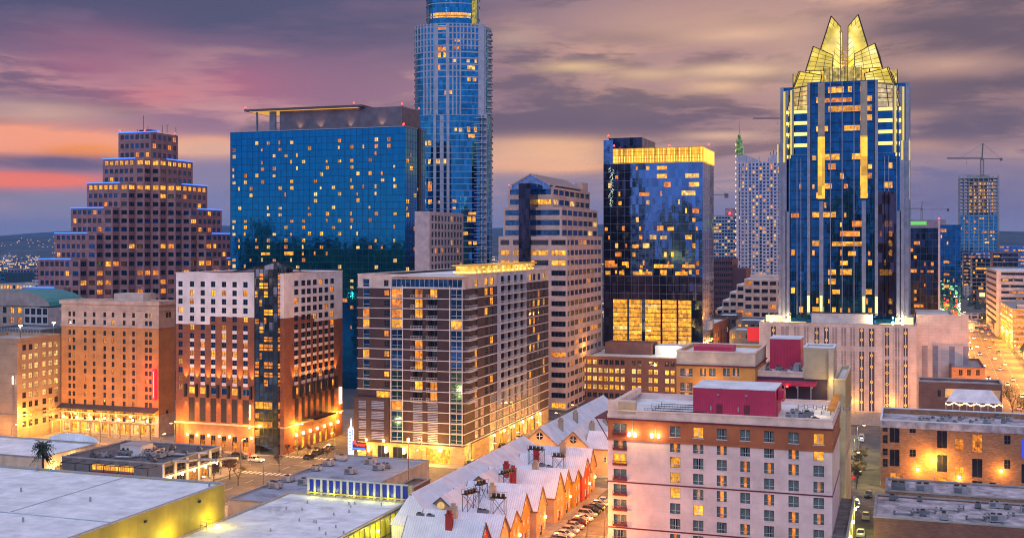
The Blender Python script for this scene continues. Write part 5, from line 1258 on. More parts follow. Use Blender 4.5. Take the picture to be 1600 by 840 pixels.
# ---------------------------------------------------------------- tan hotel (left)
def sconce(root, q, n, m='lamp', s_=.35, e=0, name='wall_lamp'):
    g = MB(); g.box(q[0] - s_ / 2, q[0] + s_ / 2, q[1] - s_ / 2, q[1] + s_ / 2, q[2], q[2] + s_ * 1.6); g.build(name, M[m], root)
    if e: point(root, (q[0] + n[0] * .8, q[1] + n[1] * .8, q[2] + .3), e, (1, .5, .13))
def tan_hotel():
    cu, cv = at(248, 382); u0 = u_at(96, cv); z1 = zy(471, cu, cv); v1 = v_at(273, cu)
    b = Bld('tan_brick_hotel', 'tall tan brick hotel with cream top, paired windows and red neon bar sign', 'hotel', u0, cu, cv, v1, 0, z1)
    f = b.f; zt = zy(512, cu, cv); zl = zy(651, cu, cv); fh = 2.62
    f.zones.append((0, f.L, zt, z1, 1)); b.r.zones.append((0, b.r.L, zt, z1, 1)); f.zones.append((0, f.L, 0, zl, 1)); b.r.zones.append((0, b.r.L, 0, zl, 1))
    zw = f.zc(491.5, 170); r = random.Random(3)
    for px_ in (108.8, 115.5, 133, 147, 163.5, 176.5, 194, 208.5, 228.6, 235):
        a = f.sx(px_)
        for j in range(15):
            z = zw - j * fh - (1.0 if j > 1 else 0)
            if z > zl - 1.5: f.op(a - .55, a + .55, z - .8, z + .8, r.choice('yoo') if r.random() < .16 else ('b' if r.random() < .1 else 'd'), 'sash')
    za = b.r.zc(492, 258); 
    for j in (0,):
        for a in (b.r.L * .45, b.r.L * .6): b.r.op(a, a + 1.6, za - .9, za + .9, 'd')
    b.r.op(b.r.L * .45, b.r.L * .45 + 1.6, za - 34, za - 32, 'd')
    # lit arcade at the street
    for i in range(12):
        a = 1.2 + i * (f.L - 2) / 12; f.op(a, a + (f.L - 2) / 12 * .72, .6, 4.2, 'y' if i % 3 else 'w', 'band')
    for i in range(12):
        a = 1.2 + i * (f.L - 2) / 12; f.op(a, a + (f.L - 2) / 12 * .8, 5.4, 8.0, 'y' if i % 4 else 'o', 'band')
    rt = b.done([M['gtan'], M['gcream']], M['snow'], capm=M['gcream'], cap=95)
    b.band(zt - .2, .5, .3, M['gcream']); b.band(z1 - 3.2, .35, .25, M['gcream']); b.band(z1 - 1.3, 1.2, .5, M['gcream'], 'top_cornice'); b.band(zl, .4, .3, M['gcream'])
    aw = MB(); p0, p1 = f.P(0, 9.8), f.P(f.L, 9.8)
    aw.add([(p0[0], p0[1] - 2.6, 8.6), (p1[0], p1[1] - 2.6, 8.6), (p1[0], p1[1] - .01, 9.8), (p0[0], p0[1] - .01, 9.8)]); aw.add([(p0[0], p0[1] - 2.6, 8.3), (p0[0], p0[1] - .01, 9.5), (p1[0], p1[1] - .01, 9.5), (p1[0], p1[1] - 2.6, 8.3)]); aw.add([(p0[0], p0[1] - 2.6, 8.3), (p1[0], p1[1] - 2.6, 8.3), (p1[0], p1[1] - 2.6, 8.6), (p0[0], p0[1] - 2.6, 8.6)])
    aw.build('awning', mat('dark_awning', (.07, .06, .055), .8), rt)
    st = MB(); st.box(u0 - 1, cu, cv - 5, cv - 4.4, 4.6, 5.2)
    for i in range(11): a = u0 + (cu - u0) * i / 10; st.box(a - .25, a + .25, cv - 5, cv - 4.5, .14, 4.6)
    st.build('street_colonnade', M['stone'], rt)
    bx = MB(); ua, ub = u_at(187, cv + 8), u_at(232, cv + 8); bx.box(ua, ub, cv + 5, cv + 12, z1 - 1, z1 + 2.2); bx.build('roof_plant_room', M['gcream'], rt)
    # vertical neon sign at the corner
    sg = MB(); q = f.P(f.L - 1.3, 0); za, zb = zy(624, cu, cv), zy(576, cu, cv)
    sg.box(q[0] - .1, q[0] + .9, q[1] - 1.6, q[1] - .35, za, zb); sg.build('neon_sign_body', emat('neon_red', (1, .015, .03), 1.6), rt)
    sg = MB(); sg.box(q[0] + .3, q[0] + .55, q[1] - 1.75, q[1] - 1.62, za + .8, zb - .8); sg.build('neon_sign_letters', emat('neon_amber', (1, .35, .03), 2), rt)
    for k in (0, 1, 2): point(rt, (q[0] - .6, q[1] - 2.4, za + 1.5 + k * 4), 900, (1, .03, .03), .5)
    for i in range(7):
        a = f.L * (i + .5) / 7; q = f.P(a, 4.8, 2.4); sconce(rt, (q[0], q[1], 5.4), (0, -1), 'lamp', .4, 1300 if i % 2 == 0 else 700)
    return b
tan_hotel()

# ---------------------------------------------------------------- sand coloured office at the far left
def sand_office():
    cu, cv = at(27, 376); u0 = u_at(-60, cv); z1 = zy(529, cu, cv); v1 = v_at(96, cu)
    b = Bld('sand_precast_office', 'sand coloured concrete office with pairs of lit windows at the left edge', 'office building', u0, cu, cv, v1, 0, z1)
    r_ = b.r; fh = 3.15; R_ = random.Random(6)
    cl = []
    for a, c in ((35, 41), (45, 51), (54, 60), (66.5, 72.5), (76, 82), (85, 91)): cl.append((r_.sx(a), r_.sx(c)))
    zt = z1 - 2.2; rw = [(zt - j * fh - 1.9, zt - j * fh) for j in range(9)]
    r_.grid(cl, rw, lambda i, j: 'w' if (R_.random() < .85 and 0 < j < 6) or (j == 0 and i > 1) else ('y' if R_.random() < .2 else 'd'), 'sash')
    rt = b.done(M['htan'], M['conc'], capm=M['htan'])
    b.band(z1 - 1.6, .35, .3, M['htan']); b.band(zy(650, cu, cv), .4, .4, M['htan'])
    g = MB(); q = b.f.P(b.f.sx(21.5), 0, .35); za, zb_ = zy(642, cu, cv), zy(588, cu, cv); g.box(q[0] - .2, q[0] + .2, q[1], q[1] + .3, za, zb_); g.build('wall_light_tube', M['louv'], rt)
    g = MB(); g.box(q[0] - .18, q[0] + .18, q[1] - .12, q[1] - .01, zb_ - 2.5, zb_); g.build('light_tube_lamp', M['lampw'], rt)
    for i in range(5): u = cu + 2.5; v = cv + 4 + i * (v1 - cv) / 5; point(rt, (u + 2, v, 4), 1300)
    for i in range(3): point(rt, (cu - 4 - i * 7, cv - 4, 4), 1200)
    for i in range(4): point(rt, (cu - 6, cv + 8 + i * 16, z1 + 3), 1500, (1, .6, .2)); 
    g = MB()
    for i in range(4): g.box(cu - 6.1, cu - 5.9, cv + 8 + i * 16, cv + 8.2 + i * 16, z1 - 1, z1 + 3.4); 
    g.build('roof_lamp_post', M['steel'], rt); g = MB()
    for i in range(4): g.box(cu - 6.4, cu - 5.6, cv + 7.7 + i * 16, cv + 8.5 + i * 16, z1 + 3.4, z1 + 3.7)
    g.build('roof_lamp', M['lampw'], rt)
sand_office()

# ---------------------------------------------------------------- brick and white hotel with glass corner
def brick_hotel():
    u1, v0 = -178.6, 309.0; u0 = u_at(275, v0); v1 = v_at(535, u1); z1 = zy(427, u_at(398, v0), v0)
    b = Bld('brick_and_white_hotel', 'red brick hotel with white upper storeys and a tall glass corner tower', 'hotel', u0, u1, v0, v1, 0, z1)
    f, rr = b.f, b.r; fh = 2.70; zc0 = f.zc(443.5, 300); r = random.Random(12)
    zA, zB = f.zc(506, 300), f.zc(495, 360); zband = f.zc(618, 340); zledge = f.zc(663, 340)
    xm = f.sx(333); pc = (282, 300, 316.7, 333, 350, 366.5, 383.5)
    f.zones.append((0, xm - 1.2, zA, z1, 1)); f.zones.append((xm - 1.2, f.L, zB, z1, 1))
    f.zones.append((f.sx(288), f.L, 0, zledge, 2))
    for i, p in enumerate(pc):
        a = f.sx(p)
        for j in range(13 if i == 0 else 12):
            z = zc0 - j * fh
            if z - 1 < zband + 2.6 and i: continue
            k = r.choice('yo') if r.random() < (.4 if i == 0 else .24) else 'b'
            f.op(a - .78, a + .78, z - .85, z + .85, k, 'sash')
            if i and z < (zA if i < 3 else zB) - 1: f.zones.append((a - .78, a + .78, z - fh + .85, z - .85, 1))
    ps = [291, 308, 325, 341.5, 358, 375, 393]
    for i in range(6):
        a, c = f.sx(ps[i]) + .9, f.sx(ps[i + 1]) - .9
        f.op(a, c, zband + .4, zband + 2.5, ('y', 'y', 'b', 'b', 'y', 'b')[i], 'wband')
        f.zones.append((a, c, zledge + .8, zband - .8, 3)); f.op(a + .2, c - .2, zledge - 6.2, zledge - 3.4, 'd', 'sash'); f.op(a + .2, c - .2, .3, 3.2, 'o', 'band')
    rr.zones.append((0, rr.sx(491), rr.zc(494, 470), z1, 1)); rr.zones.append((rr.sx(491), rr.L, rr.zc(500, 510), z1, 1))
    for i, p in enumerate((463, 474, 482.7, 492, 501, 510, 519)):
        a = rr.sx(p)
        for j in range(12):
            z = zc0 + .3 - j * fh
            if z - 1 < zband + 2.6: continue
            rr.op(a - 1.25, a + 1.25, z - .85, z + .85, r.choice('yo') if r.random() < .12 else 'b', 'sash')
            if z < 39: rr.zones.append((a - 1.25, a + 1.25, z - fh + .85, z - .85, 1))
    qs = [458, 469, 478.5, 487.5, 496.5, 505.5, 514.5, 524]; 
    for i in range(7):
        a, c = rr.sx(qs[i]) + 1, rr.sx(qs[i + 1]) - 1; 
        rr.op(a, c, zband + .4, zband + 2.5, 'yb'[i % 2], 'wband'); rr.zones.append((a, c, zledge + .8, zband - .8, 3)); rr.op(a, c, .4, 3.8, 'y', 'band')
    dk = uvmat('dark_metal_screen', (.035, .028, .035), (.02, .015, .02), 1.2, .4, .04, offset=0, var=.2)
    rt = b.done([M['brick'], M['bwhite'], mat('light_brown_brick', (.30, .155, .09), .85), dk], M['snow'], capm=M['bwhite'], cap=95)
    b.band(zledge, .45, .45, M['cream']); 
    for p in ps: fn = MB(); q = f.P(f.sx(p), 0, .0); fn.box(q[0] - .3, q[0] + .3, q[1] - .9, q[1] - .003, zband - .6, zband + 3.4); fn.build('dark_fin', M['black'], rt)
    for p in qs: fn = MB(); q = rr.P(rr.sx(p), 0, .0); fn.box(q[0] + .003, q[0] + .9, q[1] - .4, q[1] + .4, zband - .6, zband + 3.4); fn.build('dark_fin', M['black'], rt)
    for p in ps[:-1] + [394]:
        q = f.P(f.sx(p), 0, .55); spot(rt, (q[0], q[1] - .2, zband + 4.6), (q[0], q[1] + .8, zband + 11), 5200, (1, .38, .05), 60, 1); spot(rt, (q[0], q[1] - .2, zband - .8), (q[0], q[1] + .55, zband - 8), 3800, (1, .38, .05), 50, 1)
    for p in qs:
        q = rr.P(rr.sx(p), 0, .6); spot(rt, (q[0] + .3, q[1], zband + 4.6), (q[0] - .7, q[1], zband + 11), 5200, (1, .38, .05), 60, 1); spot(rt, (q[0] + .3, q[1], zband - .8), (q[0] - .5, q[1], zband - 8), 3800, (1, .38, .05), 50, 1)
    for i, p in enumerate((294, 309, 327, 344, 360, 394)): q = f.P(f.sx(p), 4.4, .5); sconce(rt, q, (0, -1), 'lamp', .4, 350)
    for i, p in enumerate((461, 472, 483, 494, 505, 515, 526)): q = rr.P(rr.sx(p), 4.8, .5); sconce(rt, q, (1, 0), 'lamp', .5, 450)
    g = MB(); q = f.P(f.sx(391.5), 0, .3); g.box(q[0] - .15, q[0] + .15, q[1] - .3, q[1], f.zc(655, 391), f.zc(632, 391)); q = rr.P(rr.sx(529.5), 0, .3); g.box(q[0], q[0] + .6, q[1] - .6, q[1] + .6, rr.zc(630, 529), rr.zc(604, 529)); g.build('white_blade_sign', emat('white_sign_glow', (1, .9, .7), 1.3), rt)
    aw = MB(); aw.box(u1 + .05, u1 + 3.5, rr.P(rr.sx(475), 0)[1], rr.P(rr.sx(510), 0)[1], 9.0, 9.4); aw.build('entrance_canopy', M['black'], rt)
    # glass corner tower
    ga = u_at(398, v0 - 1.5); gv = v0 - 1.5; gc = u_at(433.5, gv); gvb = v_at(457, gc)
    zt = zy(409, gc, gv); gl = MB()
    gl.add([(ga, gv, 0), (gc, gv, 0), (gc, gv, zt), (ga, gv, z1 + 1.5)]); gl.add([(gc, gv, 0), (gc, gvb, 0), (gc, gvb, z1 + 1), (gc, gv, zt)])
    gl.add([(gc, gvb, 0), (ga, gvb, 0), (ga, gvb, z1 + .3), (gc, gvb, z1 + 1)]); gl.add([(ga, gvb, 0), (ga, gv, 0), (ga, gv, z1 + 1.5), (ga, gvb, z1 + .3)])
    gl.add([(ga, gv, z1 + 1.5), (gc, gv, zt), (gc, gvb, z1 + 1), (ga, gvb, z1 + .3)]); gl.build('corner_glass', M['cglass'], rt)
    gf = Face((ga, gv), (gc, gv), 0, z1 + 2); gr_ = Face((gc, gv), (gc, gvb), 0, z1 + 2)
    for fc, cw, sd in ((gf, 1.55, 5), (gr_, 1.9, 6)):
        mullions(rt, fc, cw, 2.7, 3, z1 + 1.3, M['black'], .07, .13, .12)
        lit_panels(rt, fc, cw, 18, z1 + 1, 2.7, .58, 'ooyo', sd, merge=.4, h_=.7, cap=48, wfr=.92, m0=.1, m1=.1, name='corner_lit_window'); lit_panels(rt, fc, cw * 2, 5, 18, 2.9, .8, 'yoy', sd + 9, merge=.3, h_=.75, cap=30, wfr=.92, m0=.1, m1=.1, name='corner_lobby_window')
    tb = MB()
    for (a, c) in (((ga, gv, z1 + 1.6), (gc, gv, zt + .1)), ((gc, gv, zt + .1), (gc, gvb, z1 + 1.1)), ((u_at(361, v0 + 2), v0 + 3, z1 + .5), (gc, gv, zt + .1)), ((gc, gv, zt + .1), (gc - 1, v_at(480, u1), z1 + .6)), ((ga, gv, z1 + 1.5), (u_at(361, v0 + 2), v0 + 3, z1 + .5))): tb.beam(a, c, .18)
    tb.build('glass_roof_frame', M['black'], rt)
    gp = MB(); e = (u_at(361, v0 + 2), v0 + 3, z1 + .45); gp.add([e, (ga, gv, z1 + 1.45), (gc, gv, zt), (gc, gvb, z1 + 1)]); gp.build('sloping_glass_roof', M['dkgl'], rt)
M['cglass'] = glass('grey_blue_corner_glass', (.28, .38, .46), .08, .85, 1.55, 2.7, .5, .06)
brick_hotel()

# ---------------------------------------------------------------- plum brick condominium
def condo():
    u1, v0 = at(725, 333); u0 = u_at(559, v0); v1 = v_at(857, u1); z1 = zy(429.5, u1, v0); fh = 3.02
    b = Bld('plum_brick_condominium', 'dark plum brick condominium block with cream top floor, balconies and lit windows', 'apartment block', u0, u1, v0, v1, 0, z1)
    f, rr = b.f, b.r; r = random.Random(14); zs = 65 - (697 - HY) * 333 / FPX * 1.0
    nf = 16; zf = lambda j: z1 - .9 - fh * (j + 1) - .1                # floor line of storey j from the top
    ztop = zf(0); f.zones.append((0, f.L, ztop - 0.0, z1, 1)); rr.zones.append((0, rr.L, ztop, z1, 1))
    f.zones.append((0, f.L, 0, zs - .3, 2)); rr.zones.append((0, rr.L, 0, zs - .3, 2))
    X = lambda p: f.sx(p)
    K = lambda p, base='b': r.choice('yyo') if r.random() < p else base
    for j in range(nf):
        z = zf(j)
        if z < zs: break
        low = j >= 11
        if j == 0:
            f.op(X(612), X(722), z + .35, z + 2.7, 'b', 'wband'); f.op(X(567), X(577), z + .3, z + 2.6, 'b', 'wgrid'); f.op(X(600), X(607), z + .5, z + 2.3, 'd'); continue
        f.op(X(611.5), X(629), z + .25, z + 2.8, K(.4 if j < 12 else .2), 'wgrid'); f.op(X(704), X(721.5), z + .25, z + 2.8, K(.35 if j < 12 else 0), 'wgrid')
        if not low:
            f.op(X(567), X(577), z + .25, z + 2.7, K(.25), 'wgrid'); f.op(X(600), X(608), z + .7, z + 2.4, K(.4, 'd'))
            f.op(X(645), X(660), z + .2, z + 2.75, K(.35, 'd'), 'balc'); f.op(X(669), X(683), z + .2, z + 2.75, K(.2, 'd'), 'balc')
        elif j == 11:
            f.op(X(588), X(609), z + .25, z + 2.5, 'y', 'wband'); f.op(X(645), X(660), z + .2, z + 2.75, 'd', 'balc'); f.op(X(669), X(683), z + .2, z + 2.75, 'o', 'balc')
        else:
            for a, c in ((560, 572), (580, 600), (645, 660), (668, 684)): f.op(X(a), X(c), z + .25, z + 2.75, 'd', 'louver')
    Y = lambda p: rr.sx(p)
    for j in range(nf):
        z = zf(j)
        if z < zs: break
        if j < 12:
            for p, w_ in ((744, 2.2), (754, 0), (760, 3), (768.5, 3)):
                if w_: rr.op(Y(p) - w_ / 2, Y(p) + w_ / 2, z + .35, z + 2.6, K(.38, 'd'))
            if z > 14:
                for i in range(4): a = Y(777) + (Y(817) - Y(777)) * i / 4; rr.op(a + .25, a + (Y(817) - Y(777)) / 4 - .25, z + .25, z + 2.8, K(.03, 'b'), 'balc')
            for p, w_ in ((829, 2.6), (834.5, 2.6), (842, 2.6), (850, 2.6)): rr.op(Y(p) - w_ / 2, Y(p) + w_ / 2, z + .35, z + 2.6, K(.42, 'd'))
        elif j >= 12:
            for p in (745, 754): rr.op(Y(p) - 1.6, Y(p) + 1.6, z + .4, z + 2.6, 'o', 'louver')
            for i in range(8): a = Y(765) + (Y(842) - Y(765)) * i / 8; rr.op(a + .15, a + (Y(842) - Y(765)) / 8 - .15, z + .35, z + 2.85, 'o' if r.random() < .55 else 'd', 'louver')
    # street floor: garage mouth, lit bays
    f.op(X(666), X(703), .3, 4.6, 'y', 'bare'); f.op(X(590), X(608), .4, 4.6, 'd', 'band'); f.op(X(614), X(636), .4, 4.4, 'd', 'band'); f.op(X(572), X(582), .4, 4.4, 'o', 'band')
    rr.op(Y(729), Y(737), .4, 6, 'w', 'bare')
    for i in range(7): a = Y(765) + i * (Y(852) - Y(765)) / 7; rr.op(a, a + 4.5, .4, 4.5, 'y' if i % 2 else 'w', 'bare')
    rt = b.done([M['dbrick'], M['cream2'], M['stone']], M['snow'], cap=95, capm=M['cream2'])
    # floor edges and balconies
    fe = MB(); bl = MB()
    for j in range(nf):
        z = zf(j)
        if z < zs - 1: break
        q0, q1 = f.P(0, z), f.P(f.L, z); fe.box(q0[0] - .2, q1[0] + .2, q0[1] - .22, q0[1] - .003, z - .1, z + .12); q0, q1 = rr.P(0, z), rr.P(rr.L, z); fe.box(q0[0] + .003, q0[0] + .22, q0[1], q1[1], z - .1, z + .12)
    for p in (611, 629.6, 703, 722.6, 688): q = f.P(X(p), 0); fe.box(q[0] - .12, q[0] + .12, q[1] - .3, q[1] - .23, zs, z1 - 3.2) if p != 688 else None
    fe.build('white_floor_edge', M['wfrm'], rt)
    def balcony(mb, q, d, n, w_, dp, z):
        A = Vector((q[0], q[1])); P_ = lambda a, o: ((A + d * a + n * o).x, (A + d * a + n * o).y)
        mb.prism([P_(0, .25), P_(0, dp), P_(w_, dp), P_(w_, .25)][::-1] if False else [P_(0, .25), P_(w_, .25), P_(w_, dp), P_(0, dp)], z - .12, z + .1, 0)
        for h_ in (.55, 1.1): mb.beam((*P_(0, dp), z + h_), (*P_(w_, dp), z + h_), .05); mb.beam((*P_(0, .1), z + h_), (*P_(0, dp), z + h_), .05); mb.beam((*P_(w_, .1), z + h_), (*P_(w_, dp), z + h_), .05)
        k = max(3, int(w_ / .8))
        for i in range(k + 1): mb.beam((*P_(w_ * i / k, dp), z), (*P_(w_ * i / k, dp), z + 1.1), .035)
    for j in range(1, 12):
        z = zf(j)
        for a, c in ((645, 660), (669, 683)): m1 = MB(); balcony(m1, f.P(X(a) - .2, z), f.d, f.n, X(c) - X(a) + .4, 1.1, z); m1.build('balcony', M['wfrm'], rt)
        m1 = MB(); balcony(m1, rr.P(.4, z), rr.d, rr.n, Y(738) - .5, 1.6, z); m1.build('balcony', M['wfrm'], rt)
    for j in range(0, 12):
        z = zf(j); m1 = MB(); balcony(m1, rr.P(Y(777), z), rr.d, rr.n, Y(817) - Y(777), 1.3, z); m1.build('long_balcony', M['wfrm'], rt)
    bf = MB()
    for i in range(5): a = Y(777) + (Y(817) - Y(777)) * i / 4; q = rr.P(a, 0); bf.box(q[0] + .003, q[0] + 1.2, q[1] - .12, q[1] + .12, 14, z1 - .3)
    bf.build('balcony_divider', M['lav'], rt)
    ls = MB()                                  # grid over the garage screen
    for i in range(13): a = Y(765) + (Y(842) - Y(765)) * i / 12; q = rr.P(a, 0); ls.box(q[0] + .23, q[0] + .33, q[1] - .1, q[1] + .1, zs, zf(11))
    ls.build('screen_post', M['steel'], rt)
    # podium step at the left
    pu0 = u_at(553, v0 - 1.2); pu1 = u_at(607, v0 - 1.2); pz = zy(618, pu0, v0); pm = MB(); pf = Face((pu0, v0 - 1.2), (pu1, v0 - 1.2), zs, pz)
    for j in range(12, 17):
        z = zf(j)
        if z < zs: break
        for a, c in ((560, 572), (580, 600)): pf.op(pf.sx(a), pf.sx(c), z + .3, z + 2.75, 'd', 'louver')
    pf.wall(pm, 0); pm.add([(pu0, v0 + 9, zs), (pu0, v0 - 1.2, zs), (pu0, v0 - 1.2, pz), (pu0, v0 + 9, pz)]); pm.add([(pu1, v0 - 1.2, zs), (pu1, v0 - .01, zs), (pu1, v0 - .01, pz), (pu1, v0 - 1.2, pz)]); pm.add([(pu0, v0 - 1.2, pz), (pu1, v0 - 1.2, pz), (pu1, v0 - .01, pz), (pu0, v0 - .01, pz)]); pm.add([(pu0, v0 - .01, pz), (u0 - .01, v0 - .01, pz), (u0 - .01, v0 + 9, pz), (pu0, v0 + 9, pz)])
    pm.build('podium_wall', M['dbrick'], rt); put_windows(rt, pf.wins(), 10, 'podium_louver')
    # lit terrace on the roof
    ra, rb_ = u_at(716, v0 + 14), u1 - 1.5; va, vb = v0 + 12, v1 - 14
    g = MB(); g.box(ra, rb_, va, vb, z1 - .9, z1 + 2.2); g.build('roof_terrace_wall', litmat('terrace_glow', (.9, .42, .03), (1.0, .7, .2), 1.2, .3, .6), rt)
    g = MB(); g.box(ra - 1, rb_ + 1.2, va - 1, vb + 1, z1 + 2.21, z1 + 2.6); g.build('terrace_roof', M['goldr'], rt)
    g = MB(); 
    for i in range(14): v = va + (vb - va) * i / 13; g.box(rb_ + .02, rb_ + .2, v - .8, v + .8, z1 + .3, z1 + .7)
    for i in range(5): u = ra + (rb_ - ra) * i / 4; g.box(u - .8, u + .8, va - .2, va - .02, z1 + .3, z1 + .7)
    g.build('terrace_lamp', M['gol2'], rt)
    g = MB(); g.box(u_at(612, v0 - .9), u_at(725, v0 - .9), v0 - 1.3, v0 + 3, z1 - .55, z1 - .2); g.build('top_canopy', M['snow'], rt)
    for i, p in enumerate((556, 577, 604, 632)): q = f.P(max(.6, X(p)), 3.0, .45); g = MB(); g.box(q[0] - .3, q[0] + .3, q[1] - .2, q[1] + .2, 2.6, 4.4); g.build('wall_lamp', M['lamp'], rt); point(rt, (q[0], q[1] - 1, 3.5), 1200)
    for p in (576, 603): q = f.P(X(p), zs + .2, 1.6); sconce(rt, q, (0, -1), 'lamp', .4, 500)
    q = f.P(X(684), 3.9, -1); point(rt, (q[0], q[1] - 2.5, 3.9), 4000, (1, .6, .12), .6); point(rt, (rr.P(Y(733), 0)[0] + 1.2, rr.P(Y(733), 0)[1], 4), 1600, (1, .72, .1), .5)
    for i in range(6): q = rr.P(Y(768) + i * 9.5, 5.2, .9); sconce(rt, (q[0], q[1], 5), (1, 0), 'lampw', .4, 600)
    # glowing theatre style pylon with red script at the corner
    t_ = thing('neon_theatre_sign', 'white and blue lit pylon sign with red neon script at the condominium corner', 'neon sign', (*at(548.5, 338), 0))
    x, y = t_.location.x, t_.location.y
    g = MB(); g.box(x - .7, x + .7, y - .5, y + .5, 1.5, 10.2); g.cyl(x, y, 10.2, 11, .5, 0, 8, .3); g.cyl(x, y, 11, 13.2, .28, 0, 8, .1); g.build('pylon', emat('pylon_white', (.65, .72, .95), .9), t_)
    g = MB(); 
    for s_ in (-1, 1): g.box(x + s_ * .74 - .07, x + s_ * .74 + .07, y - .6, y - .45, 3, 10)
    for k in range(7): g.box(x - .3, x + .3, y - .62, y - .52, 3.6 + k * .9, 3.9 + k * .9)
    g.box(x + .8, x + 4.9, y - .62, y - .5, 4.3, 4.7); g.build('blue_neon', emat('blue_neon_glow', (.03, .15, 1), 2), t_)
    g = MB(); pts = [(x + .9 + i * .16, 5.6 + .55 * math.sin(i * 1.9) * (1.2 if i < 8 else .6) + (.6 if i < 7 else 0)) for i in range(26)]
    for p, q in zip(pts, pts[1:]): g.beam((p[0], y - .55, p[1]), (q[0], y - .55, q[1]), .12)
    g.build('red_neon_script', emat('red_script_glow', (1, .04, .02), 2.2), t_)
    g = MB(); g.box(x + .7, x + 5.1, y - .45, y - .3, 4.0, 6.4); g.beam((x, y, 0), (x, y, 1.6), .3); g.build('sign_board', mat('sign_navy', (.05, .03, .1), .5), t_)
M['cream2'] = mat('pale_cream_band', (.60, .50, .46), .8); M['goldr'] = litmat('gold_lit_roof_edge', (.8, .36, .02), (1, .6, .1), .9, .2, .6, (4, 4, 4))
condo()

# ---------------------------------------------------------------- brick office with lit windows and its neighbours
def mid_blocks():
    D = 455; u1, v0 = at(1075, D); u0 = u_at(906, v0); z1 = zy(560, u1, v0)
    b = Bld('lit_brick_office', 'low brown brick office with rows of evenly lit square windows', 'office building', u0, u1, v0, v0 + 55, 0, z1)
    fh = z1 / 5.6; rw = [(z1 - 1.1 - fh * (j + 1) + 1.0, z1 - 1.1 - fh * (j + 1) + 2.95) for j in range(5)]
    cl = []
    for k in range(7): 
        for i in range(3 if k < 2 else 2): cl.append((b.f.sx(909 + k * 26 * (1 if k < 3 else 1) + i * 8.6), b.f.sx(909 + k * 26 + i * 8.6 + 6.4)))
    b.f.grid(cl, rw, lambda i, j: 'd' if (j == 0 and i > 2) or j == 4 else 'w' if rnd.random() < .3 else 'y', 'sash')
    rt = b.done(M['ibrick'], M['snow'], capm=M['metal'], cap=95)
    pr = MB(); pr.box(u0 + 6, u0 + 26, v0 + 18, v0 + 30, z1 - .9, z1 + 4); pr.build('brown_plant_room', M['ibrick'], rt)
    pr = MB(); pr.box(u0 + 27, u1 - 6, v0 + 20, v0 + 30, z1 - .9, z1 + 3); pr.build('white_plant_room', M['snow'], rt)
    g = MB(); g.box(u0 + 34, u0 + 34.6, v0 + 19.3, v0 + 19.9, z1 + 1.8, z1 + 2.4); g.build('roof_lamp', M['lampw'], rt); point(rt, (u0 + 34, v0 + 17, z1 + 2.5), 2500, (1, .75, .4))
    b2 = Bld('brick_office_wing', 'plain brown brick wing with parking entrance left of the lit office', 'building', u_at(879, v0 - 4), u0 - .05, v0 - 4, v0 + 40, 0, zy(575, u0, v0))
    b2.f.op(3, 14, .3, 4.5, 'y', 'bare'); b2.done(M['ibrick'], M['snow']); point(b2.root, (u0 - 5, v0 - 7, 4), 3000)
    # arched shop left of it
    ua, va = at(852, 470); b3 = Bld('arched_brick_shop', 'small orange lit brick building with arched doorway below the gabled office', 'building', ua, u_at(878, va), va - 6, va + 20, 0, zy(585, ua, va))
    b3.f.op(1.2, 3.4, 7, 9.5, 'y'); b3.f.op(1.5, 4.2, .3, 4.6, 'd', 'bare'); rt = b3.done(M['brick'], M['roofg'])
    am = MB(); q = b3.f.P(2.85, 4.6, .05)
    for i in range(6): t0, t1 = math.pi * i / 6, math.pi * (i + 1) / 6; am.beam((q[0] - 1.6 * math.cos(t0), q[1] - .1, 4.4 + 1.9 * math.sin(t0)), (q[0] - 1.6 * math.cos(t1), q[1] - .1, 4.4 + 1.9 * math.sin(t1)), .2)
    am.build('door_arch', M['stone'], rt); point(rt, (q[0] + 3, q[1] - 4, 4), 3500)
    # far brick block behind with white roof
    u0, v0 = at(1062, 520); u1 = u_at(1100, v0); z1 = zy(513, u1, v0)
    b = Bld('brick_roof_block', 'brown brick block with white roof plant before the lit parking decks', 'building', u0, u1, v0, v_at(1139, u1), 0, z1)
    b.r.grid(cols(b.r.L, 8, .5), [(z1 - 7, z1 - 4.5), (z1 - 12, z1 - 9)], pick(.4, 'o', 'd', 3)); rt = b.done([M['brick']], M['snow'], capm=M['old'])
    pr = MB(); pr.box(u0 + 7, u0 + 13, v0 + 4, v0 + 12, z1 - 1, z1 + 3); pr.box(u1 - 7, u1 - 2, v0 + 20, v0 + 28, z1 - 1, z1 + 3.4); pr.build('white_roof_plant', M['snow'], rt)
    for k in range(4): point(rt, (u1 + 4, v0 + 6 + k * 12, z1 - 8), 1500)
    for (nm, lb, xl, xr, D, y, mm) in (('low_dark_roof_block', 'low dark roofed block behind the white roofs near the terraces', 1118, 1150, 600, 492, 'roofd'), ('low_navy_block', 'low navy walled block in front of the white terraced building', 1150, 1192, 580, 500, 'steel'), ('low_white_roof_block', 'low white roofed block with small red banner wall', 1140, 1186, 545, 515, 'conc')):
        u0, v0 = at(xl, D); b = Bld(nm, lb, 'building', u0, u_at(xr, v0), v0, v0 + 25, 0, zy(y, u0, v0)); b.f.grid(cols(b.f.L, 4, .5), [(b.z1 - 4, b.z1 - 2)], pick(.3, 'yo', 'd', 1)); b.done(M[mm], M['snow'])
        if 'red' in lb: g = MB(); q = b.f.P(b.f.L * .6, 0, .1); g.box(q[0], q[0] + 7, q[1] - .1, q[1], b.z1 - 5, b.z1 + 1.5); g.build('red_banner', emat('red_banner_lit', (.75, .03, .03), .7), b.root)
mid_blocks()

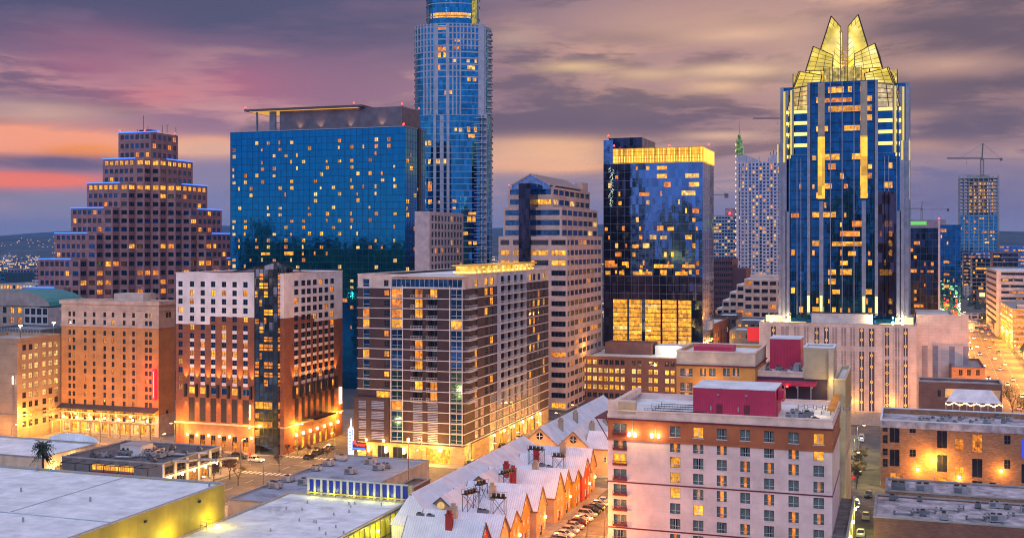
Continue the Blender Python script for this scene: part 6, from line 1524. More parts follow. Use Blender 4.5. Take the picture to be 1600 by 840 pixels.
# ---------------------------------------------------------------- pink hotel (foreground)
def pink_hotel():
    u1, v0 = -13.06, 234.0; u0 = u_at(950, v0); v1 = 262.0; z1 = 30.0; dk = 28.8
    b = Bld('pink_hotel', 'pink hotel in the foreground with rust coloured top storey and curtained windows', 'hotel', u0, u1, v0, v1, 0, z1)
    f = b.f; r = random.Random(20); X = f.sx; zt0 = 27.2; pit = 3.16
    zbt, zbb = 28.0, 23.95
    f.zones.append((0, f.L, zbb, zbt, 1)); b.r.zones.append((0, b.r.L, zbb, zbt, 1)); f.zones.append((0, f.L, zbt, z1, 2)); b.r.zones.append((0, b.r.L, zbt, z1, 2))
    pat = {(1, 2): 'y', (7, 0): 'y', (7, 1): 'y', (6, 1): 'o', (6, 2): 'o', (7, 3): 'o', (1, 3): 'y', (1, 4): 'y', (3, 3): 'o', (2, 4): 'o', (2, 5): 'y', (3, 5): 'o', (5, 4): 'o', (0, 1): 'o', (0, 2): 'y', (0, 0): 'c', (2, 0): 'y', (7, 5): 'o', (5, 2): 'o'}
    for i, (a, c) in enumerate(((958.7, 979), (1047, 1063), (1083, 1099), (1120, 1135.5), (1156.7, 1172), (1194, 1209.5), (1232, 1248), (1271, 1287.5))):
        for j in range(9):
            z = zt0 - j * pit
            k = pat.get((i, j)) or (r.choice('ddoo') if r.random() < .35 else 'c')
            if (i, j) in ((4, 1), (5, 1)): k = 'u' if False else 'd'
            f.op(X(a), X(c), z - 2.15, z, k, 'curtain')
    rt = b.done([M['pink'], M['rust'], M['pinkt']], M['snow'], 1.2, capm=M['pinkt'], cap=95)
    b.band(zbt, .3, .25, M['dcrim'], 'red_moulding'); b.band(zbt + .3, .9, .14, M['pinkt'], 'parapet_band'); b.band(zbb - .25, .45, .22, M['rust'], 'rust_moulding'); b.band(14.9, .25, .12, M['dcrim'], 'thin_moulding'); b.band(5.4, .25, .12, M['dcrim'], 'thin_moulding')
    for j in range(9):                       # crimson balconies of the first column
        z = zt0 - j * pit - 2.25; m1 = MB(); a, c = f.P(X(958.0), z), f.P(X(980), z)
        m1.box(a[0], c[0], a[1] - .5, a[1] - .003, z - .1, z + .08); 
        for k in range(13): x = a[0] + (c[0] - a[0]) * k / 12; m1.box(x - .03, x + .03, a[1] - .5, a[1] - .45, z + .08, z + .8)
        m1.box(a[0], c[0], a[1] - .53, a[1] - .43, z + .8, z + .9); m1.box(a[0], c[0], a[1] - .5, a[1] - .45, z + .08, z + .35); m1.build('balcony_railing', M['dcrim'], rt)
    for p in (984, 993, 1019, 1029.5):
        q = f.P(X(p), 25.0, .45); g = MB(); g.cyl(q[0], q[1], 24.7, 25.5, .28, 0, 8, .2); g.build('wall_lamp', M['lampw'], rt); point(rt, (q[0], q[1] - .7, 25.4), 320, (1, .55, .12), .2)
    gp = MB()
    for p in (988.5, 1024): q = f.P(X(p), 0, .1); gp.box(q[0] - .04, q[0] + .04, q[1] - .1, q[1], 25, 28.3)
    gp.build('sign_conduit', M['metal'], rt)
    # projecting red brace at the far left
    g = MB(); a = f.P(0, 28.1); g.box(a[0] - 2.8, a[0] + 17, a[1] - .45, a[1] - .26, 28.05, 28.3); g.beam((a[0] - 2.6, a[1], 28.1), (a[0] - .1, a[1], 24), .12); g.beam((a[0] - 2.6, a[1] + 6, 28.1), (a[0] - .1, a[1] + 6, 24), .12); g.box(a[0] - 2.8, a[0] - .26, a[1] - .25, a[1] + 14, 28.08, 28.28); g.build('red_eave_frame', M['dcrim'], rt)
    # raised parapet corners
    g = MB(); g.box(u0 + .02, u_at(993, v0), v0 + .02, v0 + 1.2, z1 + .1, z1 + 2.0); g.box(u0 + .02, u0 + 1.2, v0 + 1.2, v1 - 1, z1 + .1, z1 + 1.4); g.build('raised_parapet', M['pinkt'], rt)
    g = MB(); g.box(u_at(966, v0 - .1), u_at(993, v0 - .1), v0 - .06, v0 + .018, z1 - .7, z1 + 1.7); g.build('parapet_panel', M['tan'], rt)
    # roof railing
    g = MB(); x0, x1 = u0 + 6.5, u_at(1070, v0 + 9)
    for y in (v0 + 6, v0 + 13):
        for h_ in (.5, 1.0): g.beam((x0, y, dk + h_), (x1, y, dk + h_), .04)
        for k in range(15): x = x0 + (x1 - x0) * k / 14; g.beam((x, y, dk), (x, y, dk + 1), .04)
    g.build('roof_railing', M['steel'], rt)
    # crimson machine house
    ca, cb, va, vb = u_at(1083, v0 + 7), u_at(1211, v0 + 7), v0 + 7, v0 + 20
    t1 = thing('crimson_machine_house', 'large crimson corrugated metal machine house on the pink hotel roof', 'roof structure', ((ca + cb) / 2, va, dk)); g = MB(); g.box(ca, cb, va, vb, dk + .03, 34.4); g.build('metal_shell', M['crim'], t1)
    g = MB(); g.box(ca - .1, cb + .1, va - .1, vb + .1, 34.41, 34.62); g.build('roof', M['snow'], t1)
    for p in (1112, 1155): u = u_at(p + 12, va); g = MB(); g.box(u - .6, u + .6, va - .08, va - .003, dk + .2, dk + 2.4); g.build('door', M['dcrim'], t1); g = MB(); g.box(u - 1.9, u - 1.65, va - .1, va - .003, dk + 1, dk + 1.9); g.build('switch_box', M['metal'], t1)
    for p in (1122, 1166): u = u_at(p, va); g = MB(); g.box(u - .25, u + .25, va - .3, va - .003, 33, 33.3); g.build('door_lamp', M['metal'], t1)
    g = MB(); g.beam((cb + .4, va + .5, dk), (cb + .4, va + .5, dk + 3.2), .25); g.beam((cb + .4, va + .5, dk + 3.2), (cb + 1.2, va + 4, dk + 3.4), .25); g.box(cb + .2, cb + 1.4, va + 4, va + 8, dk + 3, 34); g.build('duct', M['crim'], t1)
    # taller orange wing behind
    wu0, wv = u_at(1057, 268), 268.0; wu1 = u_at(1180, wv); wz = zy(551, wu1, wv)
    b2 = Bld('orange_hotel_wing', 'orange walled hotel wing with cream top band behind the pink hotel roof', 'hotel wing', wu0, wu1, wv, wv + 22, 0, wz)
    zb_ = zy(573, wu1, wv); b2.f.zones.append((0, b2.f.L, zb_, wz, 1)); b2.r.zones.append((0, b2.r.L, zb_, wz, 1))
    for p, q in ((1063, 1082), (1094, 1103), (1108, 1118), (1130, 1140), (1145, 1155)):
        for (ya, yb) in ((575, 587), (597, 610), (612, 625)): b2.f.op(b2.f.sx(p), b2.f.sx(q), b2.f.zc(yb, p), b2.f.zc(ya, p), 'c' if rnd.random() < .6 else 'o', 'curtain')
    rt2 = b2.done([M['orange'], M['cream']], M['snow'], capm=M['pinkt']); b2.band(zb_ - .2, .3, .35, M['dcrim'], 'red_moulding')
    g = MB(); g.box(wu0 + 3, wu0 + 12, wv + 6, wv + 14, wz - .9, wz + .6); g.build('roof_hatch', M['crim'], rt2)
    point(rt2, (wu0 + 8, wv - 3.5, 31.5), 900, (1, .5, .08), .4)
    g = MB(); q = b2.f.P(9, 0, .3); g.box(q[0] - .2, q[0] + .2, q[1] - .2, q[1] + .2, 31, 31.5); g.build('wall_lamp', M['lamp'], rt2)
    # lower wing left: pale storey between
    # terrace block in the middle with pergola
    mu0, mu1 = wu1 + .05, u_at(1292, 270); mv = 272.0; mz = zy(583, mu1, mv)
    b3 = Bld('roof_bar_block', 'hotel roof bar block with white edged flat roof over a dark open terrace', 'hotel wing', mu0, mu1, mv, mv + 26, 0, mz)
    b3.f.zones.append((0, b3.f.L, 28.8, mz - 1.2, 1)); rt3 = b3.done([M['pinkt'], mat('dark_mural_wall', (.02, .03, .06), .6, scale=1.5, var=.9, c2=(.09, .02, .02)), ], M['snow'], capm=M['pinkt'])
    g = MB(); g.box(mu0 + 9, mu1 - 8, mv + 5, mv + 11, mz - .9, mz + 1.2); g.build('roof_light_box', M['louv'], rt3)
    g = MB(); tz = 28.8
    g.box(mu0, mu1, v1 + .02, mv - .02, tz - .6, tz); g.build('terrace_floor', M['roofd'], rt3)
    t2 = thing('crimson_pergola', 'crimson slatted pergola over the dark roof terrace', 'pergola', (mu0, mv - 5, tz)); g = MB(); pe = u_at(1275, mv - 4)
    for k in range(26): x = mu0 + (pe - mu0) * k / 25; g.box(x - .08, x + .08, mv - 5.5, mv - .05, mz - 2.2, mz - 2.05)
    for k in range(10): y = mv - 5.4 + k * .55; g.box(mu0, pe, y, y + .28, mz - 2.04, mz - 1.9)
    g.box(mu0, pe, mv - 5.7, mv - 5.5, mz - 2.5, mz - 1.85); g.build('slatted_roof', M['crim'], t2)
    g = MB()
    for k in range(5): x = mu0 + 1 + (pe - mu0 - 2) * k / 4; g.box(x - .1, x + .1, mv - 5.6, mv - 5.4, tz, mz - 2.5)
    g.build('post', M['metal'], t2); g = MB()
    for k in range(5): x = mu0 + 2.5 + k * 3.4; g.cyl(x, mv - 5.2, mz - 3.0, mz - 2.5, .18, 0, 8)
    g.build('hanging_lamp', M['metal'], t2)
    g = MB(); g.cyl(mu0 + 7.3, mv - 6, mz - 2.8, mz - 2.4, .25, 0, 8); g.build('red_lamp', M['lampr'], t2)
    t3 = thing('terrace_railing', 'grey panelled railing along the front of the roof terrace', 'railing', (mu0, v1 + .6, tz)); g = MB(); g.box(cb + 2, mu1 - .6, v1 + .3, v1 + .4, tz + .15, tz + 1.1); g.build('panel', mat('mauve_panel', (.16, .10, .12), .5), t3)
    g = MB(); g.box(cb + 2, mu1 - .6, v1 + .25, v1 + .45, tz + 1.1, tz + 1.18)
    for k in range(7): x = cb + 2 + (mu1 - cb - 2.6) * k / 6; g.box(x - .05, x + .05, v1 + .2, v1 + .3, tz, tz + 1.1)
    g.build('rail', M['metal'], t3)
    # second crimson box and tan stair tower, tall tan side wing
    ba, bb, bv = u_at(1203, 286), u_at(1251, 286), 286.0
    t4 = thing('crimson_stair_box', 'smaller crimson metal box on the roof bar, between the tan tower and the orange wing', 'roof structure', ((ba + bb) / 2, bv, mz - .9)); g = MB(); g.box(ba, bb, bv, bv + 9, mz - .85, zy(529, ba, bv)); g.build('metal_shell', M['crim'], t4)
    g = MB(); zz = zy(529, ba, bv); g.box(ba - .1, bb + .1, bv - .1, bv + 9.1, zz + .01, zz + .25); g.build('roof', M['snow'], t4)
    ta, tb, tv = u_at(1253, 266), u_at(1301, 266), 266.0; tz1 = zy(545, ta, tv)
    t5 = Bld('tan_stair_tower', 'tan stucco stair tower with white coping beside the roof terrace', 'hotel wing', ta, tb, mv - .4, mv + 9, mz - 1.4, tz1); t5.done([M['tan'], M['tan']], M['snow'], .5, capm=M['snow'])
    g = MB(); g.box(tb - 1.1, tb - .02, mv - 2.2, mv - .41, 28.8, tz1 - .4); g.build('lit_pilaster', M['cream'], t5.root); point(t5.root, (tb - .5, mv - 3.6, 33.5), 160, (1, .7, .08), .2)
    g = MB(); g.box(mu1 + .01, tb - .02, mv - .05, mv + 20, 0, mz - 1.42); g.build('lower_wall', M['tan'], t5.root)
    su1 = -12.2; sv1 = 300; sz = 34.0
    b6 = Bld('tan_side_wing', 'tall narrow tan stucco wing with orange slatted screen facing the alley', 'hotel wing', tb + .1, su1, v1 + 8, sv1, 0, sz)
    b6.r.zones.append((0, b6.r.L, 26, sz, 1)); rt6 = b6.done([M['tan'], mat('ochre_stucco', (.42, .27, .10), .8)], M['snow'], capm=M['cream'])
    b6.band(26, .3, .25, M['tan'], 'ledge', 'r'); b6.band(16, .3, .25, M['tan'], 'ledge', 'r')
    g = MB(); x = u1 - 1.6
    for k in range(34): y = v0 + 9 + k * .85; g.box(x, x + 1.5, y, y + .22, z1 + .5, z1 + .62)
    for y in (x, x + 1.4): g.box(y, y + .1, v0 + 9, v0 + 38, z1 + .35, z1 + .5)
    for k in range(7): y = v0 + 9 + k * 4.6; g.box(x + 1.4, x + 1.5, y, y + .12, z1 - .8, z1 + .4)
    g.build('orange_slat_screen', M['oslat'], rt6)
    for k in range(4): point(rt6, (u1 - 3, v0 + 12 + k * 8, z1 + 1.6), 220, (1, .6, .12), .2)
    # low annex with lamps along the alley
    an = MB(); an.box(u1 + .02, u1 + 3.0, v0 - 40, v1 + 6, 0, 7.5); t7 = thing('alley_annex', 'low annex with grey roof terrace along the hotel side, lit by wall lamps', 'building', (u1 + 1.5, v0 - 10, 0)); an.build('wall', [M['tan']], t7)
    an = MB(); an.box(u1 + .1, u1 + 2.7, v0 - 39.8, v1 + 5.8, 7.51, 7.6); an.build('roof', M['roofd'], t7); an = MB(); an.box(u1 + 2.7, u1 + 3.1, v0 - 40.1, v1 + 6.1, 7.45, 8.3); an.build('parapet', M['conc'], t7)
    for k in range(6): v = v0 - 32 + k * 13; g = MB(); g.box(u1 + 3.05, u1 + 3.4, v - .2, v + .2, 5.4, 5.9); g.build('wall_lamp', M['lampw'], t7); point(t7, (u1 + 4.2, v, 5.2), 1300, (.85, .85, .18), .3)
    # small things on the roof
    rt = random.Random(5)
    return dk, v0, u0, u1, cb
M['oslat'] = mat('orange_slats', (.62, .26, .04), .6)
PH = pink_hotel()

# ---------------------------------------------------------------- old brick warehouse, low roofs and blocks at the right
def right_side():
    u0, v0 = at(1376, 305); u1 = u_at(1680, v0); z1 = zy(655, u0, v0)
    b = Bld('old_brick_warehouse', 'old orange brick warehouse with white parapet, odd windows and orange wall lamps', 'warehouse', u0, u1, v0, v0 + 24, 0, z1)
    f = b.f; X = f.sx; Zc = f.zc
    for (xa, xb, ya, yb, k, st) in ((1379, 1387, 665, 675, 'd', 'sash'), (1379, 1387, 680, 693, 'd', 'sash'), (1390, 1405.5, 665, 691, 'd', 'band'), (1379, 1387, 701, 712, 'd', 'sash'), (1379, 1387, 717, 730, 'd', 'sash'), (1390, 1405.5, 702, 728, 'd', 'band'),
        (1421, 1431, 664, 674, 'd', 'sash'), (1421, 1431, 700, 711, 'd', 'sash'), (1464, 1480, 669, 694, 'd', 'band'), (1464, 1480, 706, 731, 'd', 'band'), (1492, 1506, 680, 696, 'o', 'sash'), (1492, 1506, 723, 739, 'y', 'sash'), (1519, 1535, 672, 697, 'o', 'band'), (1519, 1535, 709, 735, 'd', 'band'),
        (1569, 1579, 671, 681, 'd', 'sash'), (1569, 1579, 708, 718, 'd', 'sash'), (1596, 1612, 675, 700, 'u', 'band'), (1596, 1612, 713, 738, 'd', 'band'), (1391, 1410, 738, 748, 'o', 'band'), (1465, 1479, 741, 751, 'o', 'band'), (1519, 1535, 743, 757, 'd', 'band'), (1546, 1556, 744, 759, 'd', 'bare')):
        f.op(X(xa), X(xb), Zc(yb + (xa - 1390) * .02, 1400), Zc(ya + (xa - 1390) * .0, 1400), k, st)
    rt = b.done(M['old'], M['roofp'], 1.6, capm=M['snow'])
    pp = MB(); pp.box(u0 - .05, u1, v0 - .16, v0 - .003, z1 - 2.0, z1 - .2); pp.build('white_parapet_band', M['roofp'], rt)
    for (x, y) in ((1434, 734), (1499, 746), (1564, 736)): q = f.P(X(x), Zc(y, x), .4); g = MB(); g.box(q[0] - .3, q[0] + .3, q[1] - .2, q[1] + .2, q[2], q[2] + .5); g.build('wall_lamp', M['lamp'], rt); point(rt, (q[0], q[1] - 1.2, q[2]), 1500, (1, .42, .05), .3)
    # low roofs in front
    u0, v0 = at(1365, 232); u1 = u_at(1700, v0); z1 = zy(806, u0, v0)
    b = Bld('low_flat_roof_block', 'low brown walled block with frosted patchy roof full of pipes and ducts', 'building', u0, u1, v0, v0 + 22, 0, z1); b.done(M['ibrick'], M['roofp'], .5, capm=M['conc'])
    b2 = Bld('rear_flat_roof_block', 'slightly higher frosted flat roof block behind the pipe covered roof', 'building', u0 + 2, u1, v0 + 22.1, v0 + 36, 0, z1 + .9); b2.done(M['old'], M['roofp'], .4, capm=M['conc'])
    b4 = Bld('near_strip_roof', 'narrow dark lower roof along the foot of the brown block at the picture edge', 'building', u0 + 1, u1, v0 - 12, v0 - .1, 0, z1 - 5.5); b4.done(M['ibrick'], M['roofd'], .4)
    LR = (u0, u1, v0, z1)
    # blocks between the podium and the warehouse
    u0, v0 = at(1436, 385); u1 = u_at(1566, v0); z1 = zy(595, u0, v0)
    b = Bld('long_brown_brick_block', 'long brown brick building with small windows and frosted roof beside the white tent', 'building', u0, u1, v0, v0 + 12, 0, z1)
    for p in (1465, 1492, 1516, 1541): b.f.op(b.f.sx(p), b.f.sx(p + 5), b.f.zc(619, p), b.f.zc(609, p), 'y' if p == 1541 else 'd')
    b.done(M['ibrick'], M['roofp'], capm=M['conc'])
    u0, v0 = at(1487, 430); u1 = u_at(1550, v0); z1 = zy(573, u0, v0)
    b = Bld('grey_roofed_brick_block', 'brick building with plain grey roof at the near end of the bright avenue', 'building', u0, min(u1, 29), v0, v0 + 36, 0, z1)
    for p in (1498, 1511, 1525, 1538): b.f.op(b.f.sx(p), b.f.sx(p + 6), b.f.zc(586, p), b.f.zc(577, p), 'd')
    b.done(M['old'], M['roofg'], capm=M['ibrick'])
    u0, v0 = at(1488, 500); b = Bld('small_curved_roof_block', 'small dark block with white curved roof pieces behind the grey roofed brick building', 'building', u0, 28, v0, v0 + 30, 0, 8)
    rt = b.done(M['ibrick'], M['snow']); g = MB()
    for k in range(3):
        c = v0 + 4 + k * 9
        for i in range(6): t0, t1 = math.pi * i / 6, math.pi * (i + 1) / 6; g.add([(u0 + 1, c - 3.5 * math.cos(t0), 7.5 + 2 * math.sin(t0)), (26, c - 3.5 * math.cos(t0), 7.5 + 2 * math.sin(t0)), (26, c - 3.5 * math.cos(t1), 7.5 + 2 * math.sin(t1)), (u0 + 1, c - 3.5 * math.cos(t1), 7.5 + 2 * math.sin(t1))])
    g.build('curved_roof', M['snow'], rt)
    # white marquee
    ta, tv = at(1478, 350); tb = u_at(1566, tv); zt = zy(628, ta, tv)
    t = thing('white_party_tent', 'translucent white party tent strung with orange lamps behind the brick warehouse', 'tent', ((ta + tb) / 2, tv, 0)); g = MB(); n = 4; w_ = (tb - ta) / n
    for i in range(n):
        a, c = ta + i * w_, ta + (i + 1) * w_; m_ = (a + c) / 2; y0, y1, ym = tv, tv + 10, tv + 5; ze, zp = zt + .2, zt + 3.6
        za = (a + w_ * .3, c - w_ * .3)
        g.add([(a, y0, ze), (c, y0, ze), (c, ym, zp), (a, ym, zp)] if 0 < i < n - 1 else ([(a, y0, ze), (c, y0, ze), (c, ym, zp), (a + w_ * .7, ym, zp)] if i == 0 else [(a, y0, ze), (c, y0, ze), (c - w_ * .7, ym, zp), (a, ym, zp)]))
        g.add([(c, y1, ze), (a, y1, ze), (a, ym, zp), (c, ym, zp)])
    g.build('canopy', mat('tent_white', (.75, .70, .74), .6), t); g = MB()
    for i in range(9): x = ta + (tb - ta) * i / 8; g.beam((x, tv, 0), (x, tv, zt + .2), .1)
    g.build('pole', M['wfrm'], t); g = MB()
    for i in range(36): x = ta + (tb - ta) * i / 35; g.box(x - .12, x + .12, tv - .3, tv - .1, zt - .5 - .3 * math.sin(i * .9), zt - .25 - .3 * math.sin(i * .9))
    g.build('string_lamp', M['lamp'], t); point(t, ((ta + tb) / 2, tv + 4, zt - 2), 1500); point(t, (ta + 4, tv + 4, zt - 2), 900)
    return LR
LR = right_side()

# ---------------------------------------------------------------- foreground halls and low roofs (left)
def yellow_metal(nm, c):
    m = uvmat(nm, c, tuple(x * .6 for x in c), 2.6, 40, .02, .55, .12, 0, .3); t = NT(m.node_tree); return m
def halls():
    zA = 16.0; u1, v1 = pt(351, 754, zA); v0 = v1 - 95
    b = Bld('white_roofed_hall', 'large foreground hall with plain white roof and yellow lit metal side wall', 'hall', u1 - 75, u1, v0, v1, 0, zA)
    rt = b.done(M['yel'], M['snow'], .35, capm=M['metal'])
    g = MB()
    for k in range(3): g.box(u1 - 74, u1 - .5, v1 - 34 - k * 26, v1 - 33.7 - k * 26, zA - .34, zA - .22)
    g.box(u1 - 24, u1 - 23.7, v1 - 33, v1 - .5, zA - .34, zA - .24)
    g.build('roof_seam', mat('pale_blue_seam', (.40, .50, .56), .8), rt)
    g = MB()
    for (x, y) in ((57, 733), (33, 765), (141, 780), (36, 812), (327, 757)):
        q = pt(x, y, zA); g.cyl(q[0], q[1], zA - .4, zA + .5, .22, 0, 8); g.cyl(q[0], q[1], zA + .5, zA + .8, .42, 0, 8, .1) if x in (57,) else None
    g.build('roof_vent', M['metal'], rt)
    g = MB()
    for v in (v1 - 9, v1 - 26, v1 - 44, v1 - 62): g.box(u1 + .02, u1 + .35, v - .3, v + .3, zA - 2.0, zA - 1.6)
    g.build('wall_lamp', M['black'], rt)
    zB = 8.8; w1, wv = pt(633, 786, zB); w0 = u1 + .05; wv0 = wv - 95
    b2 = Bld('frosted_lower_hall', 'lower foreground hall with frosted white roof and bright yellow glazed side wall', 'hall', w0, w1, wv0, wv + 2, 0, zB)
    zmid = 4.6
    rt2 = b2.done(M['yel2'], M['snow2'], .3, capm=M['tanm'])
    g = MB(); f = b2.r
    for k in range(40): a = f.L - k * 2.4; q = f.P(a, 0); g.box(q[0] + .003, q[0] + .16, q[1] - .07, q[1] + .07, .2, zB - .3)
    for z in (4.4, zB - .5): q = f.P(0, z); g.box(q[0] + .003, q[0] + .2, q[1], q[1] + f.L, z - .12, z + .12)
    g.build('dark_mullion', M['steel'], rt2)
    g = MB()
    for k in range(7): v = wv - 6 - k * 9; g.box(w1 + .6, w1 + .9, v - .2, v + .2, zB - 2.4, zB - 2.0); point(rt2, (w1 + 1.8, v, zB - 2.5), 800, (.95, .85, .08), .3)
    g.build('wall_lamp', M['lampw'], rt2)
    for k in range(6): point(rt, (u1 + 2.2, v1 - 6 - k * 13, zB + 1.2), 1000, (1, .78, .05), .4)
    g = MB()
    for k in range(6): g.box(u1 + 2.1, u1 + 2.4, v1 - 6.1 - k * 13, v1 - 5.9 - k * 13, zB - .3, zB + .35)
    g.build('wall_washer', M['lampw'], rt)
    g = MB(); rr_ = random.Random(3)
    for k in range(26):
        q = pt(rr_.uniform(420, 620), rr_.uniform(782, 836), zB)
        if w0 + 2 < q[0] < w1 - 1: g = MB(); g.cyl(q[0], q[1], zB - .4, zB + .35, .16, 0, 8); g.build('roof_pipe', M['metal'], rt2)
    # roof access ladder rail by the yellow wall
    g = MB(); q = pt(305, 826, zB); q = (u1 + .6, q[1])
    for a in (0, 1.4): g.beam((q[0] + a, q[1], zB), (q[0] + a, q[1], zB + 1.6), .05); g.beam((q[0] + a, q[1] + 2, zB), (q[0] + a, q[1] + 2, zB + 1.6), .05)
    for h_ in (.8, 1.6): g.beam((q[0], q[1], zB + h_), (q[0] + 1.4, q[1], zB + h_), .05); g.beam((q[0], q[1] + 2, zB + h_), (q[0] + 1.4, q[1] + 2, zB + h_), .05); g.beam((q[0], q[1], zB + h_), (q[0], q[1] + 2, zB + h_), .05)
    t = thing('ladder_cage', 'small steel ladder cage at the foot of the yellow wall', 'ladder', (q[0], q[1], zB)); o = g.build('rails', M['steel'], t)
    # blue panelled screen along the far edge of the lower hall
    t = thing('blue_panel_screen', 'row of blue panels between lit white posts along the lower hall roof edge', 'screen', (w1 - 12, wv + 1, zB)); n = 15
    ua = u_at(481, wv + 1.5); g = MB(); h = MB(); k_ = MB(); W = (w1 - ua) / n
    for i in range(n):
        x = ua + i * W; g.box(x + W * .32, x + W * .95, wv + 1.4, wv + 1.6, zB + .7, zB + 3.4)
        h.box(x, x + W * .3, wv + 1.2, wv + 1.6, zB + .1, zB + 3.5)
    h.box(ua, w1, wv + 1.3, wv + 1.7, zB + 3.5, zB + 3.75); k_.box(ua, w1, wv + .9, wv + 1.1, zB + .5, zB + .72)
    g.build('blue_panel', mat('cobalt_panel', (.01, .03, .38), .4), t); h.build('post', mat('pale_post', (.55, .58, .50), .6), t); k_.build('yellow_rail', mat('yellow_rail_paint', (.70, .60, .05), .5), t)
    for i in range(5): point(t, (ua + 2 + i * 4.6, wv, zB + .9), 120, (.95, .9, .1), .2)
    g = MB(); g.box(w1 + .3, w1 + 1.2, wv + 1, wv + 1.9, 0, zB + 3.6); g.build('corner_post', mat('yellow_grey_post', (.40, .38, .2), .6), t)
    # grey roofs behind
    z = 9.0; c0, cv0 = pt(354, 781, z); c1, cv1 = pt(600, 738, z)
    ca = u1 + .05 - 12; v_a = v1 + 2.5
    za = 8.0; ul, vn = pt(356, 779, za); ur, vb = pt(652, 727, za); _, vfar = pt(526, 709, za)
    b3 = Bld('grey_roofed_workshop', 'low building with grey flat roof carrying pale air conditioners', 'building', ul, ur, vn, vfar, 0, za); b3.done([M['cream']], M['roofg2'], .5, capm=M['metal'])
    b3.zr = za - .5
    g = MB(); vv = vn + (vfar - vn) * .42; g.box(ul + .5, ul + (ur - ul) * .55, vv - .15, vv + .15, za - .5, za - .1); g.build('roof_ridge', M['metal'], b3.root)
    e0, ev = pt(680, 740, 6); g0 = Bld('dark_roofed_brick_shed', 'low brick shed with dark roof beside the parking entrance', 'building', ur + .1, min(e0, ur + 11), vn + 1, vfar - 10, 0, 5.4); g0.done(M['brick'], M['roofd'], .5, capm=M['conc'])
    for k in range(3): point(g0.root, (ur + 13, vn + 4 + k * 7, 5), 1500)
    # dark roofed building by the crossing
    zD = 7.5; d1, dv0 = pt(254, 724, zD); dl = u_at(97, dv0); _, dv1 = pt(347, 697, zD)
    b5 = Bld('dark_roofed_cafe', 'low grey and white building with dark roof crowded with kitchen vents', 'building', dl, d1, dv0, dv1, 0, zD)
    for i in range(5): a = b5.r.L * i / 5; b5.r.op(a + 1.1, a + b5.r.L / 5 - .5, 4.4, 6.4, 'd', 'sash'); b5.r.op(a + .9, a + b5.r.L / 5 - .5, .5, 3.2, 'o' if i in (2, 3) else 'd', 'band')
    b5.f.op(b5.f.L * .3, b5.f.L * .72, 4.6, 6.2, 'y', 'band'); b5.f.zones.append((b5.f.L * .28, b5.f.L * .7, 2.5, 4.3, 1))
    rt = b5.done([mat('grey_stucco', (.17, .17, .18), .8), mat('red_painted_wall', (.35, .02, .015), .6)], M['roofd'], .5, capm=M['conc'])
    g = MB()
    for i in range(6): a = b5.r.L * i / 5; q = b5.r.P(min(a, b5.r.L - .3), 0); g.box(q[0] + .003, q[0] + .3, q[1] - .25, q[1] + .35, 0, zD - .2)
    q = b5.r.P(0, 3.6); g.box(q[0] + .003, q[0] + .25, q[1], q[1] + b5.r.L, 3.5, 4.0); g.build('white_frame_band', M['wfrm'], rt)
    for i in range(5): q = b5.r.P(b5.r.L * (i + .5) / 5, 3.0, .5); sconce(rt, q, (1, 0), 'lampw', .3, 700)
    g = MB()
    x0, x1, y = dl + 3, dl + b5.f.L * .95, dv0 - 4
    for k in range(7): x = x0 + (x1 - x0) * k / 6; g.beam((x, y, 0), (x, y, 6.9), .12); g.beam((x, y, 6.9), (x, dv0, 6.9), .1)
    for z in (4.2, 6.9): g.beam((x0, y, z), (x1, y, z), .12)
    g.build('black_pergola_frame', M['black'], rt)
    # curved white roof shop at the left edge
    zE = 7.0; e1, ev0 = pt(98, 706, zE); b6 = Bld('white_curved_parapet_shop', 'white roofed shop with rounded parapet and orange lit side at the left edge', 'shop', e1 - 60, e1, ev0 - 8, ev0 + 16, 0, zE)
    b6.r.op(5, 12, 2.0, 3.6, 'y', 'band'); rt = b6.done([M['cream']], M['snow'], .5, capm=M['metal'])
    g = MB(); n = 14; ua, ub = e1 - 18, e1 - .5; vv = ev0 + 15.2; mid = (ua + ub) / 2; hw = (ub - ua) / 2
    poly = [(mid + hw * math.cos(math.pi * (1 - i / n)), zE + .1 + 2.2 * math.sin(math.pi * i / n)) for i in range(n + 1)]
    g.add([(x, vv, z) for x, z in poly]); g.add([(x, vv + .5, z) for x, z in poly[::-1]])
    for (a, za_), (c, zc_) in zip(poly, poly[1:]): g.add([(a, vv, za_), (a, vv + .5, za_), (c, vv + .5, zc_), (c, vv, zc_)][::-1])
    g.build('rounded_parapet', M['snow'], rt); point(rt, (e1 + 2, ev0 + 4, 3.5), 1800, (1, .6, .2)); point(rt, (e1 + 2, ev0 - 4, 3.5), 1500, (1, .6, .2))
    return dict(A=(u1, v1, zA), B=(w0, w1, wv, zB), C=(ul, ur, vn, vfar, za), D=(dl, d1, dv0, dv1, zD), E=(e1, ev0, zE))
M['yel'] = yellow_metal('yellow_panel_wall', (.50, .37, .035)); M['yel2'] = yellow_metal('yellow_glazed_wall', (.62, .56, .03))
M['snow2'] = membrane('worn_frosted_roof', (.84, .88, .92), 12, 3.0, .6, .16); M['roofg2'] = membrane('blue_grey_roof', (.38, .41, .50), 8, 2.4, .6, .15)
HL = halls()
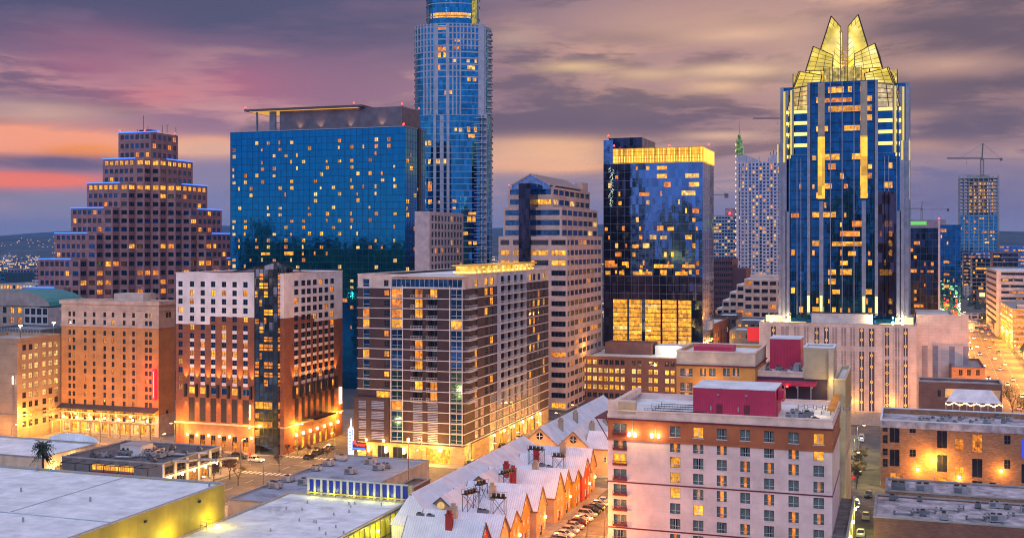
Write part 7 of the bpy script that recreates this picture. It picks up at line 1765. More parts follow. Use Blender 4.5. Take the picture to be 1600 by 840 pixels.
# ---------------------------------------------------------------- gabled town houses
M['metroof'] = mat('frosted_metal_roof', (.72, .73, .80), .75, scale=.3, var=.1, c2=(.58, .58, .66))
m = M['metroof']; t = NT(m.node_tree); wv = t.node('ShaderNodeTexWave'); wv.bands_direction = 'X'; wv.inputs['Scale'].default_value = .62
t.put(wv.inputs['Vector'], t.node('ShaderNodeUVMap').outputs[0]); bn = t.node('ShaderNodeBump'); bn.inputs['Strength'].default_value = .5; bn.inputs['Distance'].default_value = .08
t.put(bn.inputs['Height'], wv.outputs[1]); t.l.new(bn.outputs[0], t.n['Principled BSDF'].inputs['Normal'])
l_ = t.n['Principled BSDF'].inputs['Base Color'].links[0].from_socket
t.put(t.n['Principled BSDF'].inputs['Base Color'], t.mix(1.0, l_, t.ramp(wv.outputs[1], [(.0, (.78, .78, .82)), (.22, (1, 1, 1))]), 'MULTIPLY'))
M['hpeach'] = mat('peach_plaster', (.44, .27, .18), .85); M['hochre'] = mat('ochre_plaster', (.36, .19, .05), .85); M['hred'] = mat('brick_red_plaster', (.42, .05, .035), .85); M['htanp'] = mat('tan_plaster', (.40, .31, .22), .85)
M['trim'] = mat('dark_tan_trim', (.16, .10, .07), .8); M['redch'] = mat('red_chimney', (.40, .03, .025), .8)
def gable(root, p0, p1, half, ze, zr, wallm, z0=0.0, over=.35, endwin=True, hp=None, wall_name='wall'):
    """gabled block, ridge from p0 to p1 (u, v); half width; returns face frame of the p1 end"""
    a, b = Vector(p0), Vector(p1); d = (b - a).normalized(); n = Vector((-d.y, d.x)); L = (b - a).length
    Q = lambda s_, o, z: ((a + d * s_ + n * o).x, (a + d * s_ + n * o).y, z)
    hp = hp or half; w_ = MB()
    w_.add([Q(0, -half, z0), Q(L, -half, z0), Q(L, -half, ze), Q(0, -half, ze)]); w_.add([Q(L, hp, z0), Q(0, hp, z0), Q(0, hp, ze), Q(L, hp, ze)])
    w_.add([Q(L, -half, z0), Q(L, hp, z0), Q(L, hp, ze), Q(L, 0, zr), Q(L, -half, ze)]); w_.add([Q(0, hp, z0), Q(0, -half, z0), Q(0, -half, ze), Q(0, 0, zr), Q(0, hp, ze)])
    w_.build(wall_name, wallm, root)
    r_ = MB(); sl = (zr - ze) / half; th = .22
    for s_ in (-1, 1):
        hh = hp if s_ > 0 else half; sl = (zr - ze) / hh; e = s_ * (hh + over); ze2 = ze - over * sl
        A = [Q(-over, 0, zr + .06), Q(L + over, 0, zr + .06), Q(L + over, e, ze2 + .06), Q(-over, e, ze2 + .06)]
        B = [(p[0], p[1], p[2] + th) for p in A]
        if s_ > 0: A, B = A[::-1], B[::-1]; 
        r_.add(B[::-1]); r_.add(A)
        for i in range(4): r_.add([A[i], A[(i + 1) % 4], B[(i + 1) % 4], B[i]])
    r_.build('roof', M['metroof'], root)
    tr = MB()
    for e0 in (-over - .03, L + over + .03):
        for s_ in (-1, 1): tr.beam(Q(e0, 0, zr + .05), Q(e0, s_ * ((hp if s_ > 0 else half) + over), ze - over * (zr - ze) / (hp if s_ > 0 else half) + .05), .16)
    for s_ in (-1, 1): hh = hp if s_ > 0 else half; sl = (zr - ze) / hh; tr.beam(Q(-over, s_ * (hh + over + .1), ze - over * sl + .02), Q(L + over, s_ * (hh + over + .1), ze - over * sl + .02), .2)
    tr.build('bargeboard', M['trim'], root)
    return Q, L
def chimney(root, x, y, z0, h_, m, w_=.7, pots=2):
    g = MB(); g.box(x - w_, x + w_, y - w_ * .6, y + w_ * .6, z0, z0 + h_); g.box(x - w_ - .12, x + w_ + .12, y - w_ * .6 - .12, y + w_ * .6 + .12, z0 + h_, z0 + h_ + .2)
    for k in range(pots): g.box(x - w_ * .7 + k * w_ * .8, x - w_ * .1 + k * w_ * .8, y - .3, y + .3, z0 + h_ + .2, z0 + h_ + .9)
    g.build('chimney', m, root)
HOUSES = [  # v centre, half width, ridge, eave, wall, front u, chimney material, words
    (210.0, 4.2, 9.9, 6.2, 'hred', -77.2, 'redch', 'dark red house with red chimney, nearest along the parking street'),
    (218.0, 3.6, 10.1, 6.8, 'hpeach', -76.0, 'htanp', 'peach house with tan chimney, next to the nearest dark red house'),
    (226.5, 3.8, 9.6, 6.6, 'hochre', -76.4, None, 'ochre house without chimney, between two peach houses'),
    (235.0, 4.2, 10.5, 6.9, 'hochre', -77.0, 'htanp', 'ochre house with tan chimney beside a rooftop fan rack'),
    (243.5, 4.0, 10.6, 6.6, 'hpeach', -76.0, None, 'tall peach house with a round attic window in its gable'),
    (257.5, 4.6, 10.6, 6.6, 'hpeach', -76.0, 'redch', 'peach house with a pair of tall red chimneys'),
    (265.5, 3.6, 10.3, 7.0, 'hochre', -76.4, 'htanp', 'ochre house next to the peach house with twin red chimneys'),
    (273.0, 3.3, 9.6, 7.0, 'hochre', -76.0, None, 'small ochre house squeezed before the bright red house'),
    (281.0, 4.0, 10.3, 6.8, 'hred', -75.8, 'redch', 'bright red house with fan rack and red chimney near the crossing'),
    (289.5, 4.0, 10.6, 6.8, 'hpeach', -76.6, 'htanp', 'peach corner house at the far crossing of the row')]
for i, (v, hw, zr, ze, wm, uf, ch, words_) in enumerate(HOUSES):
    hw *= .87; zr += (.5, -.2, -.5, .4, .1, .6, 0, -.6, .1, .5)[i]; ze -= .3
    root = thing('gabled_town_house', words_, 'town house', (uf, v, 0), 'gabled town houses along the parking street')
    Q, L = gable(root, (-93, v), (uf, v), hw, ze, zr, M[wm])
    wn = []; r = random.Random(i)
    # windows on the street gable: thin boxes with frames standing in the wall
    fc = Face((uf, v - hw), (uf, v + hw), 0, ze); fc.n = Vector((1, 0))
    for (a, za, w_, h_) in ((.28, 1.0, .9, 1.7), (.68, 1.0, .9, 1.7), (.28, 4.1, .8, 1.3), (.68, 4.1, .8, 1.3), (.48, zr - 2.4, .7, .9)):
        q = fc.P(hw * 2 * a, za, .18 + .1); wn.append((q[0], q[1], za, 0, 1, w_, h_, 'd' if r.random() < .8 else 'o', 'white'))
    put_windows(root, wn, 20)
    g = MB(); q = fc.P(hw * .95, .1, .0); g.box(q[0] + .003, q[0] + .1, q[1] - .5, q[1] + .5, .1, 2.3); g.build('door', M['dcrim'] if i % 2 else M['black'], root)
    if ch:
        chimney(root, -84 - (i % 3) * 2.3, v - 1.2, zr - 2.2, 3.4, M[ch])
        if 'pair' in words_: chimney(root, -86.5, v - 2.6, zr - 3.4, 4.0, M[ch]); 
    if 'round' in words_ or i in (3, 5):
        g = MB(); g.beam((uf, v, zr - 1.5), (uf + .12, v, zr - 1.5), .55, 0, 16); g.build('round_window', M['dark'], root)
    q = (uf, v + hw * .8, 3.1)
    if i in (2, 4, 6, 8, 9):
        g = MB(); g.box(uf + .05, uf + .4, q[1] - .18, q[1] + .18, 3.2, 3.7); g.build('wall_lamp', M['lamp'], root); point(root, (uf + 1.3, q[1], 3.3), 260, (1, .36, .04), .25)
root = thing('long_frosted_roof_building', 'long building with a steep frosted white metal roof behind the gabled houses', 'building', (-98, 250, 0))
gable(root, (-97.5, 221), (-97.5, 296), 8.0, 6.8, 12.2, M['hpeach'], hp=2.2)
g = MB(); g.add([(-99.95, 215.5, 6.9), (-89.2, 215.5, 6.9), (-97.5, 220.9, 12.5)]); g.add([(-89.2, 215.5, 6.9), (-89.2, 221, 6.9), (-97.5, 220.9, 12.5)]); g.add([(-99.95, 221, 6.9), (-99.95, 215.5, 6.9), (-97.5, 220.9, 12.5)]); g.box(-99.6, -89.6, 215.8, 220.6, 0, 6.85); g.build('hipped_end', M['metroof'], root)
for v in (224, 247): g = root; gable(root, (-92, v), (-92, v + 13), 3.6, 8.2, 11.3, M['hpeach'], 6.0, .3, wall_name='dormer_wall')
g = MB()
for v in (224, 247):
    g.beam((-92, v - .1, 9.6), (-92, v, 9.6), .8, 0, 12)
g.build('fan_window', M['lit3'], root)
S2 = [('twin_gabled_hall', 'peach gabled building with round window beyond the crossing, left ridge', (-97.5, 311), (-97.5, 384), 5.4, 7.6, 12.2, 'hpeach'),
      ('twin_gabled_hall', 'peach gabled building with round window beyond the crossing, ridge beside the hotel', (-87.6, 311), (-87.6, 342), 4.4, 7.6, 11.7, 'hpeach'),
      ('rear_gabled_hall', 'tan gabled building with chimneys at the far end of the frosted roofs', (-86, 344), (-86, 392), 6.5, 7.2, 12.0, 'htanp')]
for nm, lb, p0, p1, hw, ze, zr, wm in S2:
    root = thing(nm, lb, 'building', (*p0, 0)); gable(root, p0, p1, hw, ze, zr, M[wm])
    g = MB(); g.beam((p0[0], p0[1] - .14, zr - 2.2), (p0[0], p0[1], zr - 2.2), 1.0, 0, 16); g.build('round_window', M['dark'], root)
    g = MB(); g.box(p0[0] - 1.0, p0[0] + 1.0, p0[1] - .22, p0[1] - .15, zr - 2.26, zr - 2.14); g.box(p0[0] - .06, p0[0] + .06, p0[1] - .22, p0[1] - .15, zr - 3.2, zr - 1.2); g.build('window_bar', M['wfrm'], root)
    for k in range(2): chimney(root, p0[0] + hw * .5, p0[1] + 12 + k * 16, zr - 2.6, 3.2, M['htanp'])
    point(root, (p0[0] + 1, p0[1] - 3.5, 5.0), 1800, (1, .5, .1))
    g = MB(); g.box(p0[0] + .8, p0[0] + 1.2, p0[1] - .5, p0[1] - .01, 5, 5.5); g.build('wall_lamp', M['lamp'], root)
root = thing('orange_lit_link_house', 'orange lit link house with frosted roof and tall pale chimney beside the hotel', 'building', (-80, 316, 0))
gable(root, (-84, 316), (-70, 316), 4.6, 7.4, 11.2, M['hpeach']); chimney(root, -76, 312.2, 6.5, 6.0, M['hpeach'], .8, 1)
wn = [(-79 + k * 3.2, 311.4 - .27, 3.6, 1, 0, .9, 1.6, 'd', 'white') for k in range(3)]; put_windows(root, wn, 5); point(root, (-76, 307.5, 3.5), 2200, (1, .5, .1))
g = MB(); g.box(-76.2, -75.8, 311.0, 311.35, 3.4, 3.9); g.build('wall_lamp', M['lamp'], root)
root = thing('maroon_roof_porch', 'low maroon roofed porch between the condominium street and the twin gables', 'building', (-106, 318, 0)); gable(root, (-105.5, 309), (-105.5, 330), 2.6, 3.6, 5.4, M['htanp']); [o for o in root.children if o.name.startswith('roof')][0].data.materials[0] = M['dcrim']

# ---------------------------------------------------------------- rooftop equipment
def hv_proto(name, w_, d_, h_, body, fans=1):
    t = local(thing(name, '', 'air conditioner', (0, 0, 0)))
    g = MB(); g.box(-w_ / 2, w_ / 2, -d_ / 2, d_ / 2, .18, h_); g.build('casing', body, t)
    g = MB()
    for x in (-w_ / 2 + .15, w_ / 2 - .15): g.box(x - .08, x + .08, -d_ / 2, d_ / 2, 0, .17)
    g.build('base_rail', M['black'], t)
    for k in range(fans):
        x = (k - (fans - 1) / 2) * w_ / fans; g = MB(); g.cyl(x, 0, h_ + .003, h_ + .16, min(w_ / fans, d_) * .36, 0, 12); g.build('fan', M['black'], t)
    g = MB(); g.box(-w_ * .42, w_ * .1, -d_ / 2 - .03, -d_ / 2 - .003, .35, h_ - .2); g.build('side_grille', M['steel'], t)
    g = MB(); g.box(w_ / 2 + .003, w_ / 2 + .5, -d_ * .3, d_ * .3, h_ * .35, h_ * .9); g.build('intake_hood', body, t)
    return t
P_tan = hv_proto('air_conditioner', 2.6, 1.6, 1.5, M['tanm']); P_gry = hv_proto('air_conditioner', 2.0, 1.4, 1.3, M['metal'], 2); P_dk = hv_proto('air_conditioner', 1.1, 1.0, 1.0, M['steel'])
used = set()
def place(proto, x, y, z, label, group=None, rz=0.0, s_=1.0):
    o = proto if proto.name not in used else copy_tree(proto); used.add(proto.name)
    o.location = (x, y, z); o.rotation_euler.z = rz; o.scale = (s_, s_, s_); o['label'] = label
    if group: o['group'] = group
    return o
ul, ur, vn, vfar, za = HL['C']
hv = [(857, 150), (775, 185), (660, 215), (1085, 178), (1140, 215), (955, 240), (375, 280), (290, 318), (465, 335), (650, 310), (1190, 203)]
for i, (x, y) in enumerate(hv):
    q = pt(320 + x / 4.21, 680 + (y + 12) / 4.21, za - .5)
    place(P_tan if i not in (2, 10) else P_gry, min(max(q[0], ul + 2), ur - 2), min(max(q[1], vn + 2), vfar - 2), za - .48, f'{"grey" if i in (2, 10) else "pale tan"} air conditioner on the blue grey workshop roof, {ORD[i]} of the row', 'air conditioners on the workshop roof', rnd.choice((0, .05, 3.14)))
d0, d1, w0_, w1_, zD = HL['D']
rr = random.Random(31); k = 0
for i in range(26):
    x, y = rr.uniform(d0 + 6, d1 - 2), rr.uniform(w0_ + 2, w1_ - 3)
    place(rr.choice((P_gry, P_dk, P_dk)), x, y, zD - .48, f'small metal roof unit in the crowd of kitchen vents on the dark cafe roof', 'kitchen roof units on the cafe', rr.choice((0, 1.57, .3)), rr.uniform(.8, 1.2))
t = thing('white_roof_hut', 'white roof hut with two tiny windows on the dark cafe roof', 'roof hut', (d1 - 17, w0_ + 12, zD - .5)); x, y = d1 - 17, w0_ + 12
g = MB(); g.box(x - 3.4, x + 3.4, y - 2.5, y + 2.5, zD - .48, zD + 2.2); g.build('wall', M['wfrm'], t); g = MB(); g.box(x - 3.5, x + 3.5, y - 2.6, y + 2.6, zD + 2.21, zD + 2.35); g.build('roof', M['tanm'], t)
for dx_ in (-2.4, -1): g = MB(); g.box(x + dx_ - .35, x + dx_ + .35, y - 2.55, y - 2.503, zD + .6, zD + 1.4); g.build('window', M['dark'], t)
def duct(label, pts, z, r_=.3, m='metal', name='roof_duct'):
    t = thing(name, label, 'roof duct', (*pts[0], z)); g = MB()
    for a, b in zip(pts, pts[1:]): g.beam((*a, z + .5), (*b, z + .5), r_, 0, 8)
    g.build('pipe_run', M[m], t); g = MB()
    for a in pts: g.beam((*a, z), (*a, z + .9), r_ * .9, 0, 8)
    g.build('support', M['steel'], t); return t
for i in range(5):
    x, y = d0 + 14 + i * 6, w0_ + 4 + (i % 3) * 4; duct(f'silver kitchen duct snaking over the dark cafe roof, {ORD[i]} from its left end', [(x, y), (x + 4, y + 1), (x + 5, y + 4), (x + 8, y + 5)], zD - .5, .35)
u0, u1, v0, z1 = LR
rr = random.Random(77)
for i in range(7):
    x = u0 + 4 + i * 4.6; y = v0 + 5 + (i % 3) * 3; duct(f'grey pipe run with elbows on the frosted low roof, {ORD[i]} from the alley side', [(x, y), (x + 3.2, y + .4), (x + 3.6, y + 3), (x + 4.4, y + 3)], z1 - .5, rr.uniform(.16, .34))
for i in range(11):
    x = u0 + 2.5 + rr.uniform(0, 34); y = v0 + 2.5 + rr.uniform(0, 17)
    place(P_dk if i % 3 else P_gry, x, y, z1 - .48, f'dark air conditioner among the pipes of the low frosted roof', 'air conditioners on the low frosted roof', rr.choice((0, 1.57)), rr.uniform(.9, 1.3))
for i, (x, y) in enumerate(((1404, 769), (1442, 771), (1502, 776), (1403, 773))):
    q = pt(x, y, z1 + .9); place(P_gry, q[0], max(q[1], v0 + 24.5), z1 + .5, f'large grey air conditioner on the higher rear roof, {ORD[i]} from the alley', 'air conditioners on the rear flat roof', 0, 1.5)
wz = None
b_ = bpy.data.objects.get('old_brick_warehouse')
wx0 = b_['ox']; wv = b_['oy']
zw = zy(655, *at(1376, 305)) - 1.6
for i in range(18):
    q = at(1440 + i * 8.5, 309 + (i % 3) * 4); place(P_dk if i % 4 else P_gry, q[0], max(q[1], at(1376, 305)[1] + 2.2), zw + .02, 'small dark roof unit in the row behind the warehouse parapet', 'roof units behind the warehouse parapet', 0, rr.uniform(.5, 1.0))
dk, pv0, pu0, pu1, pcb = PH
for i, (x, y, s_, pr) in enumerate(((pcb + 3.2, pv0 + 6, 1.0, P_gry), (pcb + 5.2, pv0 + 7, 1.2, P_dk), (pcb + 3.5, pv0 + 12, .9, P_gry), (pcb + 6.2, pv0 + 10, 1.3, P_dk), (pcb + 8, pv0 + 5, .9, P_dk))):
    place(pr, x, y, dk + .03, f'{"twin fan grey" if pr is P_gry else "dark"} air conditioner beside the crimson machine house, {ORD[i]} one', 'air conditioners by the crimson machine house', 0, s_)
for i in range(5): duct(f'thin dark pipe lying on the hotel roof, {ORD[i]} from the front parapet', [(pu0 + 8, pv0 + 3 + i * 3.4), (pu0 + 19, pv0 + 3.4 + i * 3.4), (pu0 + 20, pv0 + 5 + i * 3)], dk, .08, 'black', 'roof_pipe')
for i in range(6): x = pcb + 3 + i * 1.9; duct(f'thin roof pipe in front of the dark terrace, {ORD[i]} from the machine house', [(x, pv0 + 15), (x + .4, pv0 + 22), (x + 1.6, pv0 + 23)], dk, .1, 'metal', 'roof_pipe')
for i in range(8):
    mu = bpy.data.objects['roof_bar_block']; place(P_dk, mu['ox'] - 6 + i * 1.7, 276 + (i * 7 % 13), zy(583, u_at(1292, 270), 272) - .88, 'small dark roof unit on the white edged roof bar roof', 'roof units on the roof bar', 0, 1.0)
# steel racks with condenser rows over the frosted roofs
def rack(u, v, z, n, rz, label):
    t = thing('condenser_rack', label, 'equipment rack', (u, v, z)); t.rotation_euler.z = rz; local(t); g = MB(); L = n * 1.35; t.scale = (.78, .78, .82)
    g.box(-L / 2, L / 2, -1, 1, 0, .18); g.build('platform', M['black'], t); g = MB()
    for x in (-L / 2 + .2, L / 2 - .2):
        for y in (-.8, .8): g.beam((x, y, -4.6), (x, y, 0), .09)
    for y in (-.8, .8): g.beam((-L / 2 + .2, y, -4.4), (L / 2 - .2, y, 0), .06); g.beam((L / 2 - .2, y, -4.4), (-L / 2 + .2, y, 0), .06)
    g.build('trestle', M['black'], t); g = MB()
    for y in (-1, 1):
        g.beam((-L / 2, y, 1.25), (L / 2, y, 1.25), .04)
        for k in range(n + 1): g.beam((-L / 2 + k * L / n, y, .1), (-L / 2 + k * L / n, y, 1.25), .035)
    g.build('guard_rail', M['black'], t)
    for k in range(n):
        g = MB(); x = (k - (n - 1) / 2) * 1.3; g.cyl(x, 0, .2, 1.0, .5, 0, 10); g.cyl(x, 0, 1.0, 1.1, .42, 1, 10); g.build('condenser', [M['black'], M['steel']], t)
for x, y, n, rz, lb in ((735, 770, 4, 1.3, 'black trestle rack of four condensers above the near long roof slope'), (752, 756, 3, 1.3, 'black trestle rack of three condensers just behind the near four unit rack'), (779, 777, 3, 0, 'black trestle rack beside the tan chimney of the ochre house'),
                        (793, 738, 5, 1.3, 'long black trestle rack of five condensers in the middle of the roofs'), (838, 702, 4, 0, 'black trestle rack farthest up the frosted roofs'), (873, 713, 3, 0, 'black trestle rack in front of the bright red house chimney')):
    q = pt(x, y, 12.6); rack(q[0], q[1], 12.6, n, rz, lb)
for i, (x, y) in enumerate(((655, 806), (671, 808), (750, 800), (757, 801), (846, 728), (857, 731))): q = pt(x, y, 9.6); place(P_dk, q[0], q[1], 9.3, f'small dark condenser in a valley between frosted gables, {ORD[i]} from the camera', 'condensers between the gables', .2)

# ---------------------------------------------------------------- cars
M['tyre'] = mat('tyre_rubber', (.015, .015, .015), .9); M['headl'] = emat('headlight_glow', (1, .85, .55), 45); M['taill'] = emat('tail_light_glow', (1, .04, .02), 14); M['lens'] = mat('lamp_lens', (.5, .5, .5), .2); M['redl'] = mat('red_lens', (.3, .01, .01), .3)
CARC = {'silver': (.42, .42, .44), 'white': (.75, .74, .72), 'black': (.015, .015, .018), 'dark red': (.16, .015, .015), 'dark blue': (.02, .04, .12), 'dark grey': (.07, .07, .08), 'tan': (.32, .26, .18)}
_cp = {}
def car_proto(colr, kind='sedan', lit=False):
    key = (colr, kind, lit)
    if key in _cp: return _cp[key]
    mb_ = bpy.data.materials.get('paint_' + colr)
    if not mb_:
        mb_ = mat('paint_' + colr, CARC[colr], .3, .35, var=.03); mb_.node_tree.nodes['Principled BSDF'].inputs['Coat Weight'].default_value = .5
    t = local(thing('parked_car' if not lit else 'driving_car', '', 'car', (0, 0, 0)))
    Lc, W = 4.6, 1.82
    if kind == 'sedan': pr = [(-2.3, .35), (-2.28, .75), (-2.2, .92), (-1.5, 1.0), (-.95, 1.03), (1.05, 1.0), (2.05, .86), (2.28, .68), (2.3, .35)]; cab = [(-1.75, 1.0), (-1.05, 1.43), (.25, 1.46), (1.1, 1.0)]
    elif kind == 'suv': pr = [(-2.3, .4), (-2.3, .9), (-2.25, 1.05), (-1.5, 1.1), (0, 1.1), (1.1, 1.08), (2.1, .98), (2.28, .8), (2.3, .4)]; cab = [(-2.22, 1.08), (-1.95, 1.72), (.35, 1.74), (1.1, 1.08)]
    else: pr = [(-2.6, .4), (-2.6, 1.1), (-2.58, 1.2), (-1, 1.2), (.5, 1.2), (1.5, 1.15), (2.3, .95), (2.45, .7), (2.45, .4)]; cab = [(-2.58, 1.2), (-2.5, 2.1), (1.0, 2.1), (1.7, 1.16)]
    g = MB()
    def loft(poly, w0, w1, zlo, m):          # side profile closed along the width, shoulders drawn in
        n = len(poly)
        for i in range(n - 1):
            (xa, za_), (xb, zb_) = poly[i], poly[i + 1]; f = lambda z: w0 + (w1 - w0) * max(0, (z - zlo)) / .7
            g.add([(xa, f(za_), za_), (xa, -f(za_), za_), (xb, -f(zb_), zb_), (xb, f(zb_), zb_)], m)
        for s_ in (-1, 1):
            pl = [(x, s_ * (w0 + (w1 - w0) * max(0, (z - zlo)) / .7), z) for x, z in poly]; g.add(pl if s_ > 0 else pl[::-1], m)
        g.add([(poly[0][0], -w0, poly[0][1]), (poly[0][0], w0, poly[0][1]), (poly[-1][0], w0, poly[-1][1]), (poly[-1][0], -w0, poly[-1][1])], m)
    loft(pr, W / 2, W / 2 - .06, .4, 0); g.build('body', mb_, t)
    g = MB(); loft(cab, W / 2 - .1, W / 2 - .26, 1.0, 0); g.build('cabin_glass', M['dark'], t)
    g = MB(); (xa, za_), (xb, zb_) = cab[1], cab[2]; wr = W / 2 - .24; g.box(xa - .03, xb + .03, -wr, wr, za_ + .01, zb_ + .05)
    for s_ in (-1, 1):
        for (p, q) in ((cab[0], cab[1]), (cab[2], cab[3])): g.beam((p[0], s_ * (W / 2 - .12 if p is cab[0] else wr), p[1]), (q[0], s_ * (wr if q is cab[1] else W / 2 - .12), q[1]), .045)
        g.beam(((xa + xb) / 2, s_ * wr, za_), ((xa + xb) / 2, s_ * (W / 2 - .11), cab[0][1]), .04)
    g.build('roof', mb_, t)
    for x in (-1.4, 1.42):
        for s_ in (-1, 1):
            g = MB(); g.beam((x, s_ * (W / 2 - .2), .33), (x, s_ * (W / 2 + .01), .33), .33, 0, 14); g.beam((x, s_ * (W / 2 + .005), .33), (x, s_ * (W / 2 + .03), .33), .19, 1, 10); g.build('wheel', [M['tyre'], M['metal']], t)
    for s_ in (-1, 1):
        g = MB(); x = pr[-2][0]; g.box(x - .08, x + .05, s_ * .62 - .18, s_ * .62 + .18, .62, .78); g.build('headlight', M['headl'] if lit else M['lens'], t)
        g = MB(); x = pr[1][0]; g.box(x - .04, x + .06, s_ * .66 - .16, s_ * .66 + .16, .72, .86); g.build('tail_light', M['taill'] if lit else M['redl'], t)
    _cp[key] = t; return t
def car(x, y, rz, colr, label, group=None, kind='sedan', lit=False, z=.012):
    p = car_proto(colr, kind, lit); o = p if p.name not in used else copy_tree(p); used.add(p.name)
    o.location = (x, y, z + .02); o.rotation_euler.z = rz; o['label'] = label
    if group: o['group'] = group
    return o
row = [(884, 838, 'white', 'sedan'), (899, 824, 'silver', 'sedan'), (904, 815, 'silver', 'sedan'), (920, 809, 'dark red', 'sedan'), (919, 802, 'white', 'sedan'), (926, 796, 'silver', 'suv'), (929, 790, 'black', 'suv'), (941, 784, 'black', 'sedan'), (944, 777, 'silver', 'sedan'), (932, 764, 'white', 'sedan')]
for i, (x, y, c, k) in enumerate(row):
    v = 243.5 + i * 3.9; car(-70.6, v, R(-12) if i < 9 else R(90), c, f'{c} {"hatchback" if k == "suv" else "sedan"} in the slanted row beside the gabled houses, {ORD[i]} from the camera', 'cars parked beside the gabled houses', k)
def pcar(x, y, rz, c, label, kind='sedan', lit=False): q = pt(x, y, .6); return car(q[0], q[1], rz, c, label, None, kind, lit)
pcar(737, 724, R(90), 'dark grey', 'dark car parked outside the lit corner of the plum condominium', 'suv')
pcar(785, 696, R(90), 'black', 'black car parked halfway along the condominium side street'); pcar(812, 683, R(90), 'white', 'white car parked farther along the condominium side street')
pcar(400, 718, 0, 'white', 'white estate car crossing below the brick hotel glass corner', 'suv', True); pcar(374, 712, 0, 'dark grey', 'dark car beside the white estate car at the crossing', 'suv'); pcar(357, 724, 0, 'dark red', 'dark red car waiting by the cafe corner', 'sedan')
for i, (x, y, c) in enumerate(((483, 713, 'black'), (494, 707, 'dark grey'), (505, 703, 'black'), (515, 699, 'silver'))): pcar(x, y, R(90), c, f'{c} car parked beside the brick hotel side wall, {ORD[i]} from the crossing')
pcar(144, 697, 0, 'white', 'white car passing in front of the tan hotel arcade', 'suv', True)
pcar(88, 722, R(90), 'silver', 'silver car under the palm beside the white roofed shop')
pcar(1337, 788, R(-90), 'dark grey', 'grey off-road car driving towards the camera in the alley mouth', 'suv', True); pcar(1357, 772, R(-90), 'black', 'black car at the brick corner of the alley crossing'); pcar(1346, 686, R(-90), 'white', 'white van far up the green lit alley', 'van')
for i, (x, y, c) in enumerate(((1339, 722, 'dark blue'), (1341, 736, 'black'), (1343, 708, 'dark grey'))): pcar(x, y, R(-90), c, f'{c} car parked at the hedge in the alley behind the hotel')
pcar(1353, 806, R(-90), 'tan', 'tan car parked near the low brown block in the alley'); pcar(1345, 833, R(-90), 'silver', 'silver car lowest in the alley at the picture edge')
car(*at(1504, 303), 0, 'dark grey', 'dark car parked at the foot of the orange brick warehouse'); car(*at(1594, 301), 0, 'dark blue', 'dark blue car parked by the warehouse at the picture edge')
# the bright avenue
rr = random.Random(9); n1 = n2 = 0
for i in range(22):
    v = 500 + i * 30 + rr.uniform(-8, 8); u = AV(v) - (8.5, 4.5)[i % 2]; car(u, v, R(-90), rr.choice(['white', 'silver', 'black', 'dark grey']), 'car driving down the avenue towards the camera with headlights on', 'oncoming cars on the avenue', 'sedan', True)
for i in range(18):
    v = 490 + i * 34 + rr.uniform(-8, 8); u = AV(v) + (2.6, 6.2)[i % 2]; car(u, v, R(90), rr.choice(['white', 'silver', 'black', 'dark grey']), 'car driving up the avenue away from the camera with red tail lights', 'departing cars on the avenue', 'sedan', True)
for i in range(16):
    v = 470 + i * 6.4; c = ('white', 'black', 'silver', 'dark grey')[i % 4]; car(AV(v) + 12.5, v, R(90), c, f'{c} car parked on the avenue kerb, {ORD[i]} from its near end', 'cars parked on the avenue kerb')

# ---------------------------------------------------------------- street lamps
def lamp_proto():
    t = local(thing('street_lamp', '', 'street lamp', (0, 0, 0)))
    g = MB(); g.cyl(0, 0, 0, 8.2, .11, 0, 8, .07); g.cyl(0, 0, 0, .5, .2, 0, 8); g.build('pole', M['steel'], t)
    g = MB(); g.beam((0, 0, 8.0), (1.0, 0, 8.6), .06); g.beam((1.0, 0, 8.6), (1.9, 0, 8.7), .06); g.build('arm', M['steel'], t)
    g = MB(); g.box(1.6, 2.4, -.2, .2, 8.62, 8.8); g.build('lamp_head', M['steel'], t)
    g = MB(); g.box(1.65, 2.35, -.17, .17, 8.5, 8.61); g.build('lamp_lens', M['lamp'], t)
    d = bpy.data.lights.new('lamp_light', 'POINT'); d.energy = 8500; d.color = (1, .42, .05); d.shadow_soft_size = .3
    o = bpy.data.objects.new('lamp_light', d); COL.objects.link(o); o.parent = t; o.location = (2, 0, 8.2)
    return t
LP = lamp_proto()
def lamps(pts, where, e=None, c_=None):
    for i, (x, y, rz) in enumerate(pts):
        o = LP if LP.name not in used else copy_tree(LP); used.add(LP.name); o.location = (x, y, .0); o.rotation_euler.z = rz
        o['label'] = f'grey street lamp {where}, {ORD[i]} from its near end'; o['group'] = 'street lamps'
        if e:
            for c in o.children:
                if c.type == 'LIGHT': c.data = c.data.copy(); c.data.energy = e; c.data.color = c_ or c.data.color
lamps([(-260 + i * 27, 285.3, R(90)) for i in range(6)] , 'on the near kerb of the cross street')
lamps([(-300 + i * 28, 306.6, R(-90)) for i in range(7)] , 'on the hotel side of the cross street')
lamps([(-178.4, 316 + i * 26, 0) for i in range(5)], 'beside the brick hotel side wall')
lamps([(-157.5, 214 + i * 24, R(180)) for i in range(3)], 'behind the workshop')
lamps([(-106.4, 304 + i * 20, R(180)) for i in range(5)], 'along the condominium side street', 10000)
lamps([(-61.6, 214 + i * 15, R(180)) for i in range(6)], 'on the hotel side of the parking street', 12000, (1, .32, .025))
lamps([(-96 + i * 22, 421.5, R(-90)) for i in range(4)], 'on the rear cross street')
lamps([(-13.2, 322 + i * 24, 0) for i in range(3)], 'in the green lit alley', 3800, (.95, .78, .15))
lamps([(8 + i * 22, 320.2, R(-90)) for i in range(1)], 'by the warehouse')
lamps([(AV(440 + i * 36) - 14.5, 440 + i * 36, 0) for i in range(16)], 'on the near kerb of the avenue', 45000, (1, .34, .03))
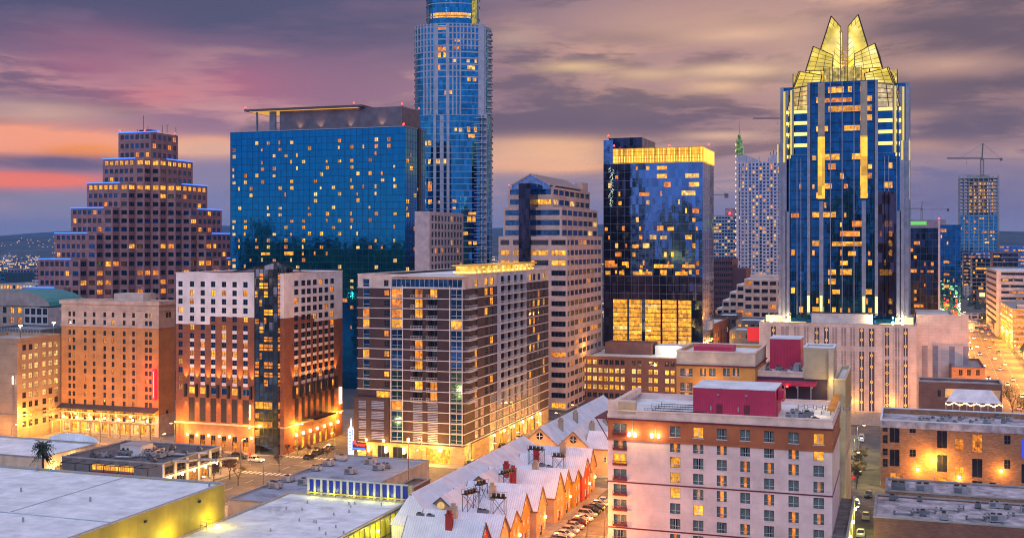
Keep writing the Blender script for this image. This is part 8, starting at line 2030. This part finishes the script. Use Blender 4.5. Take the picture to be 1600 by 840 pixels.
lamps([(AV(430 + i * 36) + 14.5, 430 + i * 36, R(180)) for i in range(16)], 'on the far kerb of the avenue', 45000, (1, .34, .03))

# ---------------------------------------------------------------- trees, palm, signs
M['bark'] = mat('bark', (.07, .05, .035), .9, scale=2); M['leaf'] = mat('dark_leaf', (.035, .055, .025), .8, scale=.8, var=.5); M['twig'] = mat('bare_twig', (.10, .065, .04), .9)
def branch(g, p, d, L, r_, dep_, rr, tips):
    q = p + d * L; g.beam(p, q, r_, 0, 5, r_ * .65)
    if dep_ == 0: tips.append(q); return
    for k in range(rr.choice((2, 3, 3))):
        n = (d + Vector((rr.uniform(-1, 1), rr.uniform(-1, 1), rr.uniform(-.2, .7))) * .75).normalized(); branch(g, p + d * L * rr.uniform(.6, 1), n, L * rr.uniform(.6, .85), r_ * .6, dep_ - 1, rr, tips)
def tree(x, y, h_, label, leafy=False, seed=0, name=None, z=0.0, group=None):
    t = thing(name or ('leafy_tree' if leafy else 'bare_tree'), label, 'tree', (x, y, z), group); rr = random.Random(seed); g = MB(); tips = []
    branch(g, Vector((x, y, z)), Vector((0, 0, 1)), h_ * .3, h_ * .022, 4 if leafy else 5, rr, tips); g.build('trunk', M['bark'], t); c = MB()
    for q in tips:
        for k in range(26 if leafy else 5):
            if leafy:
                p = q + Vector((rr.gauss(0, 1), rr.gauss(0, 1), rr.gauss(0, .8))) * h_ * .085; s_ = rr.uniform(.12, .3); a = Vector((rr.uniform(-1, 1), rr.uniform(-1, 1), rr.uniform(-1, 1))).normalized() * s_; b = a.orthogonal().normalized() * s_ * .7; c.add([p, p + a, p + a + b, p + b])
            else: e = q + Vector((rr.uniform(-1, 1), rr.uniform(-1, 1), rr.uniform(-.2, 1))) * h_ * .07; c.beam(q, e, .02, 0, 3)
    c.build('crown', M['leaf'] if leafy else M['twig'], t); return t
def ptree(x, y, h_, label, **k): q = pt(x, y, 0); return tree(q[0], q[1], h_, label, **k)
for i, (x, y, h_) in enumerate(((359, 748, 8), (345, 741, 7), (372, 758, 8), (436, 737, 6), (334, 752, 7))): ptree(x, y, h_, f'bare winter tree on the pavement by the cafe crossing, {ORD[i]} one', seed=i)
for i, (x, y, h_) in enumerate(((925, 735, 6), (938, 731, 7))): ptree(x, y, h_, ('small bare tree before the orange lit link house wall', 'bare tree close to the pink hotel at the far crossing')[i], seed=20 + i)
for i in range(6): tree(-11.5, 316 + i * 7, 6.5, f'leafless brown tree of the alley hedge, {ORD[i]} from the crossing', seed=40 + i, group='leafless alley trees')
for i in range(5): tree(u_at(458 + i * 15, 311), 308.0, 4.5, f'small bare street tree outside the brick hotel, {ORD[i]} from the glass corner', seed=60 + i, group='small street trees by the brick hotel')
tree(*pt(1582, 655), 15, 'large dark leafy tree beside the white tent at the picture edge', leafy=True, seed=3); tree(*pt(1598, 662), 13, 'dark leafy tree cut by the picture edge behind the warehouse', leafy=True, seed=4)
tree(*pt(1553, 522), 12, 'dark leafy tree on the avenue before the white banded office', leafy=True, seed=5); tree(*pt(1534, 505), 10, 'dark leafy tree farther up the avenue', leafy=True, seed=6)
tree(*pt(700, 905, 0), 9.2, 'dark green leafy tree top at the bottom edge before the near red house', leafy=True, seed=7)
tree(*pt(657, 880, 0), 6.5, 'low dark leafy tree by the corner of the yellow hall', leafy=True, seed=8)
def palm(x, y, h_):
    t = thing('palm_tree', 'shaggy dark palm tree standing behind the white roofed hall', 'palm tree', (x, y, 0)); rr = random.Random(2); g = MB(); g.cyl(x, y, 0, h_, .32, 0, 10, .28); g.build('trunk', M['bark'], t); c = MB()
    for k in range(70):
        a = rr.uniform(0, 6.28); up = rr.uniform(-.9, 1.1); p = Vector((x, y, h_ + rr.uniform(-2.6, .2) * (1 if up < 0 else .1))); L = rr.uniform(2.4, 3.6); n = 5; w_ = Vector((-math.sin(a), math.cos(a), 0)); pv = p
        for i in range(1, n + 1):
            s_ = i / n; q = p + Vector((math.cos(a), math.sin(a), 0)) * L * s_ * math.cos(up * .8) + Vector((0, 0, L * (s_ * math.sin(up) - .55 * s_ * s_)))
            for f_ in (-1, 1):
                c.add([pv, q, q + w_ * f_ * .55 * (1.2 - s_) + Vector((0, 0, -.25)), pv + w_ * f_ * .4 * (1.2 - s_)])
            pv = q
    c.build('crown', M['leaf'], t)
palm(*pt(67, 762), 11.4)
q = pt(111, 722); tree(*q, 8, 'slim dark cypress beside the palm and the lit shop', leafy=True, seed=9, name='cypress_tree')
def sign(x, y, h_, label, kind):
    q = pt(x, y); t = thing('road_sign', label, 'road sign', (*q, 0)); g = MB(); g.cyl(q[0], q[1], 0, h_, .05, 0, 6); g.build('pole', M['metal'], t)
    g = MB(); n = 8 if kind != 'round' else 16; g.beam((q[0], q[1] - .06, h_), (q[0], q[1] - .1, h_), .55, 0, n); g.build('sign_plate', emat('red_sign_face', (.75, .03, .02), .35), t)
    if kind == 'round': g = MB(); g.box(q[0] - .36, q[0] + .36, q[1] - .13, q[1] - .105, h_ - .09, h_ + .09); g.build('white_bar', M['wfrm'], t)
sign(1333, 763, 3.0, 'red do not enter sign with white bar by the alley hedge', 'round'); sign(391, 727, 3.4, 'red road sign on the corner before the brick hotel', 'oct')
q = at(560 + 320 * 0, 330)
t = thing('tall_lit_post', 'tall dark post with a glowing lamp beside the dark shed roof', 'lamp post', (*pt(638, 752, 5), 0)); x, y = t.location.x, t.location.y
g = MB(); g.cyl(x, y, 0, 15, .14, 0, 8, .1); g.build('pole', M['brick'], t); g = MB(); g.cyl(x, y, 15, 15.9, .3, 0, 8); g.build('lamp_head', M['lamp'], t); point(t, (x, y - .9, 15.3), 1500)
# people-free bits: bins along the kerb
for p in list(_cp.values()):
    if p.name not in used:
        for c in list(p.children): bpy.data.objects.remove(c)
        bpy.data.objects.remove(p)

# ---------------------------------------------------------------- evening haze
hz = MB(); hz.box(-8100, 8100, -1300, 8600, -1, 240); o = tag(hz.build('haze', None), kind='stuff')
o.data.materials.clear(); m = bpy.data.materials.new('haze_air'); m.use_nodes = True; t = NT(m.node_tree)
for n in list(t.n):
    if n.type == 'BSDF_PRINCIPLED': t.n.remove(n)
pv = t.node('ShaderNodeVolumePrincipled'); pv.inputs['Color'].default_value = (.12, .42, 1, 1); pv.inputs['Density'].default_value = .00007; pv.inputs['Anisotropy'].default_value = .2
out = [n for n in t.n if n.type == 'OUTPUT_MATERIAL'][0]; t.l.new(pv.outputs[0], out.inputs['Volume']); o.data.materials.append(m)
scene.cycles.volume_bounces = 1
